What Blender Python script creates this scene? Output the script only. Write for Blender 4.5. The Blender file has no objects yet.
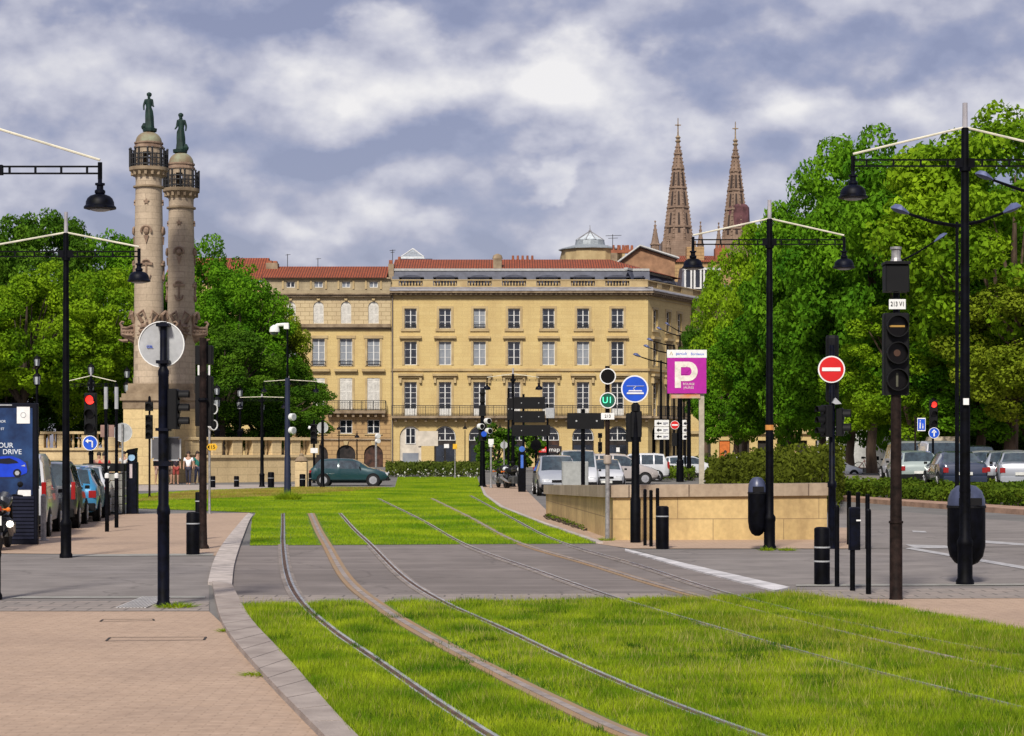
import bpy, bmesh, math, random
import numpy as np
from mathutils import Vector, Matrix, geometry
random.seed(7)
R = math.radians
PI = math.pi
scene = bpy.context.scene
COL = scene.collection

# ---------------------------------------------------------------- camera
EYE, HOR, FOC = 2.0, 447.0, 2000.0
cam_d = bpy.data.cameras.new('camera'); cam = bpy.data.objects.new('camera', cam_d); COL.objects.link(cam)
cam.location = (0, 0, EYE); cam.rotation_euler = (R(90), 0, 0)
cam_d.sensor_width = 36; cam_d.lens = 36 * FOC / 1024
cam_d.shift_y = (HOR - 368) / 1024
cam_d.clip_start = .5; cam_d.clip_end = 6000
scene.camera = cam

# ---------------------------------------------------------------- sky and sun
SUN_EL, SUN_AZ = R(42), R(193)      # azimuth clockwise from +Y: behind the camera, a little to the left
world = bpy.data.worlds.new('World'); scene.world = world; world.use_nodes = True
nt = world.node_tree; nt.nodes.clear()
def N(t, **kw):
    n = nt.nodes.new(t)
    for k, v in kw.items():
        if hasattr(n, k): setattr(n, k, v)
    return n
out = N('ShaderNodeOutputWorld')
sky = N('ShaderNodeTexSky'); sky.sky_type = 'NISHITA'; sky.sun_disc = False
sky.sun_elevation = SUN_EL; sky.sun_rotation = SUN_AZ
bg_sky = N('ShaderNodeBackground'); bg_sky.inputs[1].default_value = 0.085
tint = N('ShaderNodeMixRGB'); tint.blend_type = 'MULTIPLY'; tint.inputs[0].default_value = 1; tint.inputs[2].default_value = (.82, .72, .86, 1)
nt.links.new(sky.outputs[0], tint.inputs[1]); nt.links.new(tint.outputs[0], bg_sky.inputs[0])
tc = N('ShaderNodeTexCoord')
def math_(op, a, b=None, v=None, clamp=False):
    m = N('ShaderNodeMath'); m.operation = op; m.use_clamp = clamp; nt.links.new(a, m.inputs[0])
    if b is not None: nt.links.new(b, m.inputs[1])
    if v is not None: m.inputs[1].default_value = v
    return m.outputs[0]
def ramp(src, stops, tree=None):
    tree = tree or nt
    r = tree.nodes.new('ShaderNodeValToRGB'); tree.links.new(src, r.inputs[0])
    e = r.color_ramp.elements
    while len(e) < len(stops): e.new(.5)
    for el, (p, c) in zip(e, stops):
        el.position = p; el.color = (c, c, c, 1) if isinstance(c, (int, float)) else tuple(c) + (1,)
    return r
def noise(scale, detail, rough, dist, src):
    n = N('ShaderNodeTexNoise'); n.inputs['Scale'].default_value = scale; n.inputs['Detail'].default_value = detail
    n.inputs['Roughness'].default_value = rough; n.inputs['Distortion'].default_value = dist
    nt.links.new(src, n.inputs['Vector']); return n
def mapping(loc, sc):
    m = N('ShaderNodeMapping'); m.inputs['Scale'].default_value = sc; m.inputs['Location'].default_value = loc
    nt.links.new(tc.outputs['Generated'], m.inputs[0]); return m.outputs[0]
SCN, LO = 13, (3.1, .3, .9)
va, vb = mapping(LO, (1, 1, 1.5)), mapping((LO[0], LO[1], LO[2] + .016), (1, 1, 1.5))
n1 = noise(SCN, 8, .48, .0, va); n2 = noise(SCN, 8, .48, .0, vb)   # the same banks sampled a little higher: lit tops, grey undersides
nw = noise(16, 5, .55, 0, va)
wv = N('ShaderNodeVectorMath'); wv.operation = 'SUBTRACT'; wv.inputs[1].default_value = (.5, .5, .5); nt.links.new(nw.outputs['Color'], wv.inputs[0])
ws = N('ShaderNodeVectorMath'); ws.operation = 'SCALE'; ws.inputs['Scale'].default_value = .085; nt.links.new(wv.outputs[0], ws.inputs[0])
wa = N('ShaderNodeVectorMath'); wa.operation = 'ADD'; nt.links.new(tc.outputs['Generated'], wa.inputs[0]); nt.links.new(ws.outputs[0], wa.inputs[1])
tot = math_('ADD', math_('MULTIPLY', math_('SUBTRACT', n1.outputs['Fac'], n2.outputs['Fac']), v=1.9), math_('MULTIPLY', n1.outputs['Fac'], v=.60))
# cumulus banks by compass direction: (azimuth, height, half width, half height, strength)
for px, py, rx, ry, st in [(80, 70, 170, 52, .26), (390, 78, 115, 55, .34), (592, 84, 98, 66, .48), (815, 112, 135, 44, .27), (562, 168, 40, 14, .26), (290, 212, 110, 30, .16), (480, 235, 120, 28, .18), (985, 92, 80, 34, .16), (690, 200, 90, 50, .12),
                           (240, 62, 40, 34, -.16), (400, 160, 150, 24, -.12), (60, 175, 120, 25, -.10), (760, 22, 230, 26, -.12), (330, 10, 200, 20, -.10)]:
    dx, dz = (px - 512) / 2000, (447 - py) / 2000; v = Vector((dx, 1, dz)).normalized()
    m = N('ShaderNodeMapping'); m.vector_type = 'TEXTURE'; m.inputs['Location'].default_value = v; m.inputs['Scale'].default_value = (rx / 2000, 1, ry / 2000)
    nt.links.new(wa.outputs[0], m.inputs[0])
    L = N('ShaderNodeVectorMath'); L.operation = 'LENGTH'; nt.links.new(m.outputs[0], L.inputs[0])
    mr = N('ShaderNodeMapRange'); mr.interpolation_type = 'SMOOTHSTEP'; nt.links.new(L.outputs['Value'], mr.inputs['Value'])
    mr.inputs['From Min'].default_value = .35; mr.inputs['From Max'].default_value = 1.35; mr.inputs['To Min'].default_value = st; mr.inputs['To Max'].default_value = 0
    tot = math_('ADD', tot, mr.outputs[0])
cover = ramp(tot, [(.18, .72), (.36, 1.0)])
shade = ramp(tot, [(.10, (.265, .275, .375)), (.29, (.385, .395, .50)), (.50, (.57, .57, .645)), (.86, (.92, .895, .87))])
bg_c = N('ShaderNodeBackground'); bg_c.inputs[1].default_value = .84
nt.links.new(shade.outputs[0], bg_c.inputs[0])
mix = N('ShaderNodeMixShader')
cv = N('ShaderNodeMath'); cv.operation = 'MULTIPLY'; cv.inputs[1].default_value = .85
nt.links.new(cover.outputs[0], cv.inputs[0]); nt.links.new(cv.outputs[0], mix.inputs[0])
nt.links.new(bg_sky.outputs[0], mix.inputs[1]); nt.links.new(bg_c.outputs[0], mix.inputs[2])
nt.links.new(mix.outputs[0], out.inputs[0])

sun_d = bpy.data.lights.new('sun', 'SUN'); sun = bpy.data.objects.new('sun', sun_d); COL.objects.link(sun)
sun_d.energy = 3.4; sun_d.angle = R(9); sun_d.color = (1, .94, .84)
sdir = Vector((math.sin(SUN_AZ) * math.cos(SUN_EL), math.cos(SUN_AZ) * math.cos(SUN_EL), math.sin(SUN_EL)))
sun.rotation_euler = sdir.to_track_quat('Z', 'Y').to_euler()
vs = scene.view_settings; vs.view_transform = 'Standard'; vs.look = 'None'; vs.gamma = 1; vs.exposure = 0.34; vs.use_curve_mapping = False
scene.cycles.max_bounces = 5; scene.cycles.transparent_max_bounces = 6

# ---------------------------------------------------------------- materials
MATS = {}
def mat(name, col, rough=.6, metal=0.0, var=.12, scale=4.0, bump=0.0, col2=None, spec=.4, coat=0.0, emit=0.0, island=0.0, stretch=None, trans=0.0, bscale=None):
    if name in MATS: return MATS[name]
    m = bpy.data.materials.new(name); m.use_nodes = True; t = m.node_tree; b = t.nodes['Principled BSDF']
    b.inputs['Roughness'].default_value = rough; b.inputs['Metallic'].default_value = metal
    b.inputs['Specular IOR Level'].default_value = spec; b.inputs['Coat Weight'].default_value = coat
    c = t.nodes.new('ShaderNodeTexCoord'); mpn = t.nodes.new('ShaderNodeMapping')
    t.links.new(c.outputs['Object'], mpn.inputs[0])
    if stretch: mpn.inputs['Scale'].default_value = stretch
    n = t.nodes.new('ShaderNodeTexNoise'); n.inputs['Scale'].default_value = scale; n.inputs['Detail'].default_value = 6; n.inputs['Roughness'].default_value = .6
    t.links.new(mpn.outputs[0], n.inputs['Vector'])
    a = col; d = col2 if col2 else tuple(x * (1 - 2 * var) for x in col)
    if not col2: a = tuple(min(1, x * (1 + var)) for x in col)
    r = ramp(n.outputs['Fac'], [(.34, d), (.66, a)], t)
    last = r.outputs[0]
    if island:
        g = t.nodes.new('ShaderNodeNewGeometry'); rr = ramp(g.outputs['Random Per Island'], [(0, 1 - island), (1, 1 + island * .8)], t)
        mm = t.nodes.new('ShaderNodeMixRGB'); mm.blend_type = 'MULTIPLY'; mm.inputs[0].default_value = 1
        rr.color_ramp.elements[1].color = (1, 1, 1, 1)
        t.links.new(last, mm.inputs[1]); t.links.new(rr.outputs[0], mm.inputs[2]); last = mm.outputs[0]
    t.links.new(last, b.inputs['Base Color'])
    if bump:
        bn = t.nodes.new('ShaderNodeBump'); bn.inputs['Strength'].default_value = bump; bn.inputs['Distance'].default_value = .03
        if bscale:
            n = t.nodes.new('ShaderNodeTexNoise'); n.inputs['Scale'].default_value = bscale; n.inputs['Detail'].default_value = 5
            t.links.new(mpn.outputs[0], n.inputs['Vector'])
        t.links.new(n.outputs['Fac'], bn.inputs['Height']); t.links.new(bn.outputs[0], b.inputs['Normal'])
    if emit:
        b.inputs['Emission Color'].default_value = tuple(col) + (1,); b.inputs['Emission Strength'].default_value = emit
    if trans:
        tr = t.nodes.new('ShaderNodeBsdfTranslucent'); t.links.new(last, tr.inputs[0])
        mx = t.nodes.new('ShaderNodeMixShader'); mx.inputs[0].default_value = trans
        o = t.nodes['Material Output']
        t.links.new(b.outputs[0], mx.inputs[1]); t.links.new(tr.outputs[0], mx.inputs[2]); t.links.new(mx.outputs[0], o.inputs[0])
    MATS[name] = m; return m

def brickmat(name, c1, c2, mortar, bw, bh, ms=.02, rough=.8, stain=.35, vertical=True, offset=.5, big=None, stain_col=(.12, .09, .06), sscale=.35):
    if name in MATS: return MATS[name]
    m = bpy.data.materials.new(name); m.use_nodes = True; t = m.node_tree; b = t.nodes['Principled BSDF']
    b.inputs['Roughness'].default_value = rough; b.inputs['Specular IOR Level'].default_value = .25
    c = t.nodes.new('ShaderNodeTexCoord'); src = c.outputs['Object']
    st_src = src
    if vertical:   # bricks laid on upright walls: along = x + y, up = z
        sp = t.nodes.new('ShaderNodeSeparateXYZ'); t.links.new(src, sp.inputs[0])
        ad = t.nodes.new('ShaderNodeMath'); ad.operation = 'ADD'; t.links.new(sp.outputs[0], ad.inputs[0]); t.links.new(sp.outputs[1], ad.inputs[1])
        cb = t.nodes.new('ShaderNodeCombineXYZ'); t.links.new(ad.outputs[0], cb.inputs[0]); t.links.new(sp.outputs[2], cb.inputs[1]); bsrc = cb.outputs[0]
    else: bsrc = src
    br = t.nodes.new('ShaderNodeTexBrick'); br.inputs['Scale'].default_value = 1; br.inputs['Brick Width'].default_value = bw
    br.inputs['Row Height'].default_value = bh; br.inputs['Mortar Size'].default_value = ms; br.offset = offset
    br.inputs['Color1'].default_value = c1 + (1,); br.inputs['Color2'].default_value = c2 + (1,); br.inputs['Mortar'].default_value = mortar + (1,)
    t.links.new(bsrc, br.inputs['Vector'])
    n = t.nodes.new('ShaderNodeTexNoise'); n.inputs['Scale'].default_value = sscale; n.inputs['Detail'].default_value = 8; n.inputs['Roughness'].default_value = .65
    sm = t.nodes.new('ShaderNodeMapping'); sm.inputs['Scale'].default_value = (1.3, 1.3, .42) if vertical else (1, 1, 1); t.links.new(src, sm.inputs[0]); t.links.new(sm.outputs[0], n.inputs['Vector'])
    rr = ramp(n.outputs['Fac'], [(.42, 0.0), (.72, stain)], t)
    mx = t.nodes.new('ShaderNodeMixRGB'); mx.inputs[2].default_value = stain_col + (1,)
    t.links.new(rr.outputs[0], mx.inputs[0]); t.links.new(br.outputs['Color'], mx.inputs[1])
    n2 = t.nodes.new('ShaderNodeTexNoise'); n2.inputs['Scale'].default_value = 9; n2.inputs['Detail'].default_value = 4; t.links.new(src, n2.inputs['Vector'])
    r2 = ramp(n2.outputs['Fac'], [(.3, .82), (.7, 1.0)], t)
    m2 = t.nodes.new('ShaderNodeMixRGB'); m2.blend_type = 'MULTIPLY'; m2.inputs[0].default_value = 1
    t.links.new(mx.outputs[0], m2.inputs[1]); t.links.new(r2.outputs[0], m2.inputs[2])
    t.links.new(m2.outputs[0], b.inputs['Base Color'])
    bn = t.nodes.new('ShaderNodeBump'); bn.inputs['Strength'].default_value = .35; bn.inputs['Distance'].default_value = .02
    t.links.new(n2.outputs['Fac'], bn.inputs['Height']); t.links.new(bn.outputs[0], b.inputs['Normal'])
    MATS[name] = m; return m

def glass(name, col, rough=.08):
    m = mat(name, col, rough=rough, var=.25, scale=.8, spec=.8, coat=.3); return m

M_ = {}
BLK = mat('black_paint', (.0016, .0018, .004), .55, var=.5, scale=7, spec=.10)
BLK2 = mat('navy_paint', (.002, .003, .010), .5, var=.5, scale=7, spec=.14)
BROWNP = mat('brown_paint', (.020, .012, .010), .6, var=.35, scale=9, spec=.12)
GALV = mat('galvanised_steel', (.33, .32, .32), .5, .4, var=.2, scale=12)
PALEPOST = mat('beige_post_paint', (.42, .37, .28), .5, var=.1)
WHITE = mat('white_paint', (.78, .78, .76), .5, var=.06, scale=6)
GREYBACK = mat('sign_back_grey', (.42, .43, .44), .5, .2, var=.10, scale=6)
LENS_OFF = mat('dark_lens', (.005, .004, .004), .3, var=.2, spec=.2)
RED_ON = mat('red_signal_glow', (1, .03, .02), .4, var=.05, emit=1.6)
GREEN_ON = mat('green_signal_glow', (.10, .9, .45), .4, var=.05, emit=.9)
AMBER_ON = mat('amber_bar', (.42, .24, .05), .5, var=.05)
SIGN_BLUE = mat('sign_blue', (.01, .08, .55), .4, var=.06)
SIGN_RED = mat('sign_red', (.62, .012, .012), .4, var=.05)
SIGN_PURPLE = mat('sign_purple', (.42, .015, .30), .4, var=.05)
RUBBER = mat('tyre_rubber', (.012, .012, .012), .8)
RIM = mat('alloy_rim', (.5, .5, .52), .35, .6, var=.1)
CGLASS = mat('car_glass', (.03, .05, .06), .06, var=.3, spec=1.0, coat=.6)
REDL = mat('tail_light_red', (.30, .008, .008), .25, var=.1, spec=.7)
HEADL = mat('head_light_clear', (.6, .62, .65), .15, var=.1, spec=.9)
ORANGE = mat('indicator_orange', (.8, .2, .02), .3)
PLATE = mat('plate_white', (.7, .7, .66), .4)
PLASTIC = mat('dark_plastic', (.006, .006, .007), .6, spec=.2)

# ---------------------------------------------------------------- mesh builder
class MB:
    def __init__(s): s.v = []; s.f = []; s.mi = []; s.m = 0; s.T = None
    def add(s, vs, fs):
        o = len(s.v)
        if s.T is not None: vs = [s.T @ Vector(v) for v in vs]
        s.v += [tuple(v) for v in vs]; s.f += [tuple(o + i for i in f) for f in fs]; s.mi += [s.m] * len(fs)
        return s
    def box(s, x0, x1, y0, y1, z0, z1, rz=0, piv=None):
        vs = [(x, y, z) for z in (z0, z1) for y in (y0, y1) for x in (x0, x1)]
        if rz:
            px, py = piv or ((x0 + x1) / 2, (y0 + y1) / 2); c, q = math.cos(rz), math.sin(rz)
            vs = [(px + (x - px) * c - (y - py) * q, py + (x - px) * q + (y - py) * c, z) for x, y, z in vs]
        return s.add(vs, [(0, 2, 3, 1), (4, 5, 7, 6), (0, 1, 5, 4), (2, 6, 7, 3), (0, 4, 6, 2), (1, 3, 7, 5)])
    def bev(s, x0, x1, y0, y1, z0, z1, b):      # a box with bevelled upright edges and top edge
        o = [(x0 + b, y0), (x1 - b, y0), (x1, y0 + b), (x1, y1 - b), (x1 - b, y1), (x0 + b, y1), (x0, y1 - b), (x0, y0 + b)]
        i = [(x0 + 2 * b, y0 + b), (x1 - 2 * b, y0 + b), (x1 - b, y0 + 2 * b), (x1 - b, y1 - 2 * b), (x1 - 2 * b, y1 - b), (x0 + 2 * b, y1 - b), (x0 + b, y1 - 2 * b), (x0 + b, y0 + 2 * b)]
        vs = [(x, y, z0) for x, y in o] + [(x, y, z1 - b) for x, y in o] + [(x, y, z1) for x, y in i]
        fs = [tuple(range(7, -1, -1)), tuple(range(16, 24))]
        for r in (0, 8):
            for j in range(8): fs.append((r + j, r + (j + 1) % 8, r + 8 + (j + 1) % 8, r + 8 + j))
        return s.add(vs, fs)
    def cyl(s, p0, p1, r0, r1=None, n=10, cap=True):
        r1 = r0 if r1 is None else r1
        p0 = Vector(p0); p1 = Vector(p1); d = (p1 - p0).normalized()
        a = d.orthogonal().normalized() if abs(d.z) < .999 else Vector((1, 0, 0)); b = d.cross(a)
        vs = []
        for p, r in ((p0, r0), (p1, r1)):
            for i in range(n):
                t = 2 * PI * i / n; vs.append(p + a * (r * math.cos(t)) + b * (r * math.sin(t)))
        fs = [(i, (i + 1) % n, n + (i + 1) % n, n + i) for i in range(n)]
        if cap: fs += [tuple(range(n - 1, -1, -1)), tuple(range(n, 2 * n))]
        return s.add(vs, fs)
    def tube(s, pts, r, n=6):
        rr = r if isinstance(r, (list, tuple)) else [r] * len(pts)
        pts = [Vector(p) for p in pts]; vs = []
        ref = None
        for i, p in enumerate(pts):
            d = (pts[min(i + 1, len(pts) - 1)] - pts[max(i - 1, 0)]).normalized()
            a = (ref - d * ref.dot(d)).normalized() if ref is not None and (ref - d * ref.dot(d)).length > .01 else d.orthogonal().normalized()
            ref = a; b = d.cross(a)
            for j in range(n):
                t = 2 * PI * j / n; vs.append(p + a * (rr[i] * math.cos(t)) + b * (rr[i] * math.sin(t)))
        fs = []
        for i in range(len(pts) - 1):
            for j in range(n): fs.append((i * n + j, i * n + (j + 1) % n, (i + 1) * n + (j + 1) % n, (i + 1) * n + j))
        fs += [tuple(range(n - 1, -1, -1)), tuple(range((len(pts) - 1) * n, len(pts) * n))]
        return s.add(vs, fs)
    def lathe(s, prof, c=(0, 0, 0), n=16, axis='z', a0=0.0):
        vs = []
        for r, z in prof:
            for i in range(n):
                t = a0 + 2 * PI * i / n
                if axis == 'z': vs.append((c[0] + r * math.cos(t), c[1] + r * math.sin(t), c[2] + z))
                else: vs.append((c[0] + r * math.cos(t), c[1] + z, c[2] + r * math.sin(t)))
        fs = []
        for k in range(len(prof) - 1):
            for i in range(n): fs.append((k * n + i, k * n + (i + 1) % n, (k + 1) * n + (i + 1) % n, (k + 1) * n + i))
        fs += [tuple(range(n - 1, -1, -1)), tuple(range((len(prof) - 1) * n, len(prof) * n))]
        return s.add(vs, fs)
    def prism(s, poly, y0, y1):       # poly in x,z extruded along y
        n = len(poly); vs = [(x, y0, z) for x, z in poly] + [(x, y1, z) for x, z in poly]
        tri = geometry.tessellate_polygon([[Vector((x, z, 0)) for x, z in poly]])
        fs = [tuple(t) for t in tri] + [tuple(n + i for i in reversed(t)) for t in tri] + [(i, (i + 1) % n, n + (i + 1) % n, n + i) for i in range(n)]
        return s.add(vs, fs)
    def slab(s, poly, z0, z1):        # poly in x,y extruded along z
        n = len(poly); vs = [(x, y, z0) for x, y in poly] + [(x, y, z1) for x, y in poly]
        tri = geometry.tessellate_polygon([[Vector((x, y, 0)) for x, y in poly]])
        fs = [tuple(t) for t in tri] + [tuple(n + i for i in reversed(t)) for t in tri] + [(i, (i + 1) % n, n + (i + 1) % n, n + i) for i in range(n)]
        return s.add(vs, fs)
    def ball(s, c, r, n=8, sz=1.0):
        m = n // 2 + 1
        return s.lathe([(max(.001, r * math.sin(PI * i / m)), -r * sz * math.cos(PI * i / m)) for i in range(m + 1)], c, n)
    def build(s, name, m, parent=None, loc=None, rz=0, smooth=False, **tags):
        me = bpy.data.meshes.new(name); me.from_pydata(s.v, [], s.f)
        ms = m if isinstance(m, (list, tuple)) else [m]
        for x in ms: me.materials.append(x)
        if len(ms) > 1: me.polygons.foreach_set('material_index', s.mi)
        bm = bmesh.new(); bm.from_mesh(me); bmesh.ops.recalc_face_normals(bm, faces=bm.faces); bm.to_mesh(me); bm.free()
        if smooth:
            me.polygons.foreach_set('use_smooth', [True] * len(me.polygons)); me.set_sharp_from_angle(angle=R(38))
        return link(name, me, parent, loc, rz, **tags)
def link(name, me, parent=None, loc=None, rz=0, **tags):
    o = bpy.data.objects.new(name, me); COL.objects.link(o)
    if parent: o.parent = parent
    if loc is not None: o.location = loc
    o.rotation_euler.z = rz
    for k, v in tags.items():
        if v is not None: o[k] = v
    return o
def thing(name, label, cat, loc=(0, 0, 0), rz=0, group=None, **kw):
    o = bpy.data.objects.new(name, None); COL.objects.link(o); o.location = loc; o.rotation_euler.z = rz; o.empty_display_size = .1
    o['label'] = label; o['category'] = cat
    if group: o['group'] = group
    return o
CH = {}
def kids(o): return [c for c in bpy.data.objects if c.parent == o]
def tree_of(o): return (o, [tree_of(c) for c in kids(o)])
def dup(tr, loc=None, rz=None, label=None, group=None, scale=None, parent=None):
    src, ch = tr
    c = src.copy(); COL.objects.link(c)
    if parent: c.parent = parent
    if loc is not None: c.location = loc
    if rz is not None: c.rotation_euler.z = rz
    if scale: c.scale = scale if isinstance(scale, (tuple, list)) else (scale,) * 3
    if label: c['label'] = label
    if group: c['group'] = group
    for k in ch: dup(k, parent=c)
    return c
def text_mesh(txt, size, depth=.004, align='CENTER'):
    cu = bpy.data.curves.new('lettering', 'FONT'); cu.body = txt; cu.size = size; cu.extrude = depth; cu.align_x = align; cu.align_y = 'CENTER'
    o = bpy.data.objects.new('lettering', cu); COL.objects.link(o); bpy.context.view_layer.update()
    me = bpy.data.meshes.new_from_object(o.evaluated_get(bpy.context.evaluated_depsgraph_get()))
    bpy.data.objects.remove(o); return me
def lettering(txt, size, m, parent, loc, rz=0, sx=1, align='CENTER', bold=0):
    me = text_mesh(txt, size, align=align); me.materials.clear(); me.materials.append(m)
    o = link('lettering', me, parent, loc); o.rotation_euler = (R(90), 0, rz); o.scale = (sx, 1, 1)
    return o
class Spot:
    def __init__(s, px, py=None, k=None):
        s.k = k or (py - HOR) / EYE; s.px = px; s.Y = FOC / s.k; s.X = (px - 512) / s.k; s.loc = (s.X, s.Y, 0)
    def z(s, y): return EYE + (HOR - y) / s.k
    def x(s, x): return (x - s.px) / s.k
    def w(s, p): return p / s.k
def G(px, py): k = (py - HOR) / EYE; return ((px - 512) / k, FOC / k)
# ================================================================ GROUND
def sheet(name, pts, z, m, kind='structure', px=True, **tags):
    P = [G(*p) for p in pts] if px else pts
    tri = geometry.tessellate_polygon([[Vector((x, y, 0)) for x, y in P]])
    b = MB(); b.add([(x, y, z) for x, y in P], [tuple(t) for t in tri]); o = b.build(name, m)
    for p in o.data.polygons: 
        if p.normal.z < 0: p.flip()
    o['kind'] = kind
    for k, v in tags.items(): o[k] = v
    return o
def asphalt(name, c, patch=.35):
    m = mat(name, c, .85, var=.10, scale=1.3, bump=.35, bscale=60, spec=.25); t = m.node_tree; b = t.nodes['Principled BSDF']
    last = b.inputs['Base Color'].links[0].from_socket; co = t.nodes['Texture Coordinate'].outputs['Object']
    def layer(last, fac, c, mode='MIX'):
        mx = t.nodes.new('ShaderNodeMixRGB'); mx.blend_type = mode; t.links.new(fac, mx.inputs[0]); t.links.new(last, mx.inputs[1]); mx.inputs[2].default_value = c + (1,); return mx.outputs[0]
    n = t.nodes.new('ShaderNodeTexNoise'); n.inputs['Scale'].default_value = .22; n.inputs['Detail'].default_value = 5; t.links.new(co, n.inputs['Vector'])
    last = layer(last, ramp(n.outputs['Fac'], [(.45, 0), (.60, .55)], t).outputs[0], tuple(x * .68 for x in c))      # darker repaired areas
    mq = t.nodes.new('ShaderNodeMapping'); mq.inputs['Scale'].default_value = (.12, 2.2, 1); t.links.new(co, mq.inputs[0])
    n = t.nodes.new('ShaderNodeTexNoise'); n.inputs['Scale'].default_value = 1.0; n.inputs['Detail'].default_value = 4; t.links.new(mq.outputs[0], n.inputs['Vector'])
    last = layer(last, ramp(n.outputs['Fac'], [(.52, 0), (.70, .45)], t).outputs[0], tuple(x * 1.35 for x in c))     # worn pale wheel streaks across
    v = t.nodes.new('ShaderNodeTexVoronoi'); v.feature = 'DISTANCE_TO_EDGE'; v.inputs['Scale'].default_value = .28
    nd = t.nodes.new('ShaderNodeTexNoise'); nd.inputs['Scale'].default_value = 1.5; nd.inputs['Detail'].default_value = 6; t.links.new(co, nd.inputs['Vector'])
    ad = t.nodes.new('ShaderNodeMixRGB'); ad.blend_type = 'ADD'; ad.inputs[0].default_value = .7; t.links.new(co, ad.inputs[1]); t.links.new(nd.outputs['Color'], ad.inputs[2]); t.links.new(ad.outputs[0], v.inputs['Vector'])
    last = layer(last, ramp(v.outputs['Distance'], [(.003, .30), (.010, 0)], t).outputs[0], (.05, .045, .04))        # cracks
    t.links.new(last, b.inputs['Base Color']); return m
ASPH = asphalt('asphalt_worn', (.235, .21, .195))
ASPH2 = asphalt('asphalt_dark', (.215, .185, .17))
PAVER = brickmat('brick_pavers', (.51, .37, .27), (.47, .335, .24), (.40, .285, .205), .22, .075, .008, stain=.30, vertical=False, stain_col=(.20, .14, .11), sscale=.55)
SETT = brickmat('stone_setts', (.36, .30, .26), (.30, .26, .23), (.15, .13, .115), .45, .32, .014, stain=.35, vertical=False, stain_col=(.13, .12, .12), sscale=.7)
KERB = mat('kerb_stone', (.39, .33, .29), .85, scale=2.2, col2=(.26, .215, .19), bump=.4, bscale=50)
WHITEP = mat('road_marking', (.50, .49, .49), .7, var=.12, scale=6, col2=(.28, .27, .27))
SOIL = mat('dry_turf', (.14, .20, .012), .95, var=.2, scale=1.6, col2=(.07, .14, .008), bump=.5, bscale=40)
DRYG = mat('dry_grass', (.36, .29, .06), .95, scale=.8, col2=(.17, .20, .02), bump=.4, bscale=30)
PALEPATH = mat('pale_path', (.40, .34, .30), .9, var=.1, scale=.6)
sheet('ground', [(-2600, -20), (2600, -20), (2600, 5200), (-2600, 5200)], 0, mat('ground_asphalt', (.17, .16, .15), .9, var=.12, scale=.4), px=False)
Zt = .004
# left paving, near and far, and the side street crossing between them
near_pts = [(-260, 612), (209, 612), (226, 628), (260, 672), (320, 736), (384, 800), (-700, 800)]
sheet('pavement', near_pts, Zt * 2, PAVER)
sheet('pavement', [(-160, 552), (-160, 519), (60, 515), (250, 513), (246, 518), (236, 530), (218, 556)], Zt * 2, PAVER)
sheet('pavement', [(-200, 602), (209, 602), (209, 612), (-260, 612)], Zt * 3, SETT)
sheet('road_marking', [(20, 597.2), (205, 597), (205, 598.6), (10, 599)], Zt * 3, mat('pale_groove', (.30, .29, .26), .8))
sheet('road_marking', [(70, 555), (214, 554), (213, 556), (70, 557)], Zt * 3, MATS['pale_groove'])
sheet('side_street', [(-200, 602), (209, 602), (209, 585), (214, 565), (219, 555), (-200, 556)], Zt, ASPH)
# pale path and dry grass beyond the paving on the left
sheet('pavement', [(-60, 497), (140, 491), (230, 490), (300, 486), (300, 484.5), (-60, 486)], Zt, PALEPATH)
# central road over the tracks
sheet('road', [(236, 546), (600, 543), (632, 551), (796, 594), (690, 600), (240, 606), (232, 590), (234, 565)], Zt * 1.5, ASPH2)
# strips of setts along both lips of the crossing
sheet('pavement', [(240, 606), (690, 600), (660, 594), (236, 596)], Zt * 2.5, SETT)
# right: pink paving in front of the low wall, the side road and the near corner
sheet('pavement', [(560, 528), (860, 528), (860, 549), (630, 549), (606, 545.5), (560,538)], Zt * 2.6, PAVER)
sheet('road', [(636, 550.5), (860, 549), (1200, 545), (1200, 588), (796, 592)], Zt, ASPH)
sheet('pavement', [(796, 591), (1200, 586.5), (1200, 598), (800, 600), (770, 597)], Zt * 3, SETT)
sheet('pavement', [(780, 599.5), (1200, 598), (1300, 720), (900, 640)], Zt * 2, PAVER)
# central path on the right of the turf (k near far end)
sheet('pavement', [(478, 485), (520, 484), (548, 512), (625, 543), (603, 545), (565, 540), (520, 517), (485, 497)], Zt * 2, PAVER)
# right carriageway asphalt going away
sheet('road', [(830, 506), (830, 549), (1200, 545), (1200, 535), (1024, 522)], Zt * 1.4, ASPH)
for (a, b, c, d) in [((905, 545), (945, 546), (960, 549), (915, 548.5)), ((985, 541), (1024, 544), (1024, 546), (985, 543.5)), ((912, 531), (925, 531.5), (927, 533), (913, 532.5))]:
    sheet('lane_marking', [a, b, c, d], Zt * 3, WHITEP)
sheet('lane_marking', [(905, 549), (912, 548), (1060, 573), (1060, 576)], Zt * 3, WHITEP)
sheet('road_marking', [(796, 585.2), (1060, 584.3), (1060, 586), (796, 587)], Zt * 3.5, MATS['pale_groove'])
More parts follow.
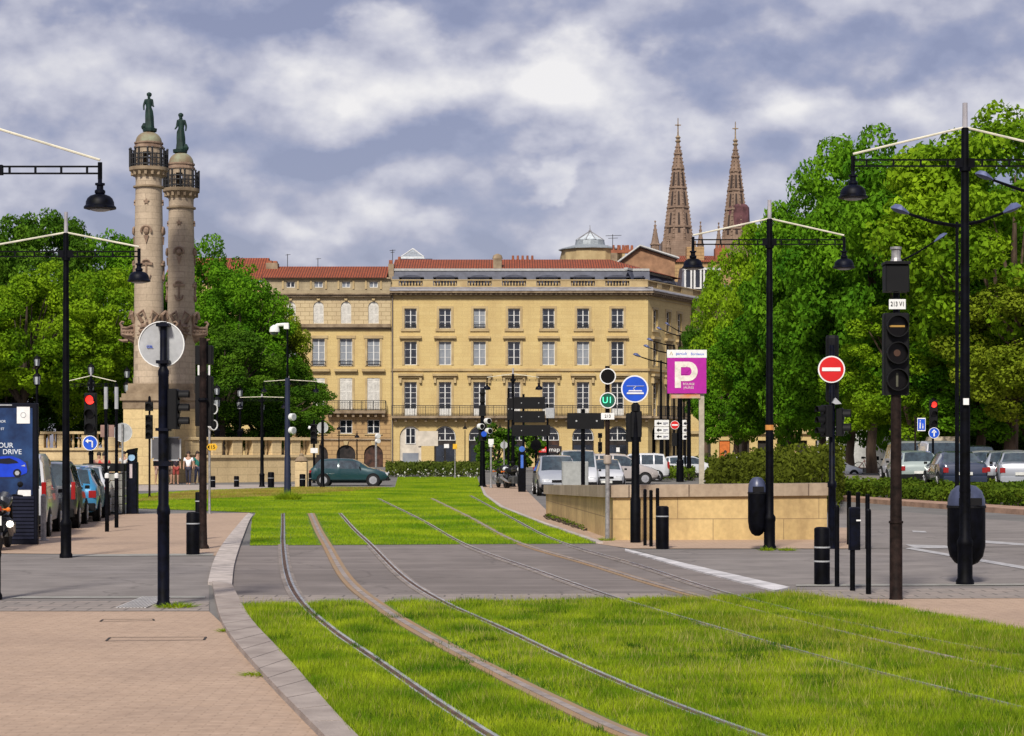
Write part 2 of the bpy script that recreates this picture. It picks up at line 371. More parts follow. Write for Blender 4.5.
# wide white stone kerb line right of the crossing, and the left kerb blocks
def ribbon(name, left, right, z0, z1, m, kind='structure', block=0, **tags):
    L = [Vector(G(*p)) for p in left]; Rr = [Vector(G(*p)) for p in right]
    b = MB()
    if block:
        def fine(P):
            o = []
            for i in range(len(P) - 1):
                a, q, c, d = P[max(0, i - 1)], P[i], P[i + 1], P[min(len(P) - 1, i + 2)]
                for j in range(12):
                    t = j / 12; o.append(.5 * ((2 * q) + (c - a) * t + (2 * a - 5 * q + 4 * c - d) * t * t + (3 * q - a - 3 * c + d) * t ** 3))
            return o + [P[-1]]
        L, Rr = fine(L), fine(Rr); out_ = [0.0]
        for i in range(1, len(L)): out_.append(out_[-1] + (L[i] - L[i - 1]).length)
        nb = int(out_[-1] / block); L2 = []
        def at(P, d):
            for i in range(1, len(out_)):
                if out_[i] >= d: t = (d - out_[i - 1]) / (out_[i] - out_[i - 1] + 1e-9); return P[i - 1].lerp(P[i], t)
            return P[-1]
        for q in range(nb):
            for (d0, d1, zz) in ((q * block, (q + 1) * block - .03, z1), ((q + 1) * block - .03, (q + 1) * block, z1 - .012)):
                a, c, d, e = at(L, d0), at(Rr, d0), at(Rr, d1), at(L, d1)
                vs = [(p[0], p[1], z) for z in (z0, zz) for p in (a, c, d, e)]
                b.add(vs, [(4, 5, 6, 7), (0, 1, 5, 4), (1, 2, 6, 5), (2, 3, 7, 6), (3, 0, 4, 7)]); b.m = 0
        o = b.build(name, m); o['kind'] = kind; return o
    for i in range(len(L) - 1):
        a, c, d, e = L[i], Rr[i], Rr[i + 1], L[i + 1]
        vs = [(p[0], p[1], z) for z in (z0, z1) for p in (a, c, d, e)]
        b.add(vs, [(4, 5, 6, 7), (0, 1, 5, 4), (1, 2, 6, 5), (2, 3, 7, 6), (3, 0, 4, 7)])
    o = b.build(name, m); o['kind'] = kind
    return o
ribbon('kerb', [(208, 585), (213, 565), (222, 547), (235, 530), (246, 517), (250, 513.5)], [(232, 588), (234, 568), (239, 550), (244, 536), (250, 521), (256, 513)], 0, .05, mat('pale_kerb', (.48, .42, .38), .8, var=.2, scale=3, bump=.3), block=1.6)
ribbon('kerb', [(420, 800), (350, 736), (286, 662), (250, 622), (232, 588)][::-1], [(380, 800), (317, 736), (257, 672), (222, 626), (212, 585)][::-1], 0, .06, KERB, block=.85)
ribbon('kerb', [(625, 550), (690, 566), (790, 589)], [(625, 551.5), (680, 567.8), (775, 592.5)], 0, .03, mat('white_kerb', (.56, .54, .54), .8, var=.2, scale=2))
ribbon('kerb', [(480, 486), (484, 496), (500, 508), (540, 524), (596, 544)], [(482, 486), (487, 496), (504, 508), (545, 524), (603, 544)], 0, .05, MATS['pale_kerb'])
# kerb of the planted strip on the right
ribbon('kerb', [(826, 498), (890, 502.5), (1030, 512), (1200, 526)], [(826, 500), (890, 505), (1030, 515.5), (1200, 530)], 0, .16, mat('orange_kerb', (.38, .24, .17), .85, var=.2, scale=2))

b = MB(); b.slab([((826 - 512) / 24.2, FOC / 24.2), ((1240 - 512) / 28.4, FOC / 28.4), ((1240 - 512) / 10, FOC / 10), ((800 - 512) / 10, FOC / 10), ((800 - 512) / 20, FOC / 20)], 0, .42); b.build('car_park', ASPH, kind='structure')
# ---- grass fields as densely bladed turf
front_poly = [(240, 606), (330, 604), (690, 600), (790, 595), (880, 606), (1024, 632), (1180, 668), (1500, 800), (420, 800), (350, 736), (286, 662), (250, 622)]
back_poly = [(250, 546), (252, 520), (256, 513), (232, 512), (175, 510), (60, 506), (60, 500), (190, 491), (300, 487.5), (395, 487.5), (398, 477), (477, 477), (480, 486), (484, 496), (500, 508), (540, 524), (598, 544)]
sheet('turf', front_poly, .012, SOIL)
sheet('turf', back_poly, .012, SOIL)
sheet('turf', [(60, 500), (190, 491), (300, 487.5), (330, 487.5), (330, 490), (260, 495), (200, 497), (120, 503), (60, 505)], .016, DRYG)
DOT = [[(283, 514), (283, 530), (283, 545), (287, 575), (300, 602), (330, 630), (380, 665), (430, 700), (485, 736), (560, 780)],
       [(311, 514), (318, 530), (327, 546), (347, 580), (383, 610), (432, 640), (500, 676), (560, 706), (625, 736), (740, 780)],
       [(340, 514), (354, 530), (371, 546), (402, 577), (442, 603), (503, 631), (572, 664), (650, 698), (750, 736), (880, 780)],
       [(378, 499), (420, 520), (464, 545), (540, 573), (617, 600), (700, 625), (850, 668), (1024, 712)],
       [(432, 499), (470, 518), (515, 542), (590, 565), (665, 588), (770, 616), (900, 648), (1060, 684)],
       [(470, 496), (510, 518), (555, 541), (640, 567), (710, 590), (800, 614), (930, 642), (1100, 672)]]
def smoothpath(px):
    P = [Vector(G(*p)) for p in px]; out_ = []
    P = [2 * P[0] - P[1]] + P + [2 * P[-1] - P[-2]]
    for i in range(1, len(P) - 2):
        for j in range(8):
            t = j / 8; a, b, c, d = P[i - 1:i + 3]
            out_.append(.5 * ((2 * b) + (c - a) * t + (2 * a - 5 * b + 4 * c - d) * t * t + (3 * b - a - 3 * c + d) * t ** 3))
    out_.append(P[-2]); return out_
PATHS = [smoothpath(p) for p in DOT]
def strip(path, off0, off1, z0, z1, b):
    L = []
    for i, p in enumerate(path):
        d = (path[min(i + 1, len(path) - 1)] - path[max(0, i - 1)]).normalized(); n = Vector((-d.y, d.x))
        L.append((p + n * off0, p + n * off1))
    for i in range(len(L) - 1):
        (a, c), (e, d) = L[i], L[i + 1]
        vs = [(q.x, q.y, z) for z in (z0, z1) for q in (a, c, d, e)]
        b.add(vs, [(4, 5, 6, 7), (0, 1, 5, 4), (1, 2, 6, 5), (2, 3, 7, 6), (3, 0, 4, 7)])
STEEL = mat('rail_steel', (.72, .70, .69), .25, .8, var=.2, scale=3)
RUST = mat('rail_rust', (.10, .055, .035), .8, var=.3, scale=4)
CONC = mat('rail_bed', (.25, .21, .185), .85, var=.2, scale=3)
BROWNSTRIP = mat('feeder_strip', (.33, .20, .10), .85, scale=1.2, col2=(.27, .20, .13), bump=.3)
for i, p in enumerate(PATHS):
    if i in (1, 4):
        b = MB(); strip(p, -.10, .10, 0, .024 if i == 1 else .017, b); b.build('tram_rail', BROWNSTRIP, kind='structure')
        b = MB(); strip(p, -.035, .035, .0, .030, b); b.build('tram_rail', mat('feeder_metal', (.36, .30, .26), .6, .3, var=.2), kind='structure')
    else:
        b = MB(); strip(p, .018, .052, 0, .030, b); strip(p, -.050, -.032, 0, .028, b); b.build('tram_rail', STEEL, kind='structure')
        b = MB(); strip(p, -.032, .018, 0, .019, b); b.build('tram_rail', RUST, kind='structure')
        b = MB(); strip([q for q in p if 25.4 < q.y < 41], .052, .10, 0, .0175, b); strip([q for q in p if 25.4 < q.y < 41], -.10, -.050, 0, .0175, b); b.build('tram_rail', CONC, kind='structure')

def inside(P, X, Y):
    res = np.zeros(len(X), bool); n = len(P)
    for i in range(n):
        x0, y0 = P[i]; x1, y1 = P[(i + 1) % n]
        c = ((y0 > Y) != (y1 > Y)); 
        xx = (x1 - x0) * (Y - y0) / ((y1 - y0) if y1 != y0 else 1e-9) + x0
        res ^= c & (X < xx)
    return res
def vnoise(X, Y, s, seed):
    r = np.random.RandomState(seed); T = r.rand(256, 256)
    x = X / s + 1000; y = Y / s + 1000; xi = np.floor(x).astype(int); yi = np.floor(y).astype(int); fx = x - xi; fy = y - yi
    fx = fx * fx * (3 - 2 * fx); fy = fy * fy * (3 - 2 * fy)
    g = lambda a, b: T[a % 256, b % 256]
    return (g(xi, yi) * (1 - fx) + g(xi + 1, yi) * fx) * (1 - fy) + (g(xi, yi + 1) * (1 - fx) + g(xi + 1, yi + 1) * fx) * fy
def big_mesh(name, V, nper, m):      # V: (n, nper, 3) array of separate polygons
    n = V.shape[0]; me = bpy.data.meshes.new(name)
    me.vertices.add(n * nper); me.vertices.foreach_set('co', V.reshape(-1).astype(np.float32))
    me.loops.add(n * nper); me.loops.foreach_set('vertex_index', np.arange(n * nper, dtype=np.int32))
    me.polygons.add(n); me.polygons.foreach_set('loop_start', np.arange(0, n * nper, nper, dtype=np.int32))
    me.polygons.foreach_set('loop_total', np.full(n, nper, dtype=np.int32))
    me.materials.append(m); me.update(calc_edges=True); me.validate(); return me
def grass(polypx, n, hmin, hmax, width, seed, m, clear=.085, z=.012, y_near=None):
    P = [G(*p) for p in polypx]; xs = [p[0] for p in P]; ys = [p[1] for p in P]
    r = np.random.RandomState(seed)
    Y0 = max(min(ys), 13.4)
    X = r.uniform(min(xs), max(xs), n * 3); Y = r.uniform(Y0, max(ys), n * 3)
    if y_near:  # denser close to the camera
        t = r.rand(n * 3); Y = Y0 * (max(ys) / Y0) ** t
    ok = inside(P, X, Y) & (np.abs(X) < Y * .27 + .5); X = X[ok][:n]; Y = Y[ok][:n]
    dmin = np.full(len(X), 9.)
    for pi, p in enumerate(PATHS):
        A = np.array([(q.x, q.y) for q in p])
        for i in range(len(A) - 1):
            a = A[i]; d = A[i + 1] - a; L2 = (d ** 2).sum(); t = np.clip(((X - a[0]) * d[0] + (Y - a[1]) * d[1]) / L2, 0, 1)
            dd = np.hypot(X - a[0] - t * d[0], Y - a[1] - t * d[1]) - (.07 if pi in (1,) else (-.055 if pi > 2 else (-.035 if pi == 2 else -.02)))
            dmin = np.minimum(dmin, dd)
    keep = dmin > clear * (.6 + .8 * r.rand(len(X))); X = X[keep]; Y = Y[keep]; n = len(X)
    hmap = vnoise(X, Y, .45, seed + 1) * .55 + vnoise(X, Y, 1.7, seed + 2) * .6
    H = (hmin + (hmax - hmin) * np.clip(hmap * 1.1 - .1, 0, 1.2)) * r.uniform(.6, 1.15, n)
    H *= np.clip(.5 + dmin[keep] / .7, .5, 1)
    A = r.uniform(0, 2 * PI, n); W = width * r.uniform(.6, 1.3, n)
    lean = r.uniform(.1, .75, n) * H; LA = r.uniform(0, 2 * PI, n)
    V = np.zeros((n, 3, 3))
    V[:, 0, 0] = X - np.cos(A) * W; V[:, 0, 1] = Y - np.sin(A) * W; V[:, 0, 2] = z - .004
    V[:, 1, 0] = X + np.cos(A) * W; V[:, 1, 1] = Y + np.sin(A) * W; V[:, 1, 2] = z - .004
    V[:, 2, 0] = X + lean * np.cos(LA); V[:, 2, 1] = Y + lean * np.sin(LA); V[:, 2, 2] = z + H
    return big_mesh('grass', V, 3, m)
def leafmat(name, cols, scale=.25, trans=.35, island=.35, rough=.8):
    if name in MATS: return MATS[name]
    m = mat(name, cols[1], rough, col2=cols[0], scale=scale, island=island, trans=trans, spec=.06)
    return m
GRASS = leafmat('grass_blades', ((.13, .28, .008), (.52, .64, .028)), 1.1, .35, .5)
GRASSF = leafmat('grass_far', ((.15, .31, .010), (.46, .58, .024)), .35, .35, .25)
link('grass', grass(front_poly, 330000, .03, .10, .0042, 3, GRASS, y_near=True), kind='stuff', label='bright green grass with long blades between the tram rails', category='grass')
link('grass', grass(back_poly, 260000, .025, .07, .010, 9, GRASSF, y_near=True), kind='stuff', label='far bright green lawn beyond the tram crossing', category='grass')

DRYB = leafmat('dry_blades', ((.30, .30, .05), (.55, .50, .16)), 1.5, .3, .4)
link('grass', grass(front_poly, 22000, .06, .15, .0035, 33, DRYB, y_near=True), kind='stuff', label='pale dry grass stalks scattered over the near lawn', category='grass')
DARKB = leafmat('dark_blades', ((.05, .13, .008), (.10, .22, .012)), 1.5, .3, .4)
# thick dark tufts and clover patches scattered in the lawn
rs = np.random.RandomState(77)
def patchy(polypx, n, npatch, seed):
    P = [G(*p) for p in polypx]; r = np.random.RandomState(seed); xs = [p[0] for p in P]; ys = [p[1] for p in P]; Vs = []
    cx = r.uniform(-6, 9, npatch * 6); cy = 13.5 * (26 / 13.5) ** r.uniform(0, 1, npatch * 6); ok = inside(P, cx, cy); cx, cy = cx[ok][:npatch], cy[ok][:npatch]
    for x, y in zip(cx, cy):
        k_ = int(n * r.uniform(.3, 1.6)); rad = r.uniform(.10, .38); a = r.uniform(0, 2 * PI, k_); q = rad * r.uniform(0, 1, k_) ** .55
        X = x + q * np.cos(a) * 1.6; Y = y + q * np.sin(a); H = r.uniform(.05, .13, k_) * (1.1 - .6 * q / rad); A = r.uniform(0, 2 * PI, k_); W = .005
        V = np.zeros((k_, 3, 3)); V[:, 0] = np.stack([X - np.cos(A) * W, Y - np.sin(A) * W, 0 * X], 1); V[:, 1] = np.stack([X + np.cos(A) * W, Y + np.sin(A) * W, 0 * X], 1)
        V[:, 2] = np.stack([X + r.normal(size=k_) * .03, Y + r.normal(size=k_) * .03, H], 1)
        okk = np.ones(k_, bool)
        for p in PATHS[:4]:
            B_ = np.array([(g.x, g.y) for g in p]); dd = np.min(np.hypot(X[:, None] - B_[None, :, 0], Y[:, None] - B_[None, :, 1]), axis=1); okk &= dd > .16
        Vs.append(V[okk & inside(P, X, Y)])
    return big_mesh('grass', np.concatenate(Vs), 3, DARKB)
link('grass', patchy(front_poly, 260, 150, 5), kind='stuff', label='dark green tufts scattered over the near lawn', category='grass')

link('grass', grass([(120, 503), (190, 492), (300, 488), (385, 488), (350, 492), (270, 497), (200, 500)], 26000, .05, .11, .010, 43, leafmat('dry_far', ((.34, .24, .05), (.52, .42, .12)), .5, .3, .3), y_near=True), kind='stuff', label='yellow dry grass strip along the far edge of the lawn on the left', category='grass')
link('grass', grass([(690, 600), (800, 594), (1024, 640), (1024, 700), (860, 668), (700, 628), (620, 604)], 12000, .05, .11, .0045, 53, leafmat('rough_blades', ((.20, .24, .02), (.44, .50, .04)), .8, .3, .45), y_near=True), kind='stuff', label='coarser brownish grass over the second tram track', category='grass')
# ================================================================ BUILDINGS
LIME = brickmat('limestone_warm', (.66, .505, .225), (.61, .455, .195), (.52, .38, .165), 1.1, .38, .012, stain=.42, stain_col=(.40, .27, .13), sscale=.30)
LIMEG = brickmat('limestone_grey', (.44, .36, .23), (.39, .32, .20), (.30, .24, .16), 1.0, .36, .014, stain=.55, stain_col=(.17, .135, .09), sscale=.5)
LIMER = brickmat('limestone_rusticated', (.50, .335, .16), (.45, .29, .135), (.22, .14, .07), 1.2, .42, .03, stain=.40, stain_col=(.22, .13, .07), sscale=.3)
TRIM = mat('stone_trim', (.50, .385, .20), .85, scale=.9, col2=(.36, .26, .13), bump=.2)
TRIMD = mat('stone_trim_weathered', (.34, .26, .17), .9, scale=1.2, col2=(.17, .12, .075), bump=.2)
LEAD = mat('lead_roofing', (.30, .29, .30), .6, .1, scale=1.5, col2=(.19, .185, .20))
SLATE = mat('slate_roofing', (.075, .082, .115), .5, scale=2, col2=(.045, .048, .07))
TILE = brickmat('terracotta_tiles', (.44, .115, .05), (.36, .085, .035), (.10, .03, .02), .26, .34, .05, stain=.45, vertical=False, stain_col=(.12, .05, .03), sscale=.6, offset=0)
BRICKR = mat('terracotta_pot', (.30, .10, .05), .8, var=.15, scale=3)
IRON = mat('wrought_iron', (.018, .018, .020), .6, var=.2)
PANE = mat('window_pane_dark', (.020, .026, .040), .10, var=.5, scale=.35, spec=.9)
PANEL = mat('window_pane_curtained', (.32, .34, .36), .35, scale=.5, col2=(.16, .18, .22))
FRAMEW = mat('window_frame_white', (.68, .68, .66), .5, var=.08)
SHUT = mat('white_shutter', (.62, .60, .55), .6, var=.10, scale=3)
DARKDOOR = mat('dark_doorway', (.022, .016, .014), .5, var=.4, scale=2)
DOORBR = mat('brown_door', (.07, .030, .018), .5, var=.4, scale=2)
PATCHR = mat('pale_render', (.60, .54, .45), .8, var=.12, scale=1.2)

def face(b, x0, x1, z0, z1, ops, depth, y=0.0):
    """wall sheet with real openings; ops: (xa, xb, za, zb, arched)"""
    xs = sorted({x0, x1} | {v for o in ops for v in o[:2] if x0 <= v <= x1}); zs = sorted({z0, z1} | {v for o in ops for v in o[2:4] if z0 <= v <= z1})
    for i in range(len(xs) - 1):
        for j in range(len(zs) - 1):
            cx, cz = (xs[i] + xs[i + 1]) / 2, (zs[j] + zs[j + 1]) / 2
            if any(o[0] < cx < o[1] and o[2] < cz < o[3] for o in ops): continue
            b.add([(xs[i], y, zs[j]), (xs[i + 1], y, zs[j]), (xs[i + 1], y, zs[j + 1]), (xs[i], y, zs[j + 1])], [(0, 1, 2, 3)])
    for o in ops:
        xa, xb, za, zb = o[:4]; arch = o[4] if len(o) > 4 else 0
        if not arch:
            b.add([(xa, y, zb), (xb, y, zb), (xb, y + depth, zb), (xa, y + depth, zb)], [(0, 1, 2, 3)])
            zt = zb
        else:
            r = (xb - xa) / 2; zt = zb - r * arch; cx = (xa + xb) / 2; n = 12
            pts = [(cx - r * math.cos(PI * t / n), zt + r * arch * math.sin(PI * t / n)) for t in range(n + 1)]
            for t in range(n):
                (ax, az), (bx_, bz) = pts[t], pts[t + 1]
                b.add([(ax, y, az), (bx_, y, bz), (bx_, y, zb), (ax, y, zb)], [(0, 1, 2, 3)])
                b.add([(ax, y, az), (bx_, y, bz), (bx_, y + depth, bz), (ax, y + depth, az)], [(0, 1, 2, 3)])
        b.add([(xa, y, za), (xa, y, zt), (xa, y + depth, zt), (xa, y + depth, za)], [(0, 1, 2, 3)])
        b.add([(xb, y, za), (xb, y, zt), (xb, y + depth, zt), (xb, y + depth, za)], [(0, 1, 2, 3)])
        b.add([(xa, y, za), (xb, y, za), (xb, y + depth, za), (xa, y + depth, za)], [(0, 1, 2, 3)])
WCACHE = {}
def window(parent, x, z0, w, h, rows=4, arch=0, kind='dark', y=.22, rz=0, T=None, base=0.0, style='sash', name='window'):
    """white casement (part) with its glass (sub-part); origin bottom centre"""
    key = (round(w, 2), round(h, 2), rows, arch, kind, base, style)
    if key not in WCACHE:
        f = .065; b = MB(); g = MB(); hw = w / 2
        if arch:
            r = hw; zt = h - r * arch
            n = 10; o = [(-r * math.cos(PI * t / n), zt + r * arch * math.sin(PI * t / n)) for t in range(n + 1)]
            ii = [(-(r - f) * math.cos(PI * t / n), zt + (r * arch - f) * math.sin(PI * t / n)) for t in range(n + 1)]
            for t in range(n): b.prism([o[t], o[t + 1], ii[t + 1], ii[t]], 0, .08)
            g.prism([(-hw + .01, base)] + [(x_ * .99, z_ - .005) for x_, z_ in o] + [(hw - .01, base)], .03, .05)
        else:
            zt = h; b.box(-hw, hw, 0, .08, h - f, h); g.box(-hw + .01, hw - .01, .03, .05, base, h - .01)
        b.box(-hw, -hw + f, 0, .08, 0, zt); b.box(hw - f, hw, 0, .08, 0, zt); b.box(-.05, .05, -.01, .07, 0, h - f * .5)
        b.box(-hw, hw, -.005, .07, 0, max(f, base))
        if style == 'wide':
            for xx in (-hw / 2, hw / 2): b.box(xx - .04, xx + .04, 0, .07, 0, zt)
        for i in range(1, rows):
            zz = base + (h - base) * i / rows; b.box(-hw + .01, hw - .01, .004, .06, zz - .02, zz + .02)
        if kind == 'shut':
            b = MB(); b.box(-hw, -.03, 0, .07, 0, zt); b.box(.03, hw, 0, .07, 0, zt); b.box(-.03, .03, .02, .05, 0, zt)
            for s in (-1, 1):
                x0, x1 = sorted((s * .09, s * (hw - .07)))
                for i in range(int(h / .12)):
                    if i % 8 == 7: continue
                    b.box(x0, x1, -.025, .01, .08 + i * .12, .08 + i * .12 + .06)
            if arch:
                n = 10; b.prism([(-hw, zt)] + [(-hw * math.cos(PI * t / n), zt + hw * arch * math.sin(PI * t / n)) for t in range(1, n)] + [(hw, zt)], .0, .05)
        WCACHE[key] = (b, g, {})
    b, g, cache = WCACHE[key]
    if 'me' not in cache:
        o = b.build(name, SHUT if kind == 'shut' else FRAMEW, parent); cache['me'] = o.data
        p = g.build('pane', PANE if kind in ('dark', 'shut') else PANEL, o) if kind != 'shut' else None
        cache['pn'] = p.data if p else None
    else:
        o = link(name, cache['me'], parent)
        if cache['pn']: link('pane', cache['pn'], o)
    loc = Vector((x, y, z0)); o.location = T @ loc if T is not None else loc; o.rotation_euler.z = rz
    return o
def railing(parent, x0, x1, z0, h, y0, T=None, rz=0, returns=0, name='railing'):
    b = MB()
    if T is not None: b.T = T
    b.box(x0, x1, y0, y0 + .05, z0 + h - .06, z0 + h); b.box(x0, x1, y0, y0 + .04, z0 + .05, z0 + .10); b.box(x0, x1, y0 + .005, y0 + .035, z0 + h * .78, z0 + h * .81)
    n = int((x1 - x0) / .16)
    for i in range(n + 1):
        xx = x0 + (x1 - x0 - .03) * i / n; b.box(xx, xx + .028, y0 + .01, y0 + .035, z0, z0 + h)
    n = int((x1 - x0) / 1.1)
    if n > 1:
        for i in range(n + 1):
            xx = x0 + (x1 - x0 - .05) * i / n; b.box(xx, xx + .06, y0, y0 + .05, z0, z0 + h)
    if returns:
        for xx in (x0, x1 - .05):
            b.box(xx, xx + .05, y0 + .06, y0 + returns, z0 + h - .06, z0 + h)
            for j in range(4): b.box(xx + .01, xx + .04, y0 + .1 + j * returns / 5, y0 + .13 + j * returns / 5, z0, z0 + h - .06)
    return b.build(name, IRON, parent)
KB = 10.0; YB = FOC / KB
def zb(y): return EYE + (HOR - y) / KB
def zr(y, d): return EYE + (HOR - y) * (YB + d) / FOC
def xb(x): return (x - 512) / KB

# ---- main building: origin at its front wall, x in world metres
MBD = thing('stone_townhouse_block', 'long pale yellow stone building with slate attic, balustrade and balcony behind the lawn', 'building', (0, YB, 0))
X0, X1 = xb(391), xb(648)
cols_ = [410.5, 445, 479.5, 514, 548.5, 583, 617.5]
ops = []
for c in cols_:
    x = xb(c)
    ops += [(x - .6, x + .6, zb(328.5), zb(308.5)), (x - .62, x + .62, zb(365), zb(341.5)), (x - .62, x + .62, zb(416), zb(382))]
    ops += [(x - 1.08, x + 1.08, 0, zb(426), 1)]
b = MB(); face(b, X0, X1, 0, zb(291), ops, .35)
# angled side wall running away to the right
SA = math.atan2(14.5, 7.0); TS = Matrix.Translation((X1, 0, 0)) @ Matrix.Rotation(SA, 4, 'Z')
sops = []
for u in (2.0, 5.6, 8.8, 14.6): sops += [(u - .6, u + .6, zb(328.5), zb(308.5)), (u - .62, u + .62, zb(365), zb(341.5)), (u - .62, u + .62, zb(416), zb(382)), (u - .9, u + .9, 0, zb(426), 1)]
b.T = TS; face(b, 0, 28, 0, zb(291), sops, .35); b.T = None
# back and inner dark core so that nothing shows through
b.add([(X0, 0, 0), (X0, 22, 0), (X0, 22, zb(291)), (X0, 0, zb(291))], [(0, 1, 2, 3)])
b.build('wall', LIME, MBD)
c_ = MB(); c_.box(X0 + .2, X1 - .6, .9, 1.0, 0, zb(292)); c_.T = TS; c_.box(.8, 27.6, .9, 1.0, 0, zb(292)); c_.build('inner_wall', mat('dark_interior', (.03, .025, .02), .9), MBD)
kinds = {0: 'dldd'}
rr = random.Random(5)
F3 = 'ddddddd'; F2 = 'dllldll'; F2 = 'dlldlld'; F1 = 'ddddddd'
for i, c in enumerate(cols_):
    x = xb(c)
    window(MBD, x, zb(328.5), 1.2, 2.0, 3, kind='dark' if i != 2 else 'pale')
    window(MBD, x, zb(365), 1.24, 2.35, 3, kind='dark' if F2[i] == 'd' else 'pale')
    window(MBD, x, zb(416), 1.24, 3.4, 5, base=.75)
    if i == 0 or i == 6 and 0: pass
    railing(MBD, x - .58, x + .58, zb(328.5), .42, -.03)
    if i > 0: window(MBD, x, zb(440.5), 2.1, 1.42, 2, arch=1, style='wide', y=.2)
for u in (2.0, 5.6, 8.8, 14.6):
    for z, h, w in ((zb(328.5), 2.0, 1.2), (zb(365), 2.35, 1.24), (zb(416), 3.4, 1.24)): window(MBD, u, z, w, h, 3 if h < 3 else 5, T=TS, rz=SA, base=.75 if h > 3 else 0)
# window surrounds, sills, little hoods and brackets
for T, xs in ((None, [xb(c) for c in cols_]), (TS, [2.0, 5.6, 8.8, 14.6])):
    for x in xs:
        t = MB(); t.T = T
        for z0, z1, w in ((zb(328.5), zb(308.5), .6), (zb(365), zb(341.5), .62), (zb(416), zb(382), .62)):
            for s in (-1, 1):
                a, c = sorted((x + s * (w + .003), x + s * (w + .24))); t.box(a, c, -.06, .04, z0, z1)
            t.box(x - w - .24, x + w + .24, -.061, .04, z1 + .002, z1 + .24)
        t.box(x - .95, x + .95, -.14, .02, zb(328.5) - .28, zb(328.5) - .004)
        t.box(x - 1.1, x + 1.1, -.34, .02, zb(338.5), zb(336)); t.box(x - 1.0, x + 1.0, -.2, .02, zb(339.6), zb(338.6))
        t.box(x - 1.25, x + 1.25, -.45, .02, zb(376), zb(373.6)); t.box(x - 1.12, x + 1.12, -.25, .02, zb(378), zb(376.1))
        for s in (-1, 1): t.box(x + s * 1.0 - .12, x + s * 1.0 + .12, -.3, .02, zb(383), zb(378.1))
        t.build('window_surround', TRIM, MBD)
t = MB(); t.T = None
for T, a, c in ((None, X0, X1), (TS, 0.0, 28.0)):
    t.T = T
    t.box(a, c, -.16, .02, zb(371), zb(368.6))
    t.box(a, c, -.10, .02, zb(298.5), zb(297.5))
t.build('string_course', TRIM, MBD)
t = MB()
for T, a, c in ((None, X0 - .1, X1 + .45), (TS, -.4, 28.0)):
    t.T = T
    t.box(a, c, -.35, .1, zb(295.5), zb(293.4)); t.box(a, c, -.75, .1, zb(293.3), zb(291.2))
    n = int((c - a) / .5)
    for i in range(n): t.box(a + i * .5, a + i * .5 + .22, -.6, -.34, zb(294.9), zb(293.41))
t.build('cornice', TRIMD, MBD)
t = MB()
for T, a, c in ((None, X0 - .1, X1 + .5), (TS, -.4, 28.0)):
    t.T = T
    t.add([(a, -.85, zb(291.15)), (c, -.85, zb(291.15)), (c, -.8, zb(290)), (a, -.8, zb(290)), (a, .25, zb(286.6)), (c, .25, zb(286.6))], [(0, 1, 2, 3), (3, 2, 5, 4)])
t.build('gutter', LEAD, MBD)
# balustrade in bays
bal = MB(); bw = MB()
def balusters(b, x0, x1, z0, z1, y):
    n = max(2, int((x1 - x0) / .27))
    for i in range(n):
        x = x0 + (x1 - x0) * (i + .5) / n; h = z1 - z0
        b.lathe([(.05, 0), (.10, h * .3), (.05, h * .6), (.08, h)], (x, y, z0), 6)
for T, xs in ((None, [xb(c) for c in cols_]), (TS, [2.0, 5.6, 8.8, 14.6, 18.5, 22.5])):
    bal.T = T; prev = X0 if T is None else 0.2
    for x in xs:
        balusters(bal, x - 1.2, x + 1.2, zb(285.5), zb(280.4), .45)
        bal.box(prev, x - 1.2, .25, .65, zb(286.6), zb(280.4)); prev = x + 1.2
    end = X1 if T is None else 28; bal.box(prev, end, .25, .65, zb(286.6), zb(280.4))
    a = X0 if T is None else 0.2
    bal.box(a, end, .2, .7, zb(280.3), zb(279.3)); bal.box(a, end, .2, .7, zb(287.2), zb(285.6))
bal.build('balustrade', TRIM, MBD)
t = MB()
for T, a, c in ((None, X0, X1 + .3), (TS, 0.0, 13.2)):
    t.T = T; t.add([(a, 1.4, zb(286)), (c, 1.4, zb(286)), (c, 2.3, zr(271, 2.3)), (a, 2.3, zr(271, 2.3))], [(0, 1, 2, 3)])
slate = t.build('mansard', SLATE, MBD)
for T, xs in ((None, [xb(c) for c in cols_]), (TS, [2.0, 5.6, 8.8])):
    for x in xs:
        t = MB(); tw = MB(); t.T = T; tw.T = T
        n = 8; arc = [(x - .95, zb(286))] + [(x - .95 * math.cos(PI * i / n), zb(276.0) + .2 * math.sin(PI * i / n)) for i in range(n + 1)] + [(x + .95, zb(286))]
        t.prism(arc, 1.1, 2.2)
        t.box(x - 1.25, x + 1.25, .95, 2.2, zb(276.6), zb(275.7))
        tw.box(x - .55, x + .55, 1.06, 1.098, zb(286), zb(278))
        dm = t.build('dormer', SLATE, MBD); tw.build('pane', PANE, dm)
t = MB()
for T, a, c in ((None, X0, X1 + .3), (TS, 0.0, 13.2)):
    t.T = T; t.box(a, c, 2.2, 2.6, zr(270.9, 2.3), zr(268.6, 2.3))
t.build('roof_edge', mat('pale_zinc', (.42, .42, .40), .6, var=.1), MBD)
t = MB(); t.T = None
t.add([(X0, 2.3, zr(268.5, 2.3)), (X1 - .8, 2.3, zr(268.5, 2.3)), (X1 - 3.5, 7, zr(259.5, 7)), (X0, 7, zr(259.5, 7)), (X1 + 4.5, 12, zb(269)), (X1 - 3.5, 16, zb(268)), (X0, 16, zb(268))], [(0, 1, 2, 3), (1, 4, 2), (3, 2, 5, 6), (2, 4, 5)])
t.build('roof', TILE, MBD)
ch = MB(); ch.box(xb(493), xb(501.5), 2.4, 3.6, zb(287), zb(256)); ch.lathe([(.55, 0), (.42, .35), (.12, .5)], ((xb(497.3)), 3, zb(256) + .01), 8)
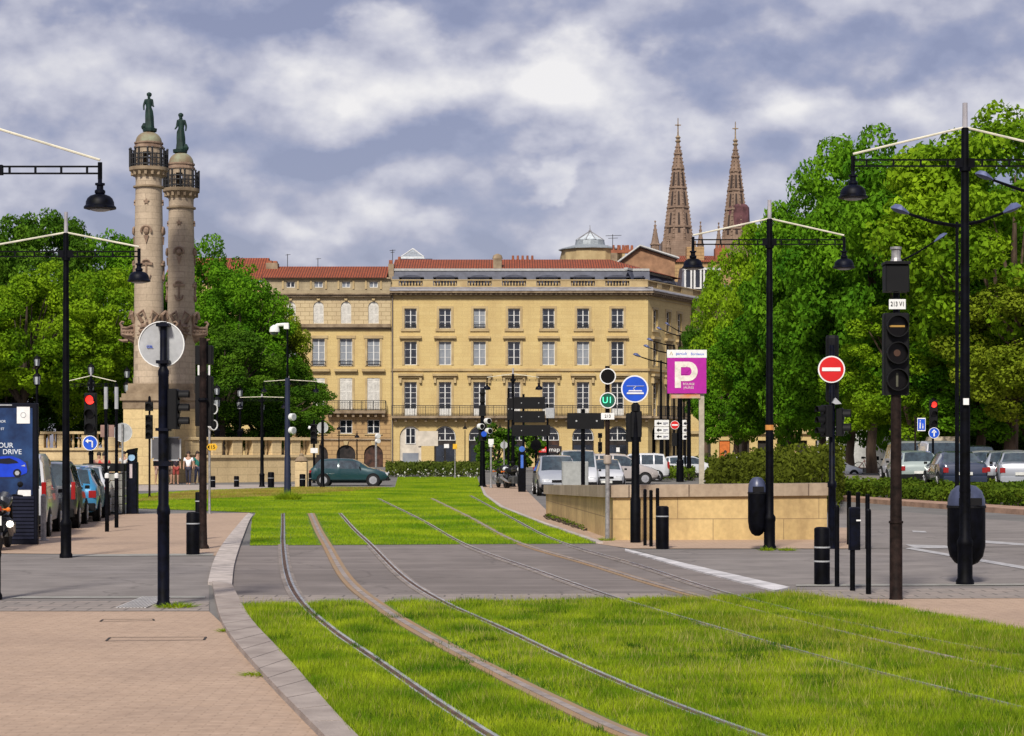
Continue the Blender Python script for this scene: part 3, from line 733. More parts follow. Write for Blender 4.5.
for i in range(5): ch.m = 1; ch.lathe([(.14, 0), (.11, .5)], (xb(513 + i * 5), 7.2, zr(260.2, 7)), 8)
ch.build('chimney', [TRIMD, BRICKR], MBD)
ch = MB(); ch.box(xb(387), xb(392.5), 2.0, 3.2, zb(287), zb(262)); ch.m = 1; ch.box(xb(387.5), xb(391), 2.2, 3.0, zb(262) + .002, zb(258)); ch.lathe([(.28, 0), (.2, .6), (.13, 1.1)], (xb(396), 6, zb(262)), 8)
ch.build('chimney', [TRIMD, BRICKR], MBD)
ae = MB(); ae.cyl((xb(391), 2.6, zb(258)), (xb(391), 2.6, zb(247)), .035, n=5); ae.cyl((xb(388), 2.6, zb(248)), (xb(394), 2.6, zb(247.5)), .03, n=5); ae.cyl((xb(389), 2.6, zb(250)), (xb(393), 2.6, zb(249.5)), .03, n=5)
ae.build('aerial', IRON, MBD)
# balcony
bl = MB(); bl.box(X0 + .1, X1 + .3, -1.0, 0, zb(418.2), zb(416)); bl.box(X0 + .1, X1 + .2, -.75, 0, zb(419.3), zb(418.3))
for i in range(26): bl.box(X0 + .4 + i, X0 + .62 + i, -.7, 0, zb(421.6), zb(419.4))
bl.T = TS; bl.box(.3, 27, -1.0, 0, zb(418.2), zb(416)); bl.T = None
balc = bl.build('balcony', TRIMD, MBD)
railing(balc, X0 + .1, X1 + .3, zb(416), 1.05, -.95)
railing(balc, .2, 27, zb(416), 1.05, -.95, T=TS)
# shopfronts inside the arches
for i, c in enumerate(cols_):
    x = xb(c)
    s = MB()
    if i == 0:
        s.prism([(x - 1.07, 0), (x - 1.07, zb(436.7))] + [(x - 1.07 * math.cos(PI * q / 10), zb(436.7) + 1.07 * math.sin(PI * q / 10)) for q in range(1, 10)] + [(x + 1.07, zb(436.7)), (x + 1.07, 0)], .16, .3)
        s.build('shopfront', PATCHR, MBD); window(MBD, x, zb(444), 1.0, 1.6, 2, y=.1)
        s = MB(); s.box(x - .8, x + .8, .12, .158, zb(464), zb(453)); s.build('shop_window', PANEL, MBD)
        continue
    s.box(x - 1.07, x + 1.07, .14, .32, 0, zb(441)); sf = s.build('shopfront', DARKDOOR if i != 4 else DOORBR, MBD)
    g = MB(); g.box(x - .9, x - .1, .10, .138, .3, 2.2); g.box(x + .1, x + .9, .10, .138, .3, 2.2); g.build('shop_window', PANE, MBD)
    if i == 1:
        pp = MB(); pp.box(x - .1, x + .4, .09, .12, 1.9, 2.3); pp.build('shop_sign', WHITE, MBD)
    if i == 4:
        fs = MB(); fs.box(x - 1.3, x + 1.3, -.12, .02, zb(453), zb(446)); fs = fs.build('shop_sign', mat('shop_fascia', (.03, .02, .02), .5), MBD)
        fr = MB(); fr.box(x - 1.0, x - .05, -.14, -.122, zb(452.3), zb(446.8)); fr.build('sign_panel', SIGN_RED, fs)
        lettering('in', .5, WHITE, fs, (x - .5, -.15, zb(449.8)), sx=1.2); lettering('map', .62, WHITE, fs, (x + .58, -.13, zb(449.6)), sx=1.05)
    if i == 6 or i == 5:
        pp = MB(); pp.box(x - .12, x + .22, .09, .12, zb(452), zb(447.5)); pp.build('shop_sign', WHITE, MBD)
lm = MB()
lm.cyl((xb(392.4), -.12, 0), (xb(392.4), -.12, zb(291)), .07, n=6)
lm.build('drainpipe', mat('zinc_pipe', (.16, .13, .11), .6), MBD)
pip = MB(); pip.T = TS; pip.cyl((12.2, -.12, 0), (12.2, -.12, zb(291)), .09, n=6); pip.build('drainpipe', MATS['zinc_pipe'], MBD)
# pale wall patch left of the second arch
pt = MB(); pt.box(xb(418), xb(438), -.004, .0, zb(446), zb(431)); pt.build('wall_patch', PATCHR, MBD)

# ---- side mansard house continuing the angled wall
SH = thing('mansard_house', 'stone house with slate mansard roof and white dormers half behind the plane trees', 'building', (0, YB, 0))
b = MB(); b.T = TS; b.box(28.05, 46, 0, 12, 0, zb(291)); b.build('wall', LIME, SH)
b = MB(); b.T = TS
b.add([(24, .5, zb(286)), (46, .5, zb(286)), (46, 2.5, zb(262)), (24, 2.5, zb(262)), (46, 12, zb(262)), (24, 12, zb(262)), (24, 12, zb(286))], [(0, 1, 2, 3), (3, 2, 4, 5), (0, 3, 5, 6)])
b.build('roof', SLATE, SH)
km = 9.3; ym = FOC / km - YB; xm = lambda q: (q - 512) / km; zm = lambda q: EYE + (HOR - q) * (1 / km)
b = MB(); b.add([(xm(681), ym, zm(291)), (xm(722), ym, zm(291)), (xm(720), ym + 1.6, zm(266)), (xm(684), ym + 1.6, zm(266)), (xm(684), ym + 6, zm(264)), (xm(720), ym + 6, zm(264)), (xm(681), ym + 7, zm(291))], [(0, 1, 2, 3), (3, 2, 5, 4), (0, 3, 4, 6)]); b.box(xm(681), xm(722), ym - .3, ym + 5, zm(291) - .5, zm(291) - .01); b.build('mansard', SLATE, SH)
for q in (688, 697.5, 707, 716):
    b = MB(); b.box(xm(q - 3.9), xm(q - 2.2), ym - .25, ym + 1.5, zm(289), zm(270)); b.box(xm(q + 2.2), xm(q + 3.9), ym - .25, ym + 1.5, zm(289), zm(270)); b.box(xm(q - 4.3), xm(q + 4.3), ym - .3, ym + 1.6, zm(270) + .003, zm(268)); b.box(xm(q - 2.2), xm(q + 2.2), ym - .2, ym - .05, zm(289), zm(287.5)); d = b.build('dormer', FRAMEW, SH)
    g = MB(); g.box(xm(q - 2.19), xm(q + 2.19), ym - .1, ym - .04, zm(287.4), zm(270)); g.build('pane', PANE, d)

# ---- left building
LB = thing('shuttered_townhouse', 'stone townhouse with white shutters, arched top windows and red tiled roof beside the trees', 'building', (0, YB, 0))
A0, A1 = xb(262), xb(390.8)
cl = [290.5, 318.5, 346, 373.5]
ops = []
for c in cl:
    x = xb(c)
    ops += [(x - .42, x + .42, zb(287.5), zb(281.5)), (x - .52, x + .52, zb(323.5), zb(301.5), 1), (x - .62, x + .62, zb(366), zb(338.5)), (x - .62, x + .62, zb(410), zb(378)), (x - .62, x + .62, zb(433.5), zb(419.8)), (x - .95, x + .95, 0, zb(445), 1)]
LBT = brickmat('pale_block_stone', (.62, .50, .30), (.56, .44, .26), (.36, .27, .15), .9, .42, .03, stain=.35, stain_col=(.34, .25, .15), sscale=.5)
b = MB(); face(b, A0, A1, zb(296), zb(278), [o for o in ops if o[2] > zb(296)], .3); b.build('attic_wall', LIMEG, LB)
b = MB(); face(b, A0, A1, zb(326), zb(296), [o for o in ops if zb(326) < o[2] < zb(296)], .3); b.build('upper_wall', LBT, LB)
b = MB(); face(b, A0, A1, zb(414), zb(326), [o for o in ops if o[3] > zb(413) and o[2] < zb(326)], .3); b.box(A0, A0 + .1, .1, 15, 0, zb(278)); b.build('wall', LIME, LB)
b = MB(); face(b, A0, A1, 0, zb(414) , [o for o in ops if o[3] < zb(413)], .3); b.build('ground_wall', LIMER, LB)
c_ = MB(); c_.box(A0, A1, .9, 1.0, 0, zb(279)); c_.build('inner_wall', MATS['dark_interior'], LB)
for i, c in enumerate(cl):
    x = xb(c)
    window(LB, x, zb(287.5), .84, .6, 1, kind='dark' if i in (0,) else 'pale', y=.15)
    window(LB, x, zb(323.5), 1.04, 2.2, 3, arch=1, kind='shut', y=.12)
    window(LB, x, zb(366), 1.24, 2.75, 4, kind='pale', base=.0); window(LB, x, zb(410), 1.24, 3.2, 1, kind='shut', y=.06)
    window(LB, x, zb(433.5), 1.24, 1.37, 2)
    d = MB(); n = 10; z1 = zb(454.5)
    d.prism([(x - .94, 0), (x - .94, z1)] + [(x - .94 * math.cos(PI * q / n), z1 + .94 * math.sin(PI * q / n)) for q in range(1, n)] + [(x + .94, z1), (x + .94, 0)], .2, .3)
    d.build('door', DARKDOOR if i != 3 else DOORBR, LB)
for c in cl:
    x = xb(c); t = MB()
    for s in (-1, 1):
        a, q = sorted((x + s * .63, x + s * .85)); t.box(a, q, -.06, .04, zb(366), zb(338.5)); t.box(a, q, -.06, .04, zb(410), zb(378))
        a, q = sorted((x + s * .66, x + s * .84)); t.box(a, q, -.10, .04, zb(289), zb(280))
    t.box(x - .95, x + .95, -.12, .04, zb(338.4), zb(335.5)); t.box(x - 1.15, x + 1.15, -.42, .02, zb(371.5), zb(369)); t.box(x - 1.0, x + 1.0, -.2, .02, zb(373), zb(371.6))
    t.box(x - .9, x + .9, -.10, .02, zb(435), zb(433.6))
    t.prism([(x - .12, zb(300.5)), (x + .12, zb(300.5)), (x + .18, zb(298)), (x - .18, zb(298))], -.2, .02)
    t.prism([(x - .15, zb(445)), (x + .15, zb(445)), (x + .25, zb(441)), (x - .25, zb(441))], -.2, .02)
    t.build('window_surround', TRIM, LB)
t = MB(); t.box(A0, A1, -.4, .02, zb(297), zb(295)); t.box(A0, A1, -.6, .02, zb(294.9), zb(293.6)); t.box(A0, A1, -.45, .02, zb(327.5), zb(324.2)); t.box(A0, A1, -.15, .02, zb(329.5), zb(327.6)); t.box(A0, A1, -.14, .02, zb(440), zb(438.6)); t.box(A0, A1, -.3, .02, zb(279), zb(277.5))
t.build('cornice', TRIMD, LB)
bl = MB(); bl.box(xb(327), xb(386), -1.0, 0, zb(413.5), zb(410.6)); 
for i in range(8): bl.box(xb(330) + i * .75, xb(330) + .25 + i * .75, -.8, 0, zb(417), zb(413.6))
bo = bl.build('balcony', TRIMD, LB); railing(bo, xb(327), xb(386), zb(410.6), 1.0, -.95, returns=.9)
for c in cl: railing(bo, xb(c) - .72, xb(c) + .72, zb(366), .5, -.12, name='railing')
t = MB(); t.add([(A0, -.45, zb(278)), (A1 - .4, -.45, zb(278)), (A1 - .4, 4, zr(266.5, 4)), (A0, 4, zr(266.5, 4)), (A1 - .4, 11, zb(277)), (A0, 11, zb(277))], [(0, 1, 2, 3), (3, 2, 4, 5)])
t.build('roof', TILE, LB)
ae = MB()
for x, h in ((283, 254), (314, 258)):
    ae.cyl((xb(x), 4, zb(268)), (xb(x), 4, zr(h, 4)), .035, n=5); ae.cyl((xb(x - 2), 4, zr(h + 1, 4)), (xb(x + 3), 4, zr(h + .5, 4)), .025, n=5)
ae.build('aerial', IRON, LB)

# ---- red roofed house further left, mostly behind the trees
HB = thing('red_roofed_house', 'house with bright red roof and stone chimney rising above the left trees', 'building', (xb(262), YB, 0))
b = MB(); b.box(-10, 0, 1, 13, 0, zb(281)); b.build('wall', LIME, HB)
b = MB(); b.add([(-10, .6, zb(280)), (0, .6, zb(280)), (0, 6, zr(258, 6)), (-10, 6, zr(258, 6)), (0, 13, zb(270)), (-10, 13, zb(270))], [(0, 1, 2, 3), (3, 2, 4, 5), (1, 4, 2)]); b.build('roof', TILE, HB)
b = MB(); b.box(.02, 1.2, 3, 4.5, zb(285), zb(260)); b.m = 1; b.box(.2, .6, 3.2, 4.2, zb(260) + .002, zb(257.5)); b.box(.7, 1.1, 3.2, 4.2, zb(260) + .002, zb(258)); b.build('chimney', [TRIMD, BRICKR], HB)

# ---- glass lantern houses behind the ridge
def behind(px, k): return ((px - 512) / k, FOC / k)
def zk(y, k): return EYE + (HOR - y) / k
k = 8.4; x, y = behind(590, k)
DB = thing('lantern_roof_building', 'round turret building topped by a pointed glass lantern behind the tiled roof', 'building', (x, y, 0))
b = MB(); b.lathe([(3.4, 0), (3.4, zk(250.5, k))], n=12); b.box(-3.4, 4.2, .5, 8, 0, zk(252, k)); b.build('wall', TRIM, DB)
b = MB(); b.lathe([(3.75, zk(250.5, k)), (3.75, zk(249.6, k)), (1.8, zk(245.2, k)), (1.7, zk(240.5, k))], n=12); b.build('roof', mat('zinc_grey', (.30, .33, .35), .5, .2), DB)
b = MB(); b.lathe([(1.75, zk(240.4, k)), (1.6, zk(239.6, k)), (.12, zk(232, k))], n=10); lt = b.build('lantern', mat('pale_glass', (.55, .60, .63), .2, var=.15), DB)
b = MB(); b.lathe([(.08, zk(232, k)), (.2, zk(231, k)), (.05, zk(229.5, k)), (.03, zk(225, k))], n=6)
for i in range(10):
    a = 2 * PI * i / 10; b.cyl((1.7 * math.cos(a), 1.7 * math.sin(a), zk(240, k)), (.1 * math.cos(a), .1 * math.sin(a), zk(231.8, k) + .05), .06, n=4)
b.build('finial', LEAD, DB)
b = MB(); b.box(2.3, 3.9, 3.0, 4.4, zk(252, k), zk(247.5, k)); b.m = 1
for i in range(5): b.lathe([(.2, 0), (.15, .55)], (2.2 + i * .75, 3.6 + .01 * i, zk(246.9, k)), 7)
b.box(2.0, 5.6, 3.2, 4.2, zk(248.8, k), zk(246.9, k))
b.build('chimney', [TRIMD, BRICKR], DB)
k = 9.0; x, y = behind(413, k)
SK = thing('glass_roof_lantern', 'small pale pyramid skylight rising behind the left end of the tiled roof', 'skylight', (x, y, 0))
b = MB(); b.box(-1.6, 2.2, -1.6, 1.6, 18, zk(260, k)); b.build('base', SLATE, SK)
b = MB(); b.lathe([(1.9, zk(259.8, k)), (1.75, zk(257.5, k)), (.9, zk(253.5, k)), (.06, zk(249, k))], n=4, a0=PI / 4); b.build('glazing', mat('grey_glass', (.30, .33, .36), .3, var=.2), SK)
b = MB()
for i in range(4):
    a = PI / 4 + i * PI / 2; b.cyl((1.8 * math.cos(a), 1.8 * math.sin(a), zk(258, k)), (0, 0, zk(248.6, k)), .07, n=4)
b.build('ridge', FRAMEW, SK)
k = 8.8; x, y = behind(652, k)
GB = thing('gabled_brick_house', 'low gabled house with orange brick wall and tile roof below the left spire', 'building', (x, y, 0))
b = MB(); b.prism([(-3.6, 0), (-3.6, zk(262, k)), (-1.4, zk(247.5, k)), (2.6, zk(259, k)), (2.6, 0)], 0, 8); b.build('wall', mat('orange_brick_wall', (.33, .18, .10), .85, var=.2, scale=.8), GB)
b = MB(); b.add([(-4.1, -.4, zk(264, k)), (-1.4, -.4, zk(246, k)), (-1.4, 9, zk(246, k)), (-4.1, 9, zk(264, k)), (3.0, -.4, zk(258.5, k)), (3.0, 9, zk(258.5, k))], [(0, 1, 2, 3), (1, 4, 5, 2)]); b.build('roof', mat('pale_eave_tiles', (.42, .27, .20), .8, var=.2), GB)
b = MB(); b.tube([(-4.15, -.45, zk(264, k)), (-1.4, -.45, zk(246, k)), (3.05, -.45, zk(258.5, k))], .15, 5); b.build('eave', mat('pale_zinc', (.42, .42, .40), .6), GB)
b = MB(); b.box(-4.6, -3.9, 1, 2, zk(262, k), zk(252, k)); b.m = 1
for i in range(4): b.lathe([(.16, 0), (.12, .6)], (-4.3 + i * .55, 1.5, zk(249, k)), 6)
b.box(-4.6, -2.3, 1.1, 1.9, zk(252, k) + .01, zk(249, k)); b.build('chimney', [TRIMD, BRICKR], GB)
ae = MB(); ae.cyl((-4.4, 1.4, zk(249, k)), (-4.4, 1.4, zk(233, k)), .04, n=5); ae.cyl((-5.2, 1.4, zk(234.5, k)), (-3.4, 1.4, zk(234, k)), .03, n=5); ae.cyl((-4.9, 1.4, zk(237, k)), (-3.8, 1.4, zk(236.7, k)), .03, n=5); ae.build('aerial', IRON, GB)
k = 8.0; x, y = behind(705, k)
RB = thing('tall_tiled_house', 'pinkish stone house with tiled roof and red chimneys between the two spires', 'building', (x, y, 0))
b = MB(); b.box(-4.0, 6, 0, 10, 0, zk(262, k)); b.build('wall', LIMER, RB)
b = MB(); b.add([(-4.2, -.3, zk(262, k)), (6.2, -.3, zk(262, k)), (6.2, 5, zk(252, k)), (-4.2, 5, zk(252, k)), (6.2, 10, zk(262, k)), (-4.2, 10, zk(262, k))], [(0, 1, 2, 3), (3, 2, 4, 5), (0, 3, 5), (1, 4, 2)]); b.build('roof', TILE, RB)
b = MB(); b.box(-2.2, .0, 1, 3, zk(263, k), zk(246, k)); b.m = 1
b.box(1.4, 2.8, 1, 3, zk(263, k), zk(247, k))
for i in range(3): b.lathe([(.17, 0), (.12, .6)], (1.65 + i * .45, 2, zk(247, k) + .002), 6)
b.build('chimney', [LIMER, BRICKR], RB)

# ---- cathedral
k = 4.0; x, y = behind(678, k)
CS = brickmat('gothic_stone', (.32, .225, .165), (.26, .18, .13), (.22, .15, .11), 1.2, .5, .03, stain=.6, stain_col=(.10, .065, .045), sscale=.35)
CA = thing('cathedral', 'twin gothic openwork spires with crosses and small pinnacles on the skyline', 'cathedral', (x, y, 0))
def spire(cx, cy, ytop, ybase, wbase, kk):
    zt, z0 = zk(ytop, kk), zk(ybase, kk); H = zt - z0; b = MB(); n = 8; rb = wbase / 2 / kk * 1.06
    rad = lambda t: rb * (1 - t) ** .86 + .12
    prof = []
    for i in range(22):
        t = i / 21; prof.append((rad(t), z0 + H * t))
        if i in (3, 7, 11, 15, 18): prof += [(rad(t) + .35, z0 + H * t + .02), (rad(t) + .35, z0 + H * t + .5), (rad(t + .008), z0 + H * t + .55)]
    b.lathe(prof, (cx, cy, 0), n, a0=PI / 8)
    for e in range(8):          # crockets up every rib
        a = PI / 8 + 2 * PI * e / 8
        for i in range(1, 26):
            t = i / 27; r = rad(t) ; z = z0 + H * t; s = .42 * (1 - t * .4)
            b.lathe([(.10, 0), (s * .7, s * .4), (s * .55, s * .9), (.05, s * 1.1)], (cx + (r + .18) * math.cos(a), cy + (r + .18) * math.sin(a), z), 5)
        b.tube([(cx + rad(t) * math.cos(a), cy + rad(t) * math.sin(a), z0 + H * t) for t in (0, .25, .5, .75, .97)], [.3, .26, .22, .18, .12], 5)
    o = b.build('spire', CS, CA)
    h = MB()
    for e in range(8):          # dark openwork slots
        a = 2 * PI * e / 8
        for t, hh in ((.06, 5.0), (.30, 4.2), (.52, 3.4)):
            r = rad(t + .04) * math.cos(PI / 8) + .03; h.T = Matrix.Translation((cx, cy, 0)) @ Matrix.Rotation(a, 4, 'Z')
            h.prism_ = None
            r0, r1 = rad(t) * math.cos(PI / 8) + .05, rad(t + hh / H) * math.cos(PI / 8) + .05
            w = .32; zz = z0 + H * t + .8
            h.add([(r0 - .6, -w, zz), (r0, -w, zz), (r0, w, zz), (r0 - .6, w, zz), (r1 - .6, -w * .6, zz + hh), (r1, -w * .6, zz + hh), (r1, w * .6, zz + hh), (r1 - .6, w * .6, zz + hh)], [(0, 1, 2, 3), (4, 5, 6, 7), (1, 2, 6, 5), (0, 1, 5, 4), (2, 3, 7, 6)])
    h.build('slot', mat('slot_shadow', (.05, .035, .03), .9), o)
    c = MB(); c.lathe([(.35, zt - .8), (.75, zt - .3), (.35, zt + .2), (.7, zt + .6), (.2, zt + 1.2), (.10, zt + 5.5)], (cx, cy, 0), 8)
    c.box(cx - .75, cx + .75, cy - .1, cy + .1, zt + 3.6, zt + 3.85); c.lathe([(.05, -.4), (.35, 0), (.05, .4)], (cx, cy, zt + 3.7), 6)
    c.build('finial', TRIMD, o)
    return o
spire(0, 0, 140, 243, 27, k)
k2 = 3.95; spire((737 - 512) / k2 - x, 10, 141, 243, 25, k2)
for (px, yt, yb, w) in ((654, 222, 247, 9), (699, 223, 247, 6.5), (717, 224, 247, 6.5), (690, 235, 250, 5), (667, 236, 250, 4.5)):
    b = MB(); zt, z0 = zk(yt, k), zk(yb, k); cx = (px - 512) / k - x; r = w / 2 / k
    b.lathe([(r, z0 - 6), (r, z0), (r * 1.25, z0 + .1), (r * .9, z0 + .6), (r * .45, (z0 + zt) / 2), (.08, zt - .7), (.2, zt - .4), (.03, zt)], (cx, -4, 0), 8)
    for e in range(4):
        for i in range(1, 6):
            t = i / 6; rr_ = r * .9 * (1 - t); a = PI / 4 + e * PI / 2; b.box(cx + rr_ * math.cos(a) - .1, cx + rr_ * math.cos(a) + .12, -4 + rr_ * math.sin(a) - .1, -4 + rr_ * math.sin(a) + .1, z0 + .6 + (zt - z0) * t, z0 + .85 + (zt - z0) * t)
    b.build('pinnacle', CS, CA)
b = MB(); b.box(-4.2, 4.2, -4, 4, 0, zk(243, k) + .1); b.T = Matrix.Translation(((737 - 512) / k2 - x, 10, 0)); b.box(-4.1, 4.1, -4, 4, 0, zk(243, k2) + .1); b.T = None; b.box(-3, 22, 6, 60, 0, 40); b.build('tower', CS, CA)
b = MB(); b.T = Matrix.Translation(((739.5 - 512) / k2 - x, 10, 0)) ; b.lathe([(3.1, zk(226, k2)), (2.9, zk(206, k2)), (2.3, zk(203, k2))], n=10); b.build('scaffold_net', mat('maroon_net', (.13, .055, .06), .9, var=.25, scale=.5), CA)

# ---- low stone buildings behind the plane trees on the right
k = 11.0; x, y = behind(690, k)
LS = thing('low_stone_terrace', 'sunlit pale stone terrace of shops seen under the plane tree branches', 'building', (x, y, 0))
ops = []
for i in range(13): ops += [(.9 + i * 1.75, 1.9 + i * 1.75, 0, 2.6), (.9 + i * 1.75, 1.9 + i * 1.75, 4.0, 5.6)]
b = MB(); face(b, 0, 24, 0, 9, ops, .3); b.build('wall', LIME, LS)
b = MB(); b.box(.1, 23.9, .31, .4, 0, 8.9); b.build('inner_wall', MATS['dark_interior'], LS)
b = MB(); b.box(-.1, 24.1, -.3, .02, 3.2, 3.45); b.box(-.1, 24.1, -.4, .02, 9.0, 9.4); b.build('cornice', TRIM, LS)
b = MB(); b.add([(-.2, -.5, 9.4), (24.2, -.5, 9.4), (24.2, 5, 11.4), (-.2, 5, 11.4)], [(0, 1, 2, 3)]); b.build('roof', TILE, LS)
b = MB(); b.box(.95 + 1.75, 1.85 + 1.75, .05, .12, .9, 2.5); b.build('door', mat('orange_door', (.6, .16, .03), .5), LS)
# ================================================================ ROSTRAL COLUMNS
COLST = brickmat('column_stone', (.54, .43, .31), (.47, .375, .27), (.33, .26, .19), .75, .34, .012, stain=.55, stain_col=(.22, .16, .105), sscale=.45)
CARV = mat('carved_stone_brown', (.33, .235, .165), .9, scale=2.2, col2=(.16, .10, .07), bump=.6)
COPPER = mat('weathered_dome', (.27, .30, .20), .8, scale=1.6, col2=(.20, .14, .085), bump=.3)
BRONZE = mat('verdigris_bronze', (.012, .040, .030), .6, .2, scale=3, col2=(.006, .016, .014))
def skin_mesh(name, verts, edges, rad, levels=1, root=0):
    me = bpy.data.meshes.new(name); me.from_pydata([Vector(v) for v in verts], edges, [])
    o = bpy.data.objects.new(name, me); COL.objects.link(o)
    sk = o.modifiers.new('Skin', 'SKIN'); sk.use_smooth_shade = True
    for i, r in enumerate(rad):
        v = me.skin_vertices[0].data[i]; v.radius = (r, r) if not isinstance(r, tuple) else r; v.use_root = (i == root)
    sb = o.modifiers.new('Sub', 'SUBSURF'); sb.levels = levels; sb.render_levels = levels
    bpy.context.view_layer.update()
    nm = bpy.data.meshes.new_from_object(o.evaluated_get(bpy.context.evaluated_depsgraph_get())); bpy.data.objects.remove(o)
    nm.name = name; return nm
def statue(loc, h, label, mirror=1, arm=0):
    s = h / 1.8; m = mirror
    verts = [(0, 0, .95), (0, 0, 1.15), (0, .0, 1.38), (0, 0, 1.50), (.02 * m, -.02, 1.62), (.02 * m, -.01, 1.74),
             (.2 * m, 0, 1.42), (.24 * m, -.03, 1.14), (.33 * m, -.20, 1.10 if not arm else 1.0),
             (-.2 * m, 0, 1.42), (-.29 * m, -.02, 1.16), (-.26 * m, -.08, .92),
             (.10 * m, 0, .9), (.11 * m, -.03, .5), (.11 * m, -.02, .08), (.12 * m, -.14, .05),
             (-.10 * m, 0, .9), (-.11 * m, .02, .5), (-.12 * m, .03, .08), (-.13 * m, -.09, .05)]
    edges = [(0, 1), (1, 2), (2, 3), (3, 4), (4, 5), (2, 6), (6, 7), (7, 8), (2, 9), (9, 10), (10, 11), (0, 12), (12, 13), (13, 14), (14, 15), (0, 16), (16, 17), (17, 18), (18, 19)]
    rad = [.15, .12, .15, .065, .105, .10, .085, .06, .04, .085, .06, .045, .12, .09, .06, .05, .12, .09, .06, .05]
    me = skin_mesh('body', verts, edges, rad); me.materials.clear(); me.materials.append(BRONZE)
    t = thing('statue', label, 'statue', loc)
    o = link('body', me, t); o.scale = (s * .86, s * .86, s)
    b = MB(); n = 18; rings = []
    prof = [(.30, .02), (.27, .3), (.25, .6), (.22, .9), (.17, 1.08), (.21, 1.25), (.20, 1.42), (.08, 1.5)]
    vs = []
    for j, (r, z) in enumerate(prof):
        for i in range(n):
            a = 2 * PI * i / n; q = r * (1 + (.12 if z < 1 else .03) * math.sin(a * 5 + z * 3)); vs.append((q * math.cos(a) * 1.0 + (.03 * m if z < 1 else 0), q * math.sin(a) * .8, z))
    fs = [(j * n + i, j * n + (i + 1) % n, (j + 1) * n + (i + 1) % n, (j + 1) * n + i) for j in range(len(prof) - 1) for i in range(n)]
    b.add(vs, fs); r_ = b.build('robe', BRONZE, t, smooth=True); r_.scale = (s * .8, s * .8, s)
    b = MB(); b.lathe([(.34, -.12), (.36, .03), (.2, .06)], (.05 * m, 0, 0), 10); b.lathe([(.12, 0), (.16, .12), (.06, .3)], (-.22 * m, -.02, 0), 8); p = b.build('plinth', BRONZE, t); p.scale = (s, s, s)
    b = MB(); b.lathe([(.115, 0), (.13, .06), (.12, .12), (.05, .17)], (.02 * m, 0, 1.65), 9); p = b.build('crown', BRONZE, t); p.scale = (s, s, s)
    return t
def rostral(px, k, dy, px_w, label, slabel, mirror, ped_w, arm):
    c = thing('rostral_column', label, 'column', ((px - 512) / k, FOC / k, 0))
    Z = lambda y: EYE + (HOR - y) / k
    w = px_w / k
    b = MB(); n = 28
    b.lathe([(w * .56, Z(384)), (w * .56, Z(379)), (w * .54, Z(376)), (w * .53, Z(318 + dy)), (w * .5, Z(220 + dy)), (w * .475, Z(186 + dy)), (w * .475, Z(181 + dy)), (w * .48, Z(178 + dy))], n=n)
    b.build('shaft', COLST, c, smooth=True)
    b = MB()
    b.lathe([(w * .48, Z(188.5 + dy)), (w * .56, Z(188 + dy)), (w * .56, Z(186.5 + dy)), (w * .48, Z(186 + dy))], n=n)
    b.lathe([(w * .49, Z(178 + dy)), (w * .56, Z(174.5 + dy)), (w * .66, Z(171.5 + dy)), (w * .70, Z(171.3 + dy)), (w * .71, Z(168 + dy))], n=n)
    for i in range(16):
        a = 2 * PI * i / 16; b.box(w * .6 * math.cos(a) - .07, w * .6 * math.cos(a) + .07, w * .6 * math.sin(a) - .07, w * .6 * math.sin(a) + .07, Z(176 + dy), Z(171.6 + dy))
    b.build('capital', TRIMD, c, smooth=True)
    # watch room with arched openings on every side
    r = w * .49; z0, z1 = Z(168 + dy), Z(149 + dy); b = MB(); m_ = 24
    for i in range(m_):
        a0, a1 = 2 * PI * i / m_, 2 * PI * (i + 1) / m_; am = (a0 + a1) / 2
        openq = any(abs((am - q + PI) % (2 * PI) - PI) < .30 for q in (-PI / 2 + .05, 0.05, PI / 2 + .05, PI + .05))
        p = lambda a, rr_, z: (rr_ * math.cos(a), rr_ * math.sin(a), z)
        lo = z0 if not openq else z0 + (z1 - z0) * .78
        for rr_, flip in ((r, 0), (r * .8, 1)):
            b.add([p(a0, rr_, lo), p(a1, rr_, lo), p(a1, rr_, z1), p(a0, rr_, z1)], [(0, 1, 2, 3)])
        b.add([p(a0, r, lo), p(a1, r, lo), p(a1, r * .8, lo), p(a0, r * .8, lo)], [(0, 1, 2, 3)])
        b.add([p(a0, r, lo), p(a0, r * .8, lo), p(a0, r * .8, z0), p(a0, r, z0)], [(0, 1, 2, 3)]); b.add([p(a1, r, lo), p(a1, r * .8, lo), p(a1, r * .8, z0), p(a1, r, z0)], [(0, 1, 2, 3)])
    b.build('watch_room', COLST, c)
    b = MB(); b.lathe([(r, z1), (r * 1.09, z1 + .03), (r * 1.09, z1 + .13), (r * 1.0, z1 + .16), (r * 1.0, Z(144.5 + dy)), (r * 1.07, Z(144.3 + dy)), (r * 1.07, Z(142.8 + dy)), (r * .97, Z(142.5 + dy))], n=24); b.build('frieze', CARV, c)
    b = MB(); zd = Z(142.5 + dy); zt = Z(131.5 + dy)
    b.lathe([(r * .97 * math.cos(t * PI / 2 / 9), zd + (zt - zd) * math.sin(t * PI / 2 / 9)) for t in range(10)], n=24); b.build('dome', COPPER, c, smooth=True)
    b = MB(); rr_ = w * .68
    n_ = 26
    for i in range(n_):
        a = 2 * PI * i / n_; x, y = rr_ * math.cos(a), rr_ * math.sin(a); tall = i % 3 != 1
        b.cyl((x, y, z0), (x, y, z0 + (.72 if not tall else .92)), .035 if not tall else .055, n=5)
        if tall: b.ball((x, y, z0 + .98), .07, 6)
    for zz in (.12, .45, .68): b.tube([(rr_ * math.cos(2 * PI * i / 32), rr_ * math.sin(2 * PI * i / 32), z0 + zz) for i in range(33)], .035, 4)
    b.build('railing', IRON, c)
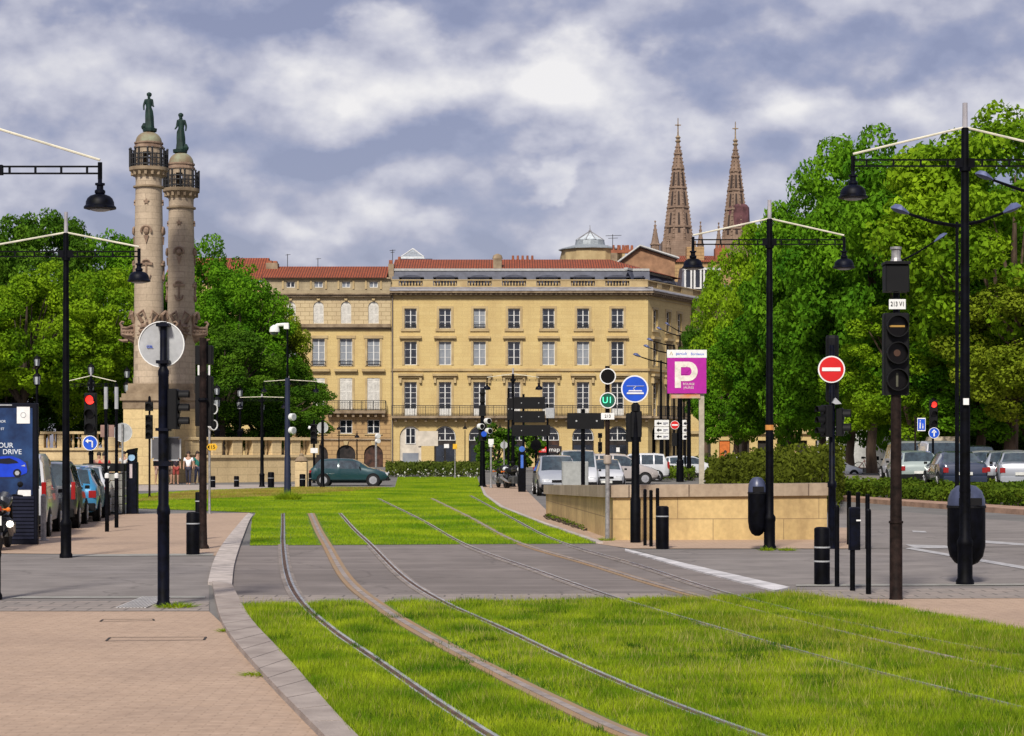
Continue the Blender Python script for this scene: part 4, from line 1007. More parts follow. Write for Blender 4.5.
    # anchors and masks carved up the front and sides of the shaft
    for a in (-PI / 2, 0, PI):
        T = Matrix.Rotation(a + PI / 2, 4, 'Z')
        b = MB(); b.T = T
        zz = Z(203 + dy); b.prism([(.17 * math.cos(PI / 2 + i * PI / 5) * (1 if i % 2 == 0 else .45), zz + .17 * math.sin(PI / 2 + i * PI / 5) * (1 if i % 2 == 0 else .45)) for i in range(10)], -w * .5 - .05, -w * .47)
        zz = Z(233 + dy)   # mask with wreath
        b.tube([(.27 * math.cos(PI * i / 8), -w * .5 - .05, zz + .25 * math.sin(PI * i / 8) + .05) for i in range(-1, 10)], .06, 5)
        b.ball((0, -w * .5, zz + .05), .17, 8, 1.3); b.prism([(-.14, zz - .2), (.14, zz - .2), (0, zz - .65)], -w * .5 - .08, -w * .47)
        zz = Z(265 + dy)   # anchor: beam, shank, arms, flukes
        b.box(-.34, .34, -w * .52 - .07, -w * .47, zz - .06, zz + .06); b.tube([(.2 * math.cos(PI * i / 6), -w * .52 - .04, zz + .08 + .12 * math.sin(PI * i / 6)) for i in range(7)], .05, 5)
        b.cyl((0, -w * .52 - .04, zz), (0, -w * .52 - .04, zz - .85), .05, n=6)
        b.tube([(-.24, -w * .52 - .04, zz - .56), (-.16, -w * .52 - .04, zz - .76), (0, -w * .52 - .05, zz - .87), (.16, -w * .52 - .04, zz - .76), (.24, -w * .52 - .04, zz - .56)], [.03, .07, .06, .07, .03], 5)
        b.build('anchor_relief', CARV, c)
    # ship prows: curved wedge hulls jutting out with a scroll and a ram
    for a in (-PI / 2 + .12, 0, PI):
        T = Matrix.Translation((0, 0, Z(333))) @ Matrix.Rotation(a + PI / 2, 4, 'Z')
        b = MB(); b.T = T; L = 13; vs = []
        secs = [(-w * .35, .42, -.60, .62), (-w * .50, .42, -.62, .50), (-w * .66, .36, -.50, .36), (-w * .80, .26, -.36, .28), (-w * .93, .14, -.22, .30), (-w * 1.02, .04, -.10, .40)]
        for yy, hw, lo, hi in secs: vs += [(0, yy, lo), (-hw * .6, yy, lo + .12), (-hw, yy, (lo + hi) / 2), (-hw * .9, yy, hi), (hw * .9, yy, hi), (hw, yy, (lo + hi) / 2), (hw * .6, yy, lo + .12)]
        fs = []
        for i in range(5):
            for j in range(7): fs.append((i * 7 + j, i * 7 + (j + 1) % 7, (i + 1) * 7 + (j + 1) % 7, (i + 1) * 7 + j))
        fs += [tuple(range(7)), tuple(range(35, 42))]; b.add(vs, fs)
        b.tube([(0, -w * .97, .34), (0, -w * 1.04, .50), (0, -w * .98, .62), (0, -w * .90, .58)], [.08, .07, .06, .04], 6)
        for s in (-1, 1):
            b.tube([(s * .5, -w * .55, .35), (s * .32, -w * .75, .26), (s * .14, -w * .95, .28)], .06, 5); b.tube([(s * .55, -w * .5, -.15), (s * .32, -w * .75, -.12), (s * .10, -w * .96, -.05)], .05, 5)
            b.tube([(s * .3, -w * .5, .55), (s * .55, -w * .55, .95), (s * .25, -w * .62, 1.15), (s * .12, -w * .7, .75)], [.12, .10, .08, .05], 6)
            for q in range(4): b.ball((s * (.42 - q * .08), -w * (.55 + q * .11), .08), .09, 6)
        b.tube([(0, -w * .75, -.40), (0, -w * .95, -.42), (0, -w * 1.10, -.36)], [.12, .08, .03], 6)
        b.build('ship_prow', CARV, c)
    pw = ped_w / k / 2
    b = MB()
    for (hw, a, d) in ((pw * .80, 391, 384), (pw * .86, 394, 391.05), (pw * 1.04, 398, 394.05), (pw * 1.10, 401, 398.05), (pw * 1.0, 409, 401.05)): b.box(-hw, hw, -hw, hw, Z(a), Z(d))
    b.build('plinth', TRIMD, c)
    b = MB(); b.box(-pw * .97, pw * .97, -pw * .97, pw * .97, 0, Z(409.05)); b.build('pedestal', brickmat('pedestal_stone', (.70, .54, .27), (.65, .49, .25), (.42, .31, .16), 1.3, .5, .012, stain=.3, stain_col=(.30, .21, .11), sscale=.4), c)
    statue((c.location.x, c.location.y, Z(131.5 + dy) + .12), (Z(94.5 + dy) - Z(131)) if not dy else (Z(94.5 + dy) - Z(131.5 + dy)), slabel, mirror, arm)
    return c
rostral(148.8, 18.5, 0, 27.5, 'taller looking left stone rostral column with carved ship prows and anchors', 'green bronze robed statue with outstretched arm atop the left column', 1, 44, 0)
rostral(181.2, 17.6, 21, 26, 'right stone rostral column slightly behind, with railed platform and dome', 'green bronze robed statue atop the right column', -1, 36, 1)

# ---- stone balustrade walls of the riverside terrace
BST = brickmat('terrace_stone', (.72, .55, .31), (.66, .50, .27), (.48, .36, .20), 1.4, .42, .014, stain=.35, stain_col=(.28, .20, .11), sscale=.6)
def terrace(xa, ka, xb_, kb, zt, label, cat='balustrade', n=9):
    A = Vector(((xa - 512) / ka, FOC / ka)); B = Vector(((xb_ - 512) / kb, FOC / kb)); d = B - A; L = d.length; a = math.atan2(d.y, d.x)
    t = thing('stone_balustrade', label, cat, (A.x, A.y, 0), a)
    b = MB(); b.box(0, L, 0, .7, 0, zt - 1.15); b.box(0, L, -.12, .8, zt - 1.149, zt - 1.0); b.build('wall', BST, t)
    b = MB()
    seg = L / n
    for i in range(n + 1): b.bev(i * seg - .35, i * seg + .35, .02, .68, zt - 1.0, zt - .16, .03)
    for i in range(n):
        balusters(b, i * seg + .4, (i + 1) * seg - .4, zt - 1.0, zt - .16, .35)
    b.build('baluster', BST, t)
    b = MB(); b.bev(-.4, L + .4, -.08, .78, zt - .159, zt, .03); b.build('coping', BST, t)
    return t
terrace(38, 16.5, 136, 16.5, 2.95, 'pale stone balustrade wall behind the parked cars, left of the columns', n=4)
terrace(197, 18, 315, 17.1, 2.55, 'pale stone balustrade wall right of the columns behind the pavement', n=6)
k = 20; gp = thing('stone_gatepost', 'short rounded stone gatepost behind the bollards left of the green car', 'gatepost', ((301.5 - 512) / k, FOC / k, 0))
b = MB(); b.bev(-.3, .3, -.3, .3, 0, 1.25, .04); b.build('shaft', BST, gp)
b = MB(); b.lathe([(.3, 1.251), (.34, 1.3), (.25, 1.45), (.1, 1.55), (.12, 1.62), (.02, 1.7)], n=12); b.build('cap', TRIMD, gp)

# ---- low wall round the car park ramp, right of the path
A = G(546, 516); Bp = G(613, 540.5); Cc = G(827, 540)
RW = thing('low_stone_wall', 'low yellow stone wall with thick pale coping around the car park ramp', 'wall', (0, 0, 0))
hA, hB = .90, 1.18
b = MB()
th = .55
def quadwall(P, Q, hp, hq, th, z0=0.0, prot=0.0, hh=None):
    P = Vector(P); Q = Vector(Q); d = (Q - P).normalized(); n = Vector((-d.y, d.x))
    p0, q0 = P - n * prot, Q - n * prot; p1, q1 = P + n * th, Q + n * th
    zs = (z0, z0) if hh is None else (hp - hh, hq - hh)
    vs = [(p0.x, p0.y, zs[0]), (q0.x, q0.y, zs[1]), (q1.x, q1.y, zs[1]), (p1.x, p1.y, zs[0]), (p0.x, p0.y, hp), (q0.x, q0.y, hq), (q1.x, q1.y, hq), (p1.x, p1.y, hp)]
    return vs, [(0, 1, 2, 3), (4, 5, 6, 7), (0, 1, 5, 4), (1, 2, 6, 5), (2, 3, 7, 6), (3, 0, 4, 7)]
WST = brickmat('wall_stone', (.66, .48, .22), (.62, .45, .20), (.34, .24, .12), 1.6, .46, .010, stain=.65, stain_col=(.26, .16, .08), sscale=.9)
b.add(*quadwall(A, Bp, hA - .26, hB - .26, .5)); b.add(*quadwall((Bp[0] + .001, Bp[1]), Cc, hB - .26, hB - .22, .5))
b.build('wall', WST, RW)
b = MB()
b.add(*quadwall(A, (Bp[0] - .06, Bp[1] - .0), hA, hB, .6, prot=.07, hh=.259)); b.add(*quadwall((Bp[0] - .05, Bp[1]), (Cc[0] + .08, Cc[1]), hB + .002, hB + .04, .62, prot=.075, hh=.259))
b.build('coping', brickmat('coping_stone', (.47, .37, .27), (.41, .32, .225), (.15, .11, .08), 1.35, 3.0, .016, stain=.7, stain_col=(.20, .14, .10), sscale=1.2), RW)
# ================================================================ TREES AND SHRUBS
BARK = mat('plane_bark', (.17, .115, .075), .9, scale=3, col2=(.07, .045, .030), bump=.6, stretch=(1, 1, .35))
BARKD = mat('dark_bark', (.07, .05, .035), .9, scale=3, col2=(.03, .02, .015), bump=.5)
def leaf_quads(C, size, r, up=.35, outward=None):
    n = len(C); nv = r.normal(size=(n, 3)); nv[:, 2] += up
    if outward is not None: nv += outward * 1.1
    nv /= np.linalg.norm(nv, axis=1)[:, None]
    t = np.cross(nv, r.normal(size=(n, 3))); t /= np.linalg.norm(t, axis=1)[:, None] + 1e-9; bt = np.cross(nv, t)
    s = (size * r.uniform(.55, 1.3, n))[:, None]
    V = np.zeros((n, 4, 3)); V[:, 0] = C - t * s; V[:, 1] = C - bt * s * .62 + nv * s * .12; V[:, 2] = C + t * s; V[:, 3] = C + bt * s * .62 + nv * s * .12
    return V
def crown_mesh(seed, rx, rz, nclump, nleaf, size, m, clump=(.9, 1.7), squash=.75, flat=0.0, core=.45):
    """crown centred on the origin: leaf clumps through the volume, thick at the rim, leaf faces on each clump"""
    r = np.random.RandomState(seed); Cs = []; Os = []
    n0 = nclump
    lob = [(r.normal(size=3), r.uniform(.12, .26)) for _ in range(7)]
    for i in range(n0):
        d = r.normal(size=3); d /= np.linalg.norm(d)
        if d[2] < -.85: d[2] *= .7; d /= np.linalg.norm(d)
        f = r.uniform(core, 1.0) ** .55
        bump_ = 1 + sum(a * max(0, np.dot(d, l / np.linalg.norm(l))) ** 3 for l, a in lob) - .14
        cen = d * f * bump_ * np.array([rx, rx, rz]); cr = r.uniform(*clump) * (1.15 - .35 * f)
        k_ = int(nleaf / n0 * r.uniform(.6, 1.4) * (cr / np.mean(clump)) ** 2)
        dd = r.normal(size=(k_, 3)); dd /= np.linalg.norm(dd, axis=1)[:, None]
        rad = cr * r.uniform(.55, 1.08, k_) ** .6
        P = cen + dd * rad[:, None] * np.array([1, 1, squash])
        Cs.append(P); Os.append(dd)
    C = np.concatenate(Cs); O = np.concatenate(Os)
    return big_mesh('crown', leaf_quads(C, size, r, .45, O), 4, m)
LEAF_A = leafmat('leaves_lime', ((.10, .24, .009), (.37, .57, .020)), .35, .35, .4)
LEAF_B = leafmat('leaves_green', ((.055, .19, .009), (.22, .46, .018)), .35, .35, .4)
LEAF_C = leafmat('leaves_dark', ((.045, .13, .010), (.14, .28, .018)), .35, .3, .4)
LEAF_D = leafmat('leaves_olive', ((.17, .25, .014), (.34, .42, .028)), .35, .3, .4)
CR = {}
for nm, m, seeds in (('A', LEAF_A, (1, 2)), ('B', LEAF_B, (3, 4, 5)), ('C', LEAF_C, (6, 7)), ('D', LEAF_D, (8,))):
    CR[nm] = [crown_mesh(s, 5.0, 5.4, 170, 62000, .125, m, clump=(.55, 1.35)) for s in seeds]
def trunk_mesh(name, h, r, seed, crown_z, spread, m):
    rr = random.Random(seed); b = MB()
    pts = [(0, 0, -.05), (.03, .02, .3), (rr.uniform(-.1, .1), rr.uniform(-.1, .1), h * .5), (rr.uniform(-.2, .2), rr.uniform(-.2, .2), h)]
    b.tube(pts, [r * 1.45, r * 1.1, r * .9, r * .75], 9); top = Vector(pts[-1])
    for i in range(6):
        a = 2 * PI * i / 6 + rr.uniform(-.4, .4); s = spread * rr.uniform(.45, .85); zz = crown_z * rr.uniform(.9, 1.35)
        q = [top - Vector((0, 0, .3)), top + Vector((math.cos(a) * s * .35, math.sin(a) * s * .35, (zz - h) * .5)), Vector((math.cos(a) * s, math.sin(a) * s, zz))]
        b.tube(q, [r * .55, r * .35, r * .10], 6)
        for j in range(2):
            a2 = a + rr.uniform(-.8, .8); q2 = q[1] + Vector((math.cos(a2) * s * .5, math.sin(a2) * s * .5, (zz - h) * .6)); b.tube([q[1], (q[1] + q2) / 2 + Vector((0, 0, .2)), q2], [r * .3, r * .2, r * .06], 5)
    b.tube([top - Vector((0, 0, .2)), Vector((0.1, 0, crown_z)), Vector((.2, .1, crown_z * 1.4))], [r * .65, r * .4, r * .08], 6)
    return b
def tree(px, k, top, rx, label, kind='B', var=0, low=3.4, tr=.32, group='plane trees on the right side', dark=False, rot=None):
    X, Y = (px - 512) / k, FOC / k; H = EYE + (HOR - top) / k; rr = random.Random(int(px * 7 + k * 13 + var))
    t = thing('plane_tree' if not dark else 'lime_tree', label, 'tree', (X, Y, 0), 0, group)
    cz = (H + low) / 2; rz = (H - low) / 2
    b = trunk_mesh('trunk', low + 1.2, tr, int(px + 99), cz, rx, None); b.build('trunk', BARKD if dark else BARK, t, smooth=True)
    ms = CR[kind]; o = link('crown', ms[var % len(ms)], t, (0, 0, cz), rr.uniform(0, 6.28) if rot is None else rot)
    o.scale = (rx / 5.6, rx / 5.6, rz / 6.0)
    return t
GL = 'trees behind the stone balustrade'
T_ = [  # left mass: px, k, top y, radius, label, kind, variant, low
 (-28, 15.5, 205, 5.6, 'tall dark tree at the left edge of the picture', 'C', 0, 3.5),
 (40, 14.2, 192, 5.4, 'tallest dark round-topped tree left of the columns', 'C', 1, 5),
 (24, 16.5, 262, 5.0, 'bright lime green tree in front of the dark one at far left', 'A', 0, 3.6),
 (92, 16.0, 248, 4.6, 'bright lime green tree behind the lamp arm left of the columns', 'A', 1, 3.4),
 (112, 14.0, 214, 4.6, 'dark green tree just left of the columns', 'B', 0, 4),
 (60, 15.2, 300, 5.0, 'low shaded tree behind the red signal', 'C', 1, 2.6),
 (205, 13.5, 243, 5.0, 'green tree peeping over the right column', 'B', 1, 4),
 (238, 14.3, 262, 4.6, 'bright green tree directly right of the columns', 'B', 2, 4.5),
 (270, 13.2, 290, 3.8, 'olive tree with thinning top against the building', 'D', 0, 4),
 (222, 15.2, 330, 4.2, 'low dark tree behind the double signal mast', 'C', 0, 2.8),
 (285, 14.0, 352, 3.6, 'dark low tree in front of the shuttered house', 'C', 1, 2.4),
 (262, 14.8, 378, 4.2, 'dark bushy tree behind the camera mast', 'C', 1, 1.2),
 (165, 14.6, 345, 4.4, 'shadowed tree behind the column pedestals', 'C', 0, 1.4),
 (5, 15.9, 340, 4.6, 'shadowed low tree behind the advertising panel', 'C', 0, 1.4),
 (110, 15.0, 345, 4.4, 'shadowed low tree left of the column prows', 'C', 1, 1.2)]
for px, k, top, rx, lab, kd, v, low in T_: tree(px, k, top, rx, lab, kd, v, low, .28, GL, True)
T_ = [
 (1012, 19.0, 96, 7.8, 'tall yellow green plane tree at the right edge with thick brown trunk', 'A', 0, 3.6, .42),
 (930, 17.6, 116, 6.8, 'tall green plane tree behind the tram signal', 'B', 0, 3.4, .36),
 (872, 16.6, 142, 6.4, 'tall green plane tree left of the tram signal', 'B', 1, 3.2, .34),
 (822, 15.4, 152, 5.6, 'green plane tree over the no entry sign', 'B', 2, 3.0, .30),
 (779, 14.4, 196, 4.7, 'bright green plane tree behind the tall double lamp', 'A', 1, 3.0, .28),
 (744, 13.2, 240, 3.9, 'bright green tree beside the purple parking sign', 'A', 0, 3.0, .26),
 (706, 12.2, 322, 2.6, 'dark green small tree half hiding the side of the building', 'C', 0, 4.0, .20),
 (790, 14.8, 270, 5.0, 'lower leafy tree between the lamp and the no entry sign', 'B', 0, 2.9, .3),
 (736, 13.6, 330, 3.6, 'low leafy tree right of the purple parking sign', 'B', 2, 3.1, .24),
 (850, 16.2, 270, 5.0, 'lush green tree with low boughs left of the tram signal', 'B', 1, 2.6, .3),
 (915, 18.2, 290, 5.0, 'bright leafy low tree right beside the tram signal', 'A', 1, 2.9, .3),
 (980, 18.6, 280, 5.2, 'bright leafy low tree behind the nearest lamp', 'B', 2, 3.2, .3),
 (1045, 20.0, 250, 5.0, 'leafy tree with low boughs at the right edge', 'D', 0, 4.0, .32),
 (955, 14.5, 190, 6.5, 'plane tree in the second row behind the right lamp', 'C', 1, 2.6, .34),
 (1030, 14.0, 170, 7.0, 'dark plane tree in the last row at the right edge', 'C', 0, 1.6, .34),
 (895, 13.0, 200, 6.0, 'dark plane tree in the last row behind the bicycle', 'C', 1, 3.6, .3),
 (990, 13.0, 330, 6.0, 'low shaded tree far behind the parked cars', 'C', 0, 0.2, .3),
 (928, 12.5, 360, 5.0, 'low shaded tree far behind the white van', 'C', 1, 0.2, .3),
 (1060, 13.5, 340, 6.0, 'low shaded tree at the far right behind the cars', 'C', 1, 0.2, .3)]
for px, k, top, rx, lab, kd, v, low, tr in T_: tree(px, k, top, rx, lab, kd, v, max(.2, low - .75), tr)

# ---- hedges and shrub bands
def hedge(name, label, poly, h, n, size, m, seed, cat='hedge', stem=True, rough=.35, z0=.0):
    xs = [p[0] for p in poly]; ys = [p[1] for p in poly]; r = np.random.RandomState(seed)
    X = r.uniform(min(xs), max(xs), n * 4); Y = r.uniform(min(ys), max(ys), n * 4); ok = inside(poly, X, Y); X = X[ok][:n]; Y = Y[ok][:n]
    top = h * (1 - rough + rough * 1.4 * (vnoise(X, Y, 1.1, seed + 3) * .6 + vnoise(X, Y, 3.3, seed + 4) * .5))
    Z = top * r.uniform(0, 1, len(X)) ** .45
    P = np.stack([X, Y, Z + z0], 1)
    t = thing(name, label, cat, (0, 0, 0))
    o = link('foliage', big_mesh('foliage', leaf_quads(P, size, r, .6), 4, m), t)
    b = MB(); rr = random.Random(seed)
    for i in range(0, len(X), max(1, len(X) // 60)): b.tube([(X[i], Y[i], 0), (X[i] + rr.uniform(-.1, .1), Y[i], top[i] * .4), (X[i] + rr.uniform(-.2, .2), Y[i] + .1, top[i] * .8)], [.03, .02, .008], 4)
    b.build('stem', BARKD, t)
    return t
SHR_A = leafmat('shrub_leaves', ((.06, .12, .010), (.17, .25, .018)), .6, .3, .45)
SHR_B = leafmat('shrub_olive', ((.08, .10, .010), (.16, .20, .018)), .5, .3, .45)
HED = leafmat('flower_hedge', ((.07, .11, .015), (.16, .20, .03)), .8, .3, .4)
WH = leafmat('white_blossom', ((.5, .5, .42), (.75, .75, .68)), 2, .2, .2)
hd = hedge('flower_hedge', 'low hedge with white flowers between the lawn and the long building', [G(386, 477.5), G(480, 477.5), G(480, 474.5), G(386, 474.5)], 1.0, 9000, .10, HED, 11)
r = np.random.RandomState(4); n = 110; a, c = G(388, 478), G(480, 478)
P = np.stack([r.uniform(a[0], c[0], n), np.full(n, a[1]) - .12 + r.uniform(-.1, .2, n), r.uniform(.05, .6, n)], 1)
link('flower', big_mesh('flower', leaf_quads(P, .07, r), 4, WH), hd)
hedge('olive_shrub_hedge', 'tall olive brown shrub hedge behind the low stone wall', [((705 - 512) / 34, FOC / 34), ((838 - 512) / 34, FOC / 34), ((845 - 512) / 26, FOC / 26), ((714 - 512) / 26, FOC / 26)], 1.85, 22000, .085, SHR_B, 21, rough=.6)
hedge('ground_cover_hedge', 'bright green sprawling shrubs in the kerbed strip beside the right road', [G(833, 498.5), G(890, 502.8), G(1030, 512), G(1120, 518), ((1120 - 512) / 28.8, FOC / 28.8), ((835 - 512) / 23.5, FOC / 23.5)], .60, 36000, .075, SHR_A, 31, cat='shrubs', rough=.9, z0=.05)
hedge('road_verge_shrub', 'small tuft of green weeds at the foot of the low wall', [G(545, 519), G(560, 523), G(585, 532), G(583, 529), G(548, 516)], .13, 700, .025, SHR_A, 41, cat='weeds')
hedge('verge_planting', 'low green planting beside the silver hatchback', [((640 - 512) / 17, FOC / 17), ((695 - 512) / 17, FOC / 17), ((695 - 512) / 15, FOC / 15), ((640 - 512) / 15, FOC / 15)], .8, 3000, .10, SHR_A, 43, cat='shrubs')
def bush(px, k, rx, h, label, m, seed, n=4000, size=.10, pz=0.0):
    t = thing('bush', label, 'bush', ((px - 512) / k, FOC / k, 0)); me = crown_mesh(seed, rx, h / 2, 26, n, size, m, clump=(rx * .25, rx * .45))
    link('foliage', me, t, (0, 0, h / 2 + pz))
    b = MB()
    for i in range(5): a = i * 1.3; b.tube([(0, 0, 0), (.15 * math.cos(a), .15 * math.sin(a), h * .3), (rx * .5 * math.cos(a), rx * .5 * math.sin(a), h * .7)], [.07, .05, .02], 5)
    b.build('stem', BARKD, t); return t
bush(497, 12.5, 1.7, 3.6, 'dark round bush behind the traffic signs right of the lawn', LEAF_C, 51, 6000, .13)
bush(525, 12.0, 1.5, 3.9, 'dark bush behind the scooters in front of the arches', LEAF_C, 52, 6000, .13)
bush(706, 15, 1.2, 1.6, 'small dark bush behind the base of the parking sign', SHR_A, 53, 2500, .10)
def tuft(px, py, label, rx=.28, h=.28, seed=1, n=420):
    x, y = G(px, py); r = np.random.RandomState(seed); A = r.uniform(0, 2 * PI, n); rad = rx * r.uniform(0, 1, n) ** .6
    X = rad * np.cos(A); Y = rad * np.sin(A); H = h * r.uniform(.4, 1, n) * (1 - .5 * rad / rx); W = .008
    V = np.zeros((n, 3, 3)); B = r.uniform(0, 2 * PI, n)
    V[:, 0] = np.stack([X - np.cos(B) * W, Y - np.sin(B) * W, 0 * X], 1); V[:, 1] = np.stack([X + np.cos(B) * W, Y + np.sin(B) * W, 0 * X], 1); V[:, 2] = np.stack([X * 1.5 + r.normal(size=n) * .05, Y * 1.5 + r.normal(size=n) * .05, H], 1)
    return link('grass_tuft', big_mesh('grass_tuft', V, 3, GRASS), None, (x, y, .01), label=label, category='grass tuft')
tuft(176, 608, 'tuft of weeds at the foot of the thick sign mast on the left', .22, .10, 1, 260); tuft(288, 500, 'big tuft of grass around the foot of the blue camera mast', .42, .5, 2, 1500)
tuft(787, 551, 'small dry tuft of grass on the paving right of the lamp', .16, .10, 3, 160); tuft(607, 541, 'little weed at the foot of the grey tram signal post', .15, .14, 4, 120)
tuft(766, 551, 'small weed at the foot of the lamp with the litter bin', .14, .12, 5, 120)
tuft(230, 632, 'small weeds growing between paving and kerb stones on the left', .14, .05, 6, 120); tuft(262, 676, 'weeds in the kerb joint nearest the camera on the left', .16, .05, 7, 160)
# ================================================================ STREET FURNITURE
def ring(b, c, r, t, y0, y1, n=24):
    o = [(c[0] + r * math.cos(2 * PI * i / n), c[1] + r * math.sin(2 * PI * i / n)) for i in range(n)]
    q = [(c[0] + (r - t) * math.cos(2 * PI * i / n), c[1] + (r - t) * math.sin(2 * PI * i / n)) for i in range(n)]
    for i in range(n): j = (i + 1) % n; b.prism([o[i], o[j], q[j], q[i]], y0, y1)
def disc(b, c, r, y0, y1, n=28): b.lathe([(r, 0), (r, y1 - y0)], (c[0], y0, c[1]), n, axis='y')
LAMPBODY = BLK2
def bell(parent, x, z, s, y=0.0):
    """pendant bell lamp hanging under the arm end; z = arm height, s = bell diameter"""
    b = MB(); r = s / 2
    b.cyl((x, y, z + .08), (x, y, z - s * .45), s * .07, n=8); b.lathe([(s * .16, -s * .28), (s * .16, -s * .34), (s * .11, -s * .36), (s * .11, -s * .5)], (x, y, z), 12)
    b.lathe([(s * .12, -s * .48), (s * .17, -s * .52), (s * .17, -s * .60), (s * .14, -s * .62), (s * .17, -s * .64), (s * .31, -s * .69), (s * .40, -s * .77), (s * .45, -s * .88), (s * .46, -s * .99), (s * .52, -s * 1.05), (s * .52, -s * 1.10), (s * .40, -s * 1.13)], (x, y, z), 20)
    o = b.build('lamp_shade', LAMPBODY, parent, smooth=True)
    g = MB(); g.lathe([(s * .33, -s * 1.10), (s * .33, -s * 1.145), (s * .2, -s * 1.18), (.01, -s * 1.19)], (x, y, z), 14); g.build('lamp_glass', mat('lamp_glass_grey', (.25, .26, .28), .3), o)
def tall_lamp(sp, ytop, ywhite, yarm, xl, xr, s_px, label, base_r=.10, collar=True, group='black double-armed pendant street lamps', left=True, right=True, ybase=None):
    t = thing('street_lamp', label, 'street lamp', sp.loc, 0, group)
    zt, zw, za = sp.z(ytop), sp.z(ywhite), sp.z(yarm); s = s_px / sp.k
    b = MB(); b.lathe([(base_r * 1.5, 0), (base_r * 1.5, .06), (base_r * 1.25, .10), (base_r * 1.25, .55), (base_r * 1.35, .58), (base_r * 1.35, .64), (base_r * .95, .70), (base_r * .9, 1.2), (base_r * .62, zw)], n=14)
    for z in (1.35, za - .12): b.lathe([(base_r * .95, z), (base_r * .95, z + .05)], n=12)
    b.build('pole', BLK, t, smooth=True)
    b = MB(); b.lathe([(base_r * .45, zw), (base_r * .42, zt)], n=10); b.build('mast_tip', mat('grey_mast_tip', (.36, .34, .36), .5), t)
    for side, xe, on in ((-1, xl, left), (1, xr, right)):
        if not on: continue
        e = sp.x(xe); b = MB(); x0, x1 = sorted((side * base_r * .6, e))
        b.box(x0, x1, -.02, .02, za + .035, za + .055); b.box(x0, x1, -.02, .02, za - .055, za - .035)
        for i in range(4): q = x0 + (x1 - x0) * (i + .5) / 4; b.box(q - .012, q + .012, -.018, .018, za - .035, za + .035)
        b.box(side * base_r * .6 - .08, side * base_r * .6 + .08, -.04, .04, za - .065, za + .065); b.cyl((e, 0, za + .10), (e, 0, za - .12), .03, n=8); b.build('arm', BLK, t)
        c = MB(); c.cyl((0, 0, zw + .01), (e, 0, za + .13), .017, n=6); c.build('stay_rod', mat('cream_rod', (.70, .66, .52), .5), t)
        bell(t, e, za - .06, s)
    return t
tall_lamp(Spot(-7, 600), 100, 128, 170, -100, 100, 31, 'street lamp at the left frame edge whose big bell hangs over the signs', base_r=.08)
tall_lamp(Spot(66, 558), 212, 233, 254, -14, 139, 22, 'street lamp between the advertising panel and the thick sign mast', base_r=.078)
l3 = Spot(769.5, 550); tall_lamp(l3, 200, 219, 242, 693, 844, 21, 'street lamp in front of the low wall with a litter bin', base_r=.088)
l4 = Spot(965, 585); tall_lamp(l4, 103, 128, 163, 853, 1077, 28, 'nearest street lamp at right with a large litter bin', base_r=.088)
tall_lamp(Spot(513, 487), 368, 374, 380, 487, 539, 7.5, 'slender far street lamp in front of the middle of the stone building', base_r=.10)
tall_lamp(Spot(288.5, 486), 376, 380, 384, 264, 316, 6, 'small far street lamp behind the blue camera mast', base_r=.10)
tall_lamp(Spot(262, 487), 394, 397, 400, 240, 284, 6, 'small far street lamp beside the balustrade right of the columns', base_r=.10)
tall_lamp(Spot(91, 500), 372, 376, 385, 66, 116, 6, 'small far street lamp behind the red signal', base_r=.09)
for px, y0, lab in ((339, 424, 'left of the two short lamp posts by the arched doors of the shuttered house'), (357, 432, 'right of the two short lamp posts by the arched doors of the shuttered house')):
    sp = Spot(px, k=12.0); t = thing('lamp_post', lab, 'lamp post', sp.loc, 0, 'short lamp posts by the stone buildings')
    b = MB(); b.lathe([(.09, 0), (.06, .8), (.045, sp.z(y0 + 7))], n=8); b.build('pole', BLK, t); bell(t, 0, sp.z(y0), .42)
for px, y0, lab in ((465, 424, 'thin hanging lamp arm post left in front of the arches'), (500, 424, 'thin hanging lamp arm post among the signs in front of the arches')):
    sp = Spot(px, k=11.5); t = thing('lamp_post', lab, 'lamp post', sp.loc, 0, 'short lamp posts by the stone buildings')
    b = MB(); b.lathe([(.08, 0), (.045, .8), (.035, sp.z(y0 + 6))], n=8); b.build('pole', BLK, t); bell(t, 0, sp.z(y0), .38)

def cobra(parent, pts, hl, m=BLK2):
    """swept arm ending in a flat bulging lamp head that points outward"""
    b = MB(); b.tube(pts, [.05, .045, .035], 6); b.build('arm', BLK, parent)
    e = Vector(pts[-1]); d = (e - Vector(pts[-2])).normalized(); vs = []; n = 8
    b = MB(); prof = [(0, .05, .04), (.15, .14, .09), (.45, .22, .17), (.75, .18, .14), (1.0, .04, .03)]
    for t, w, h in prof:
        for i in range(n):
            a = 2 * PI * i / n; v = e + d * hl * t; vs.append((v.x, v.y + w * math.cos(a), v.z + (h * math.sin(a) if math.sin(a) > 0 else h * .35 * math.sin(a))))
    fs = [(j * n + i, j * n + (i + 1) % n, (j + 1) * n + (i + 1) % n, (j + 1) * n + i) for j in range(4) for i in range(n)] + [tuple(range(n)), tuple(range(4 * n, 5 * n))]
    b.add(vs, fs); b.build('lamp_head', m, parent, smooth=True)
HEADB = mat('blue_grey_head', (.10, .12, .24), .35, .2, var=.1)
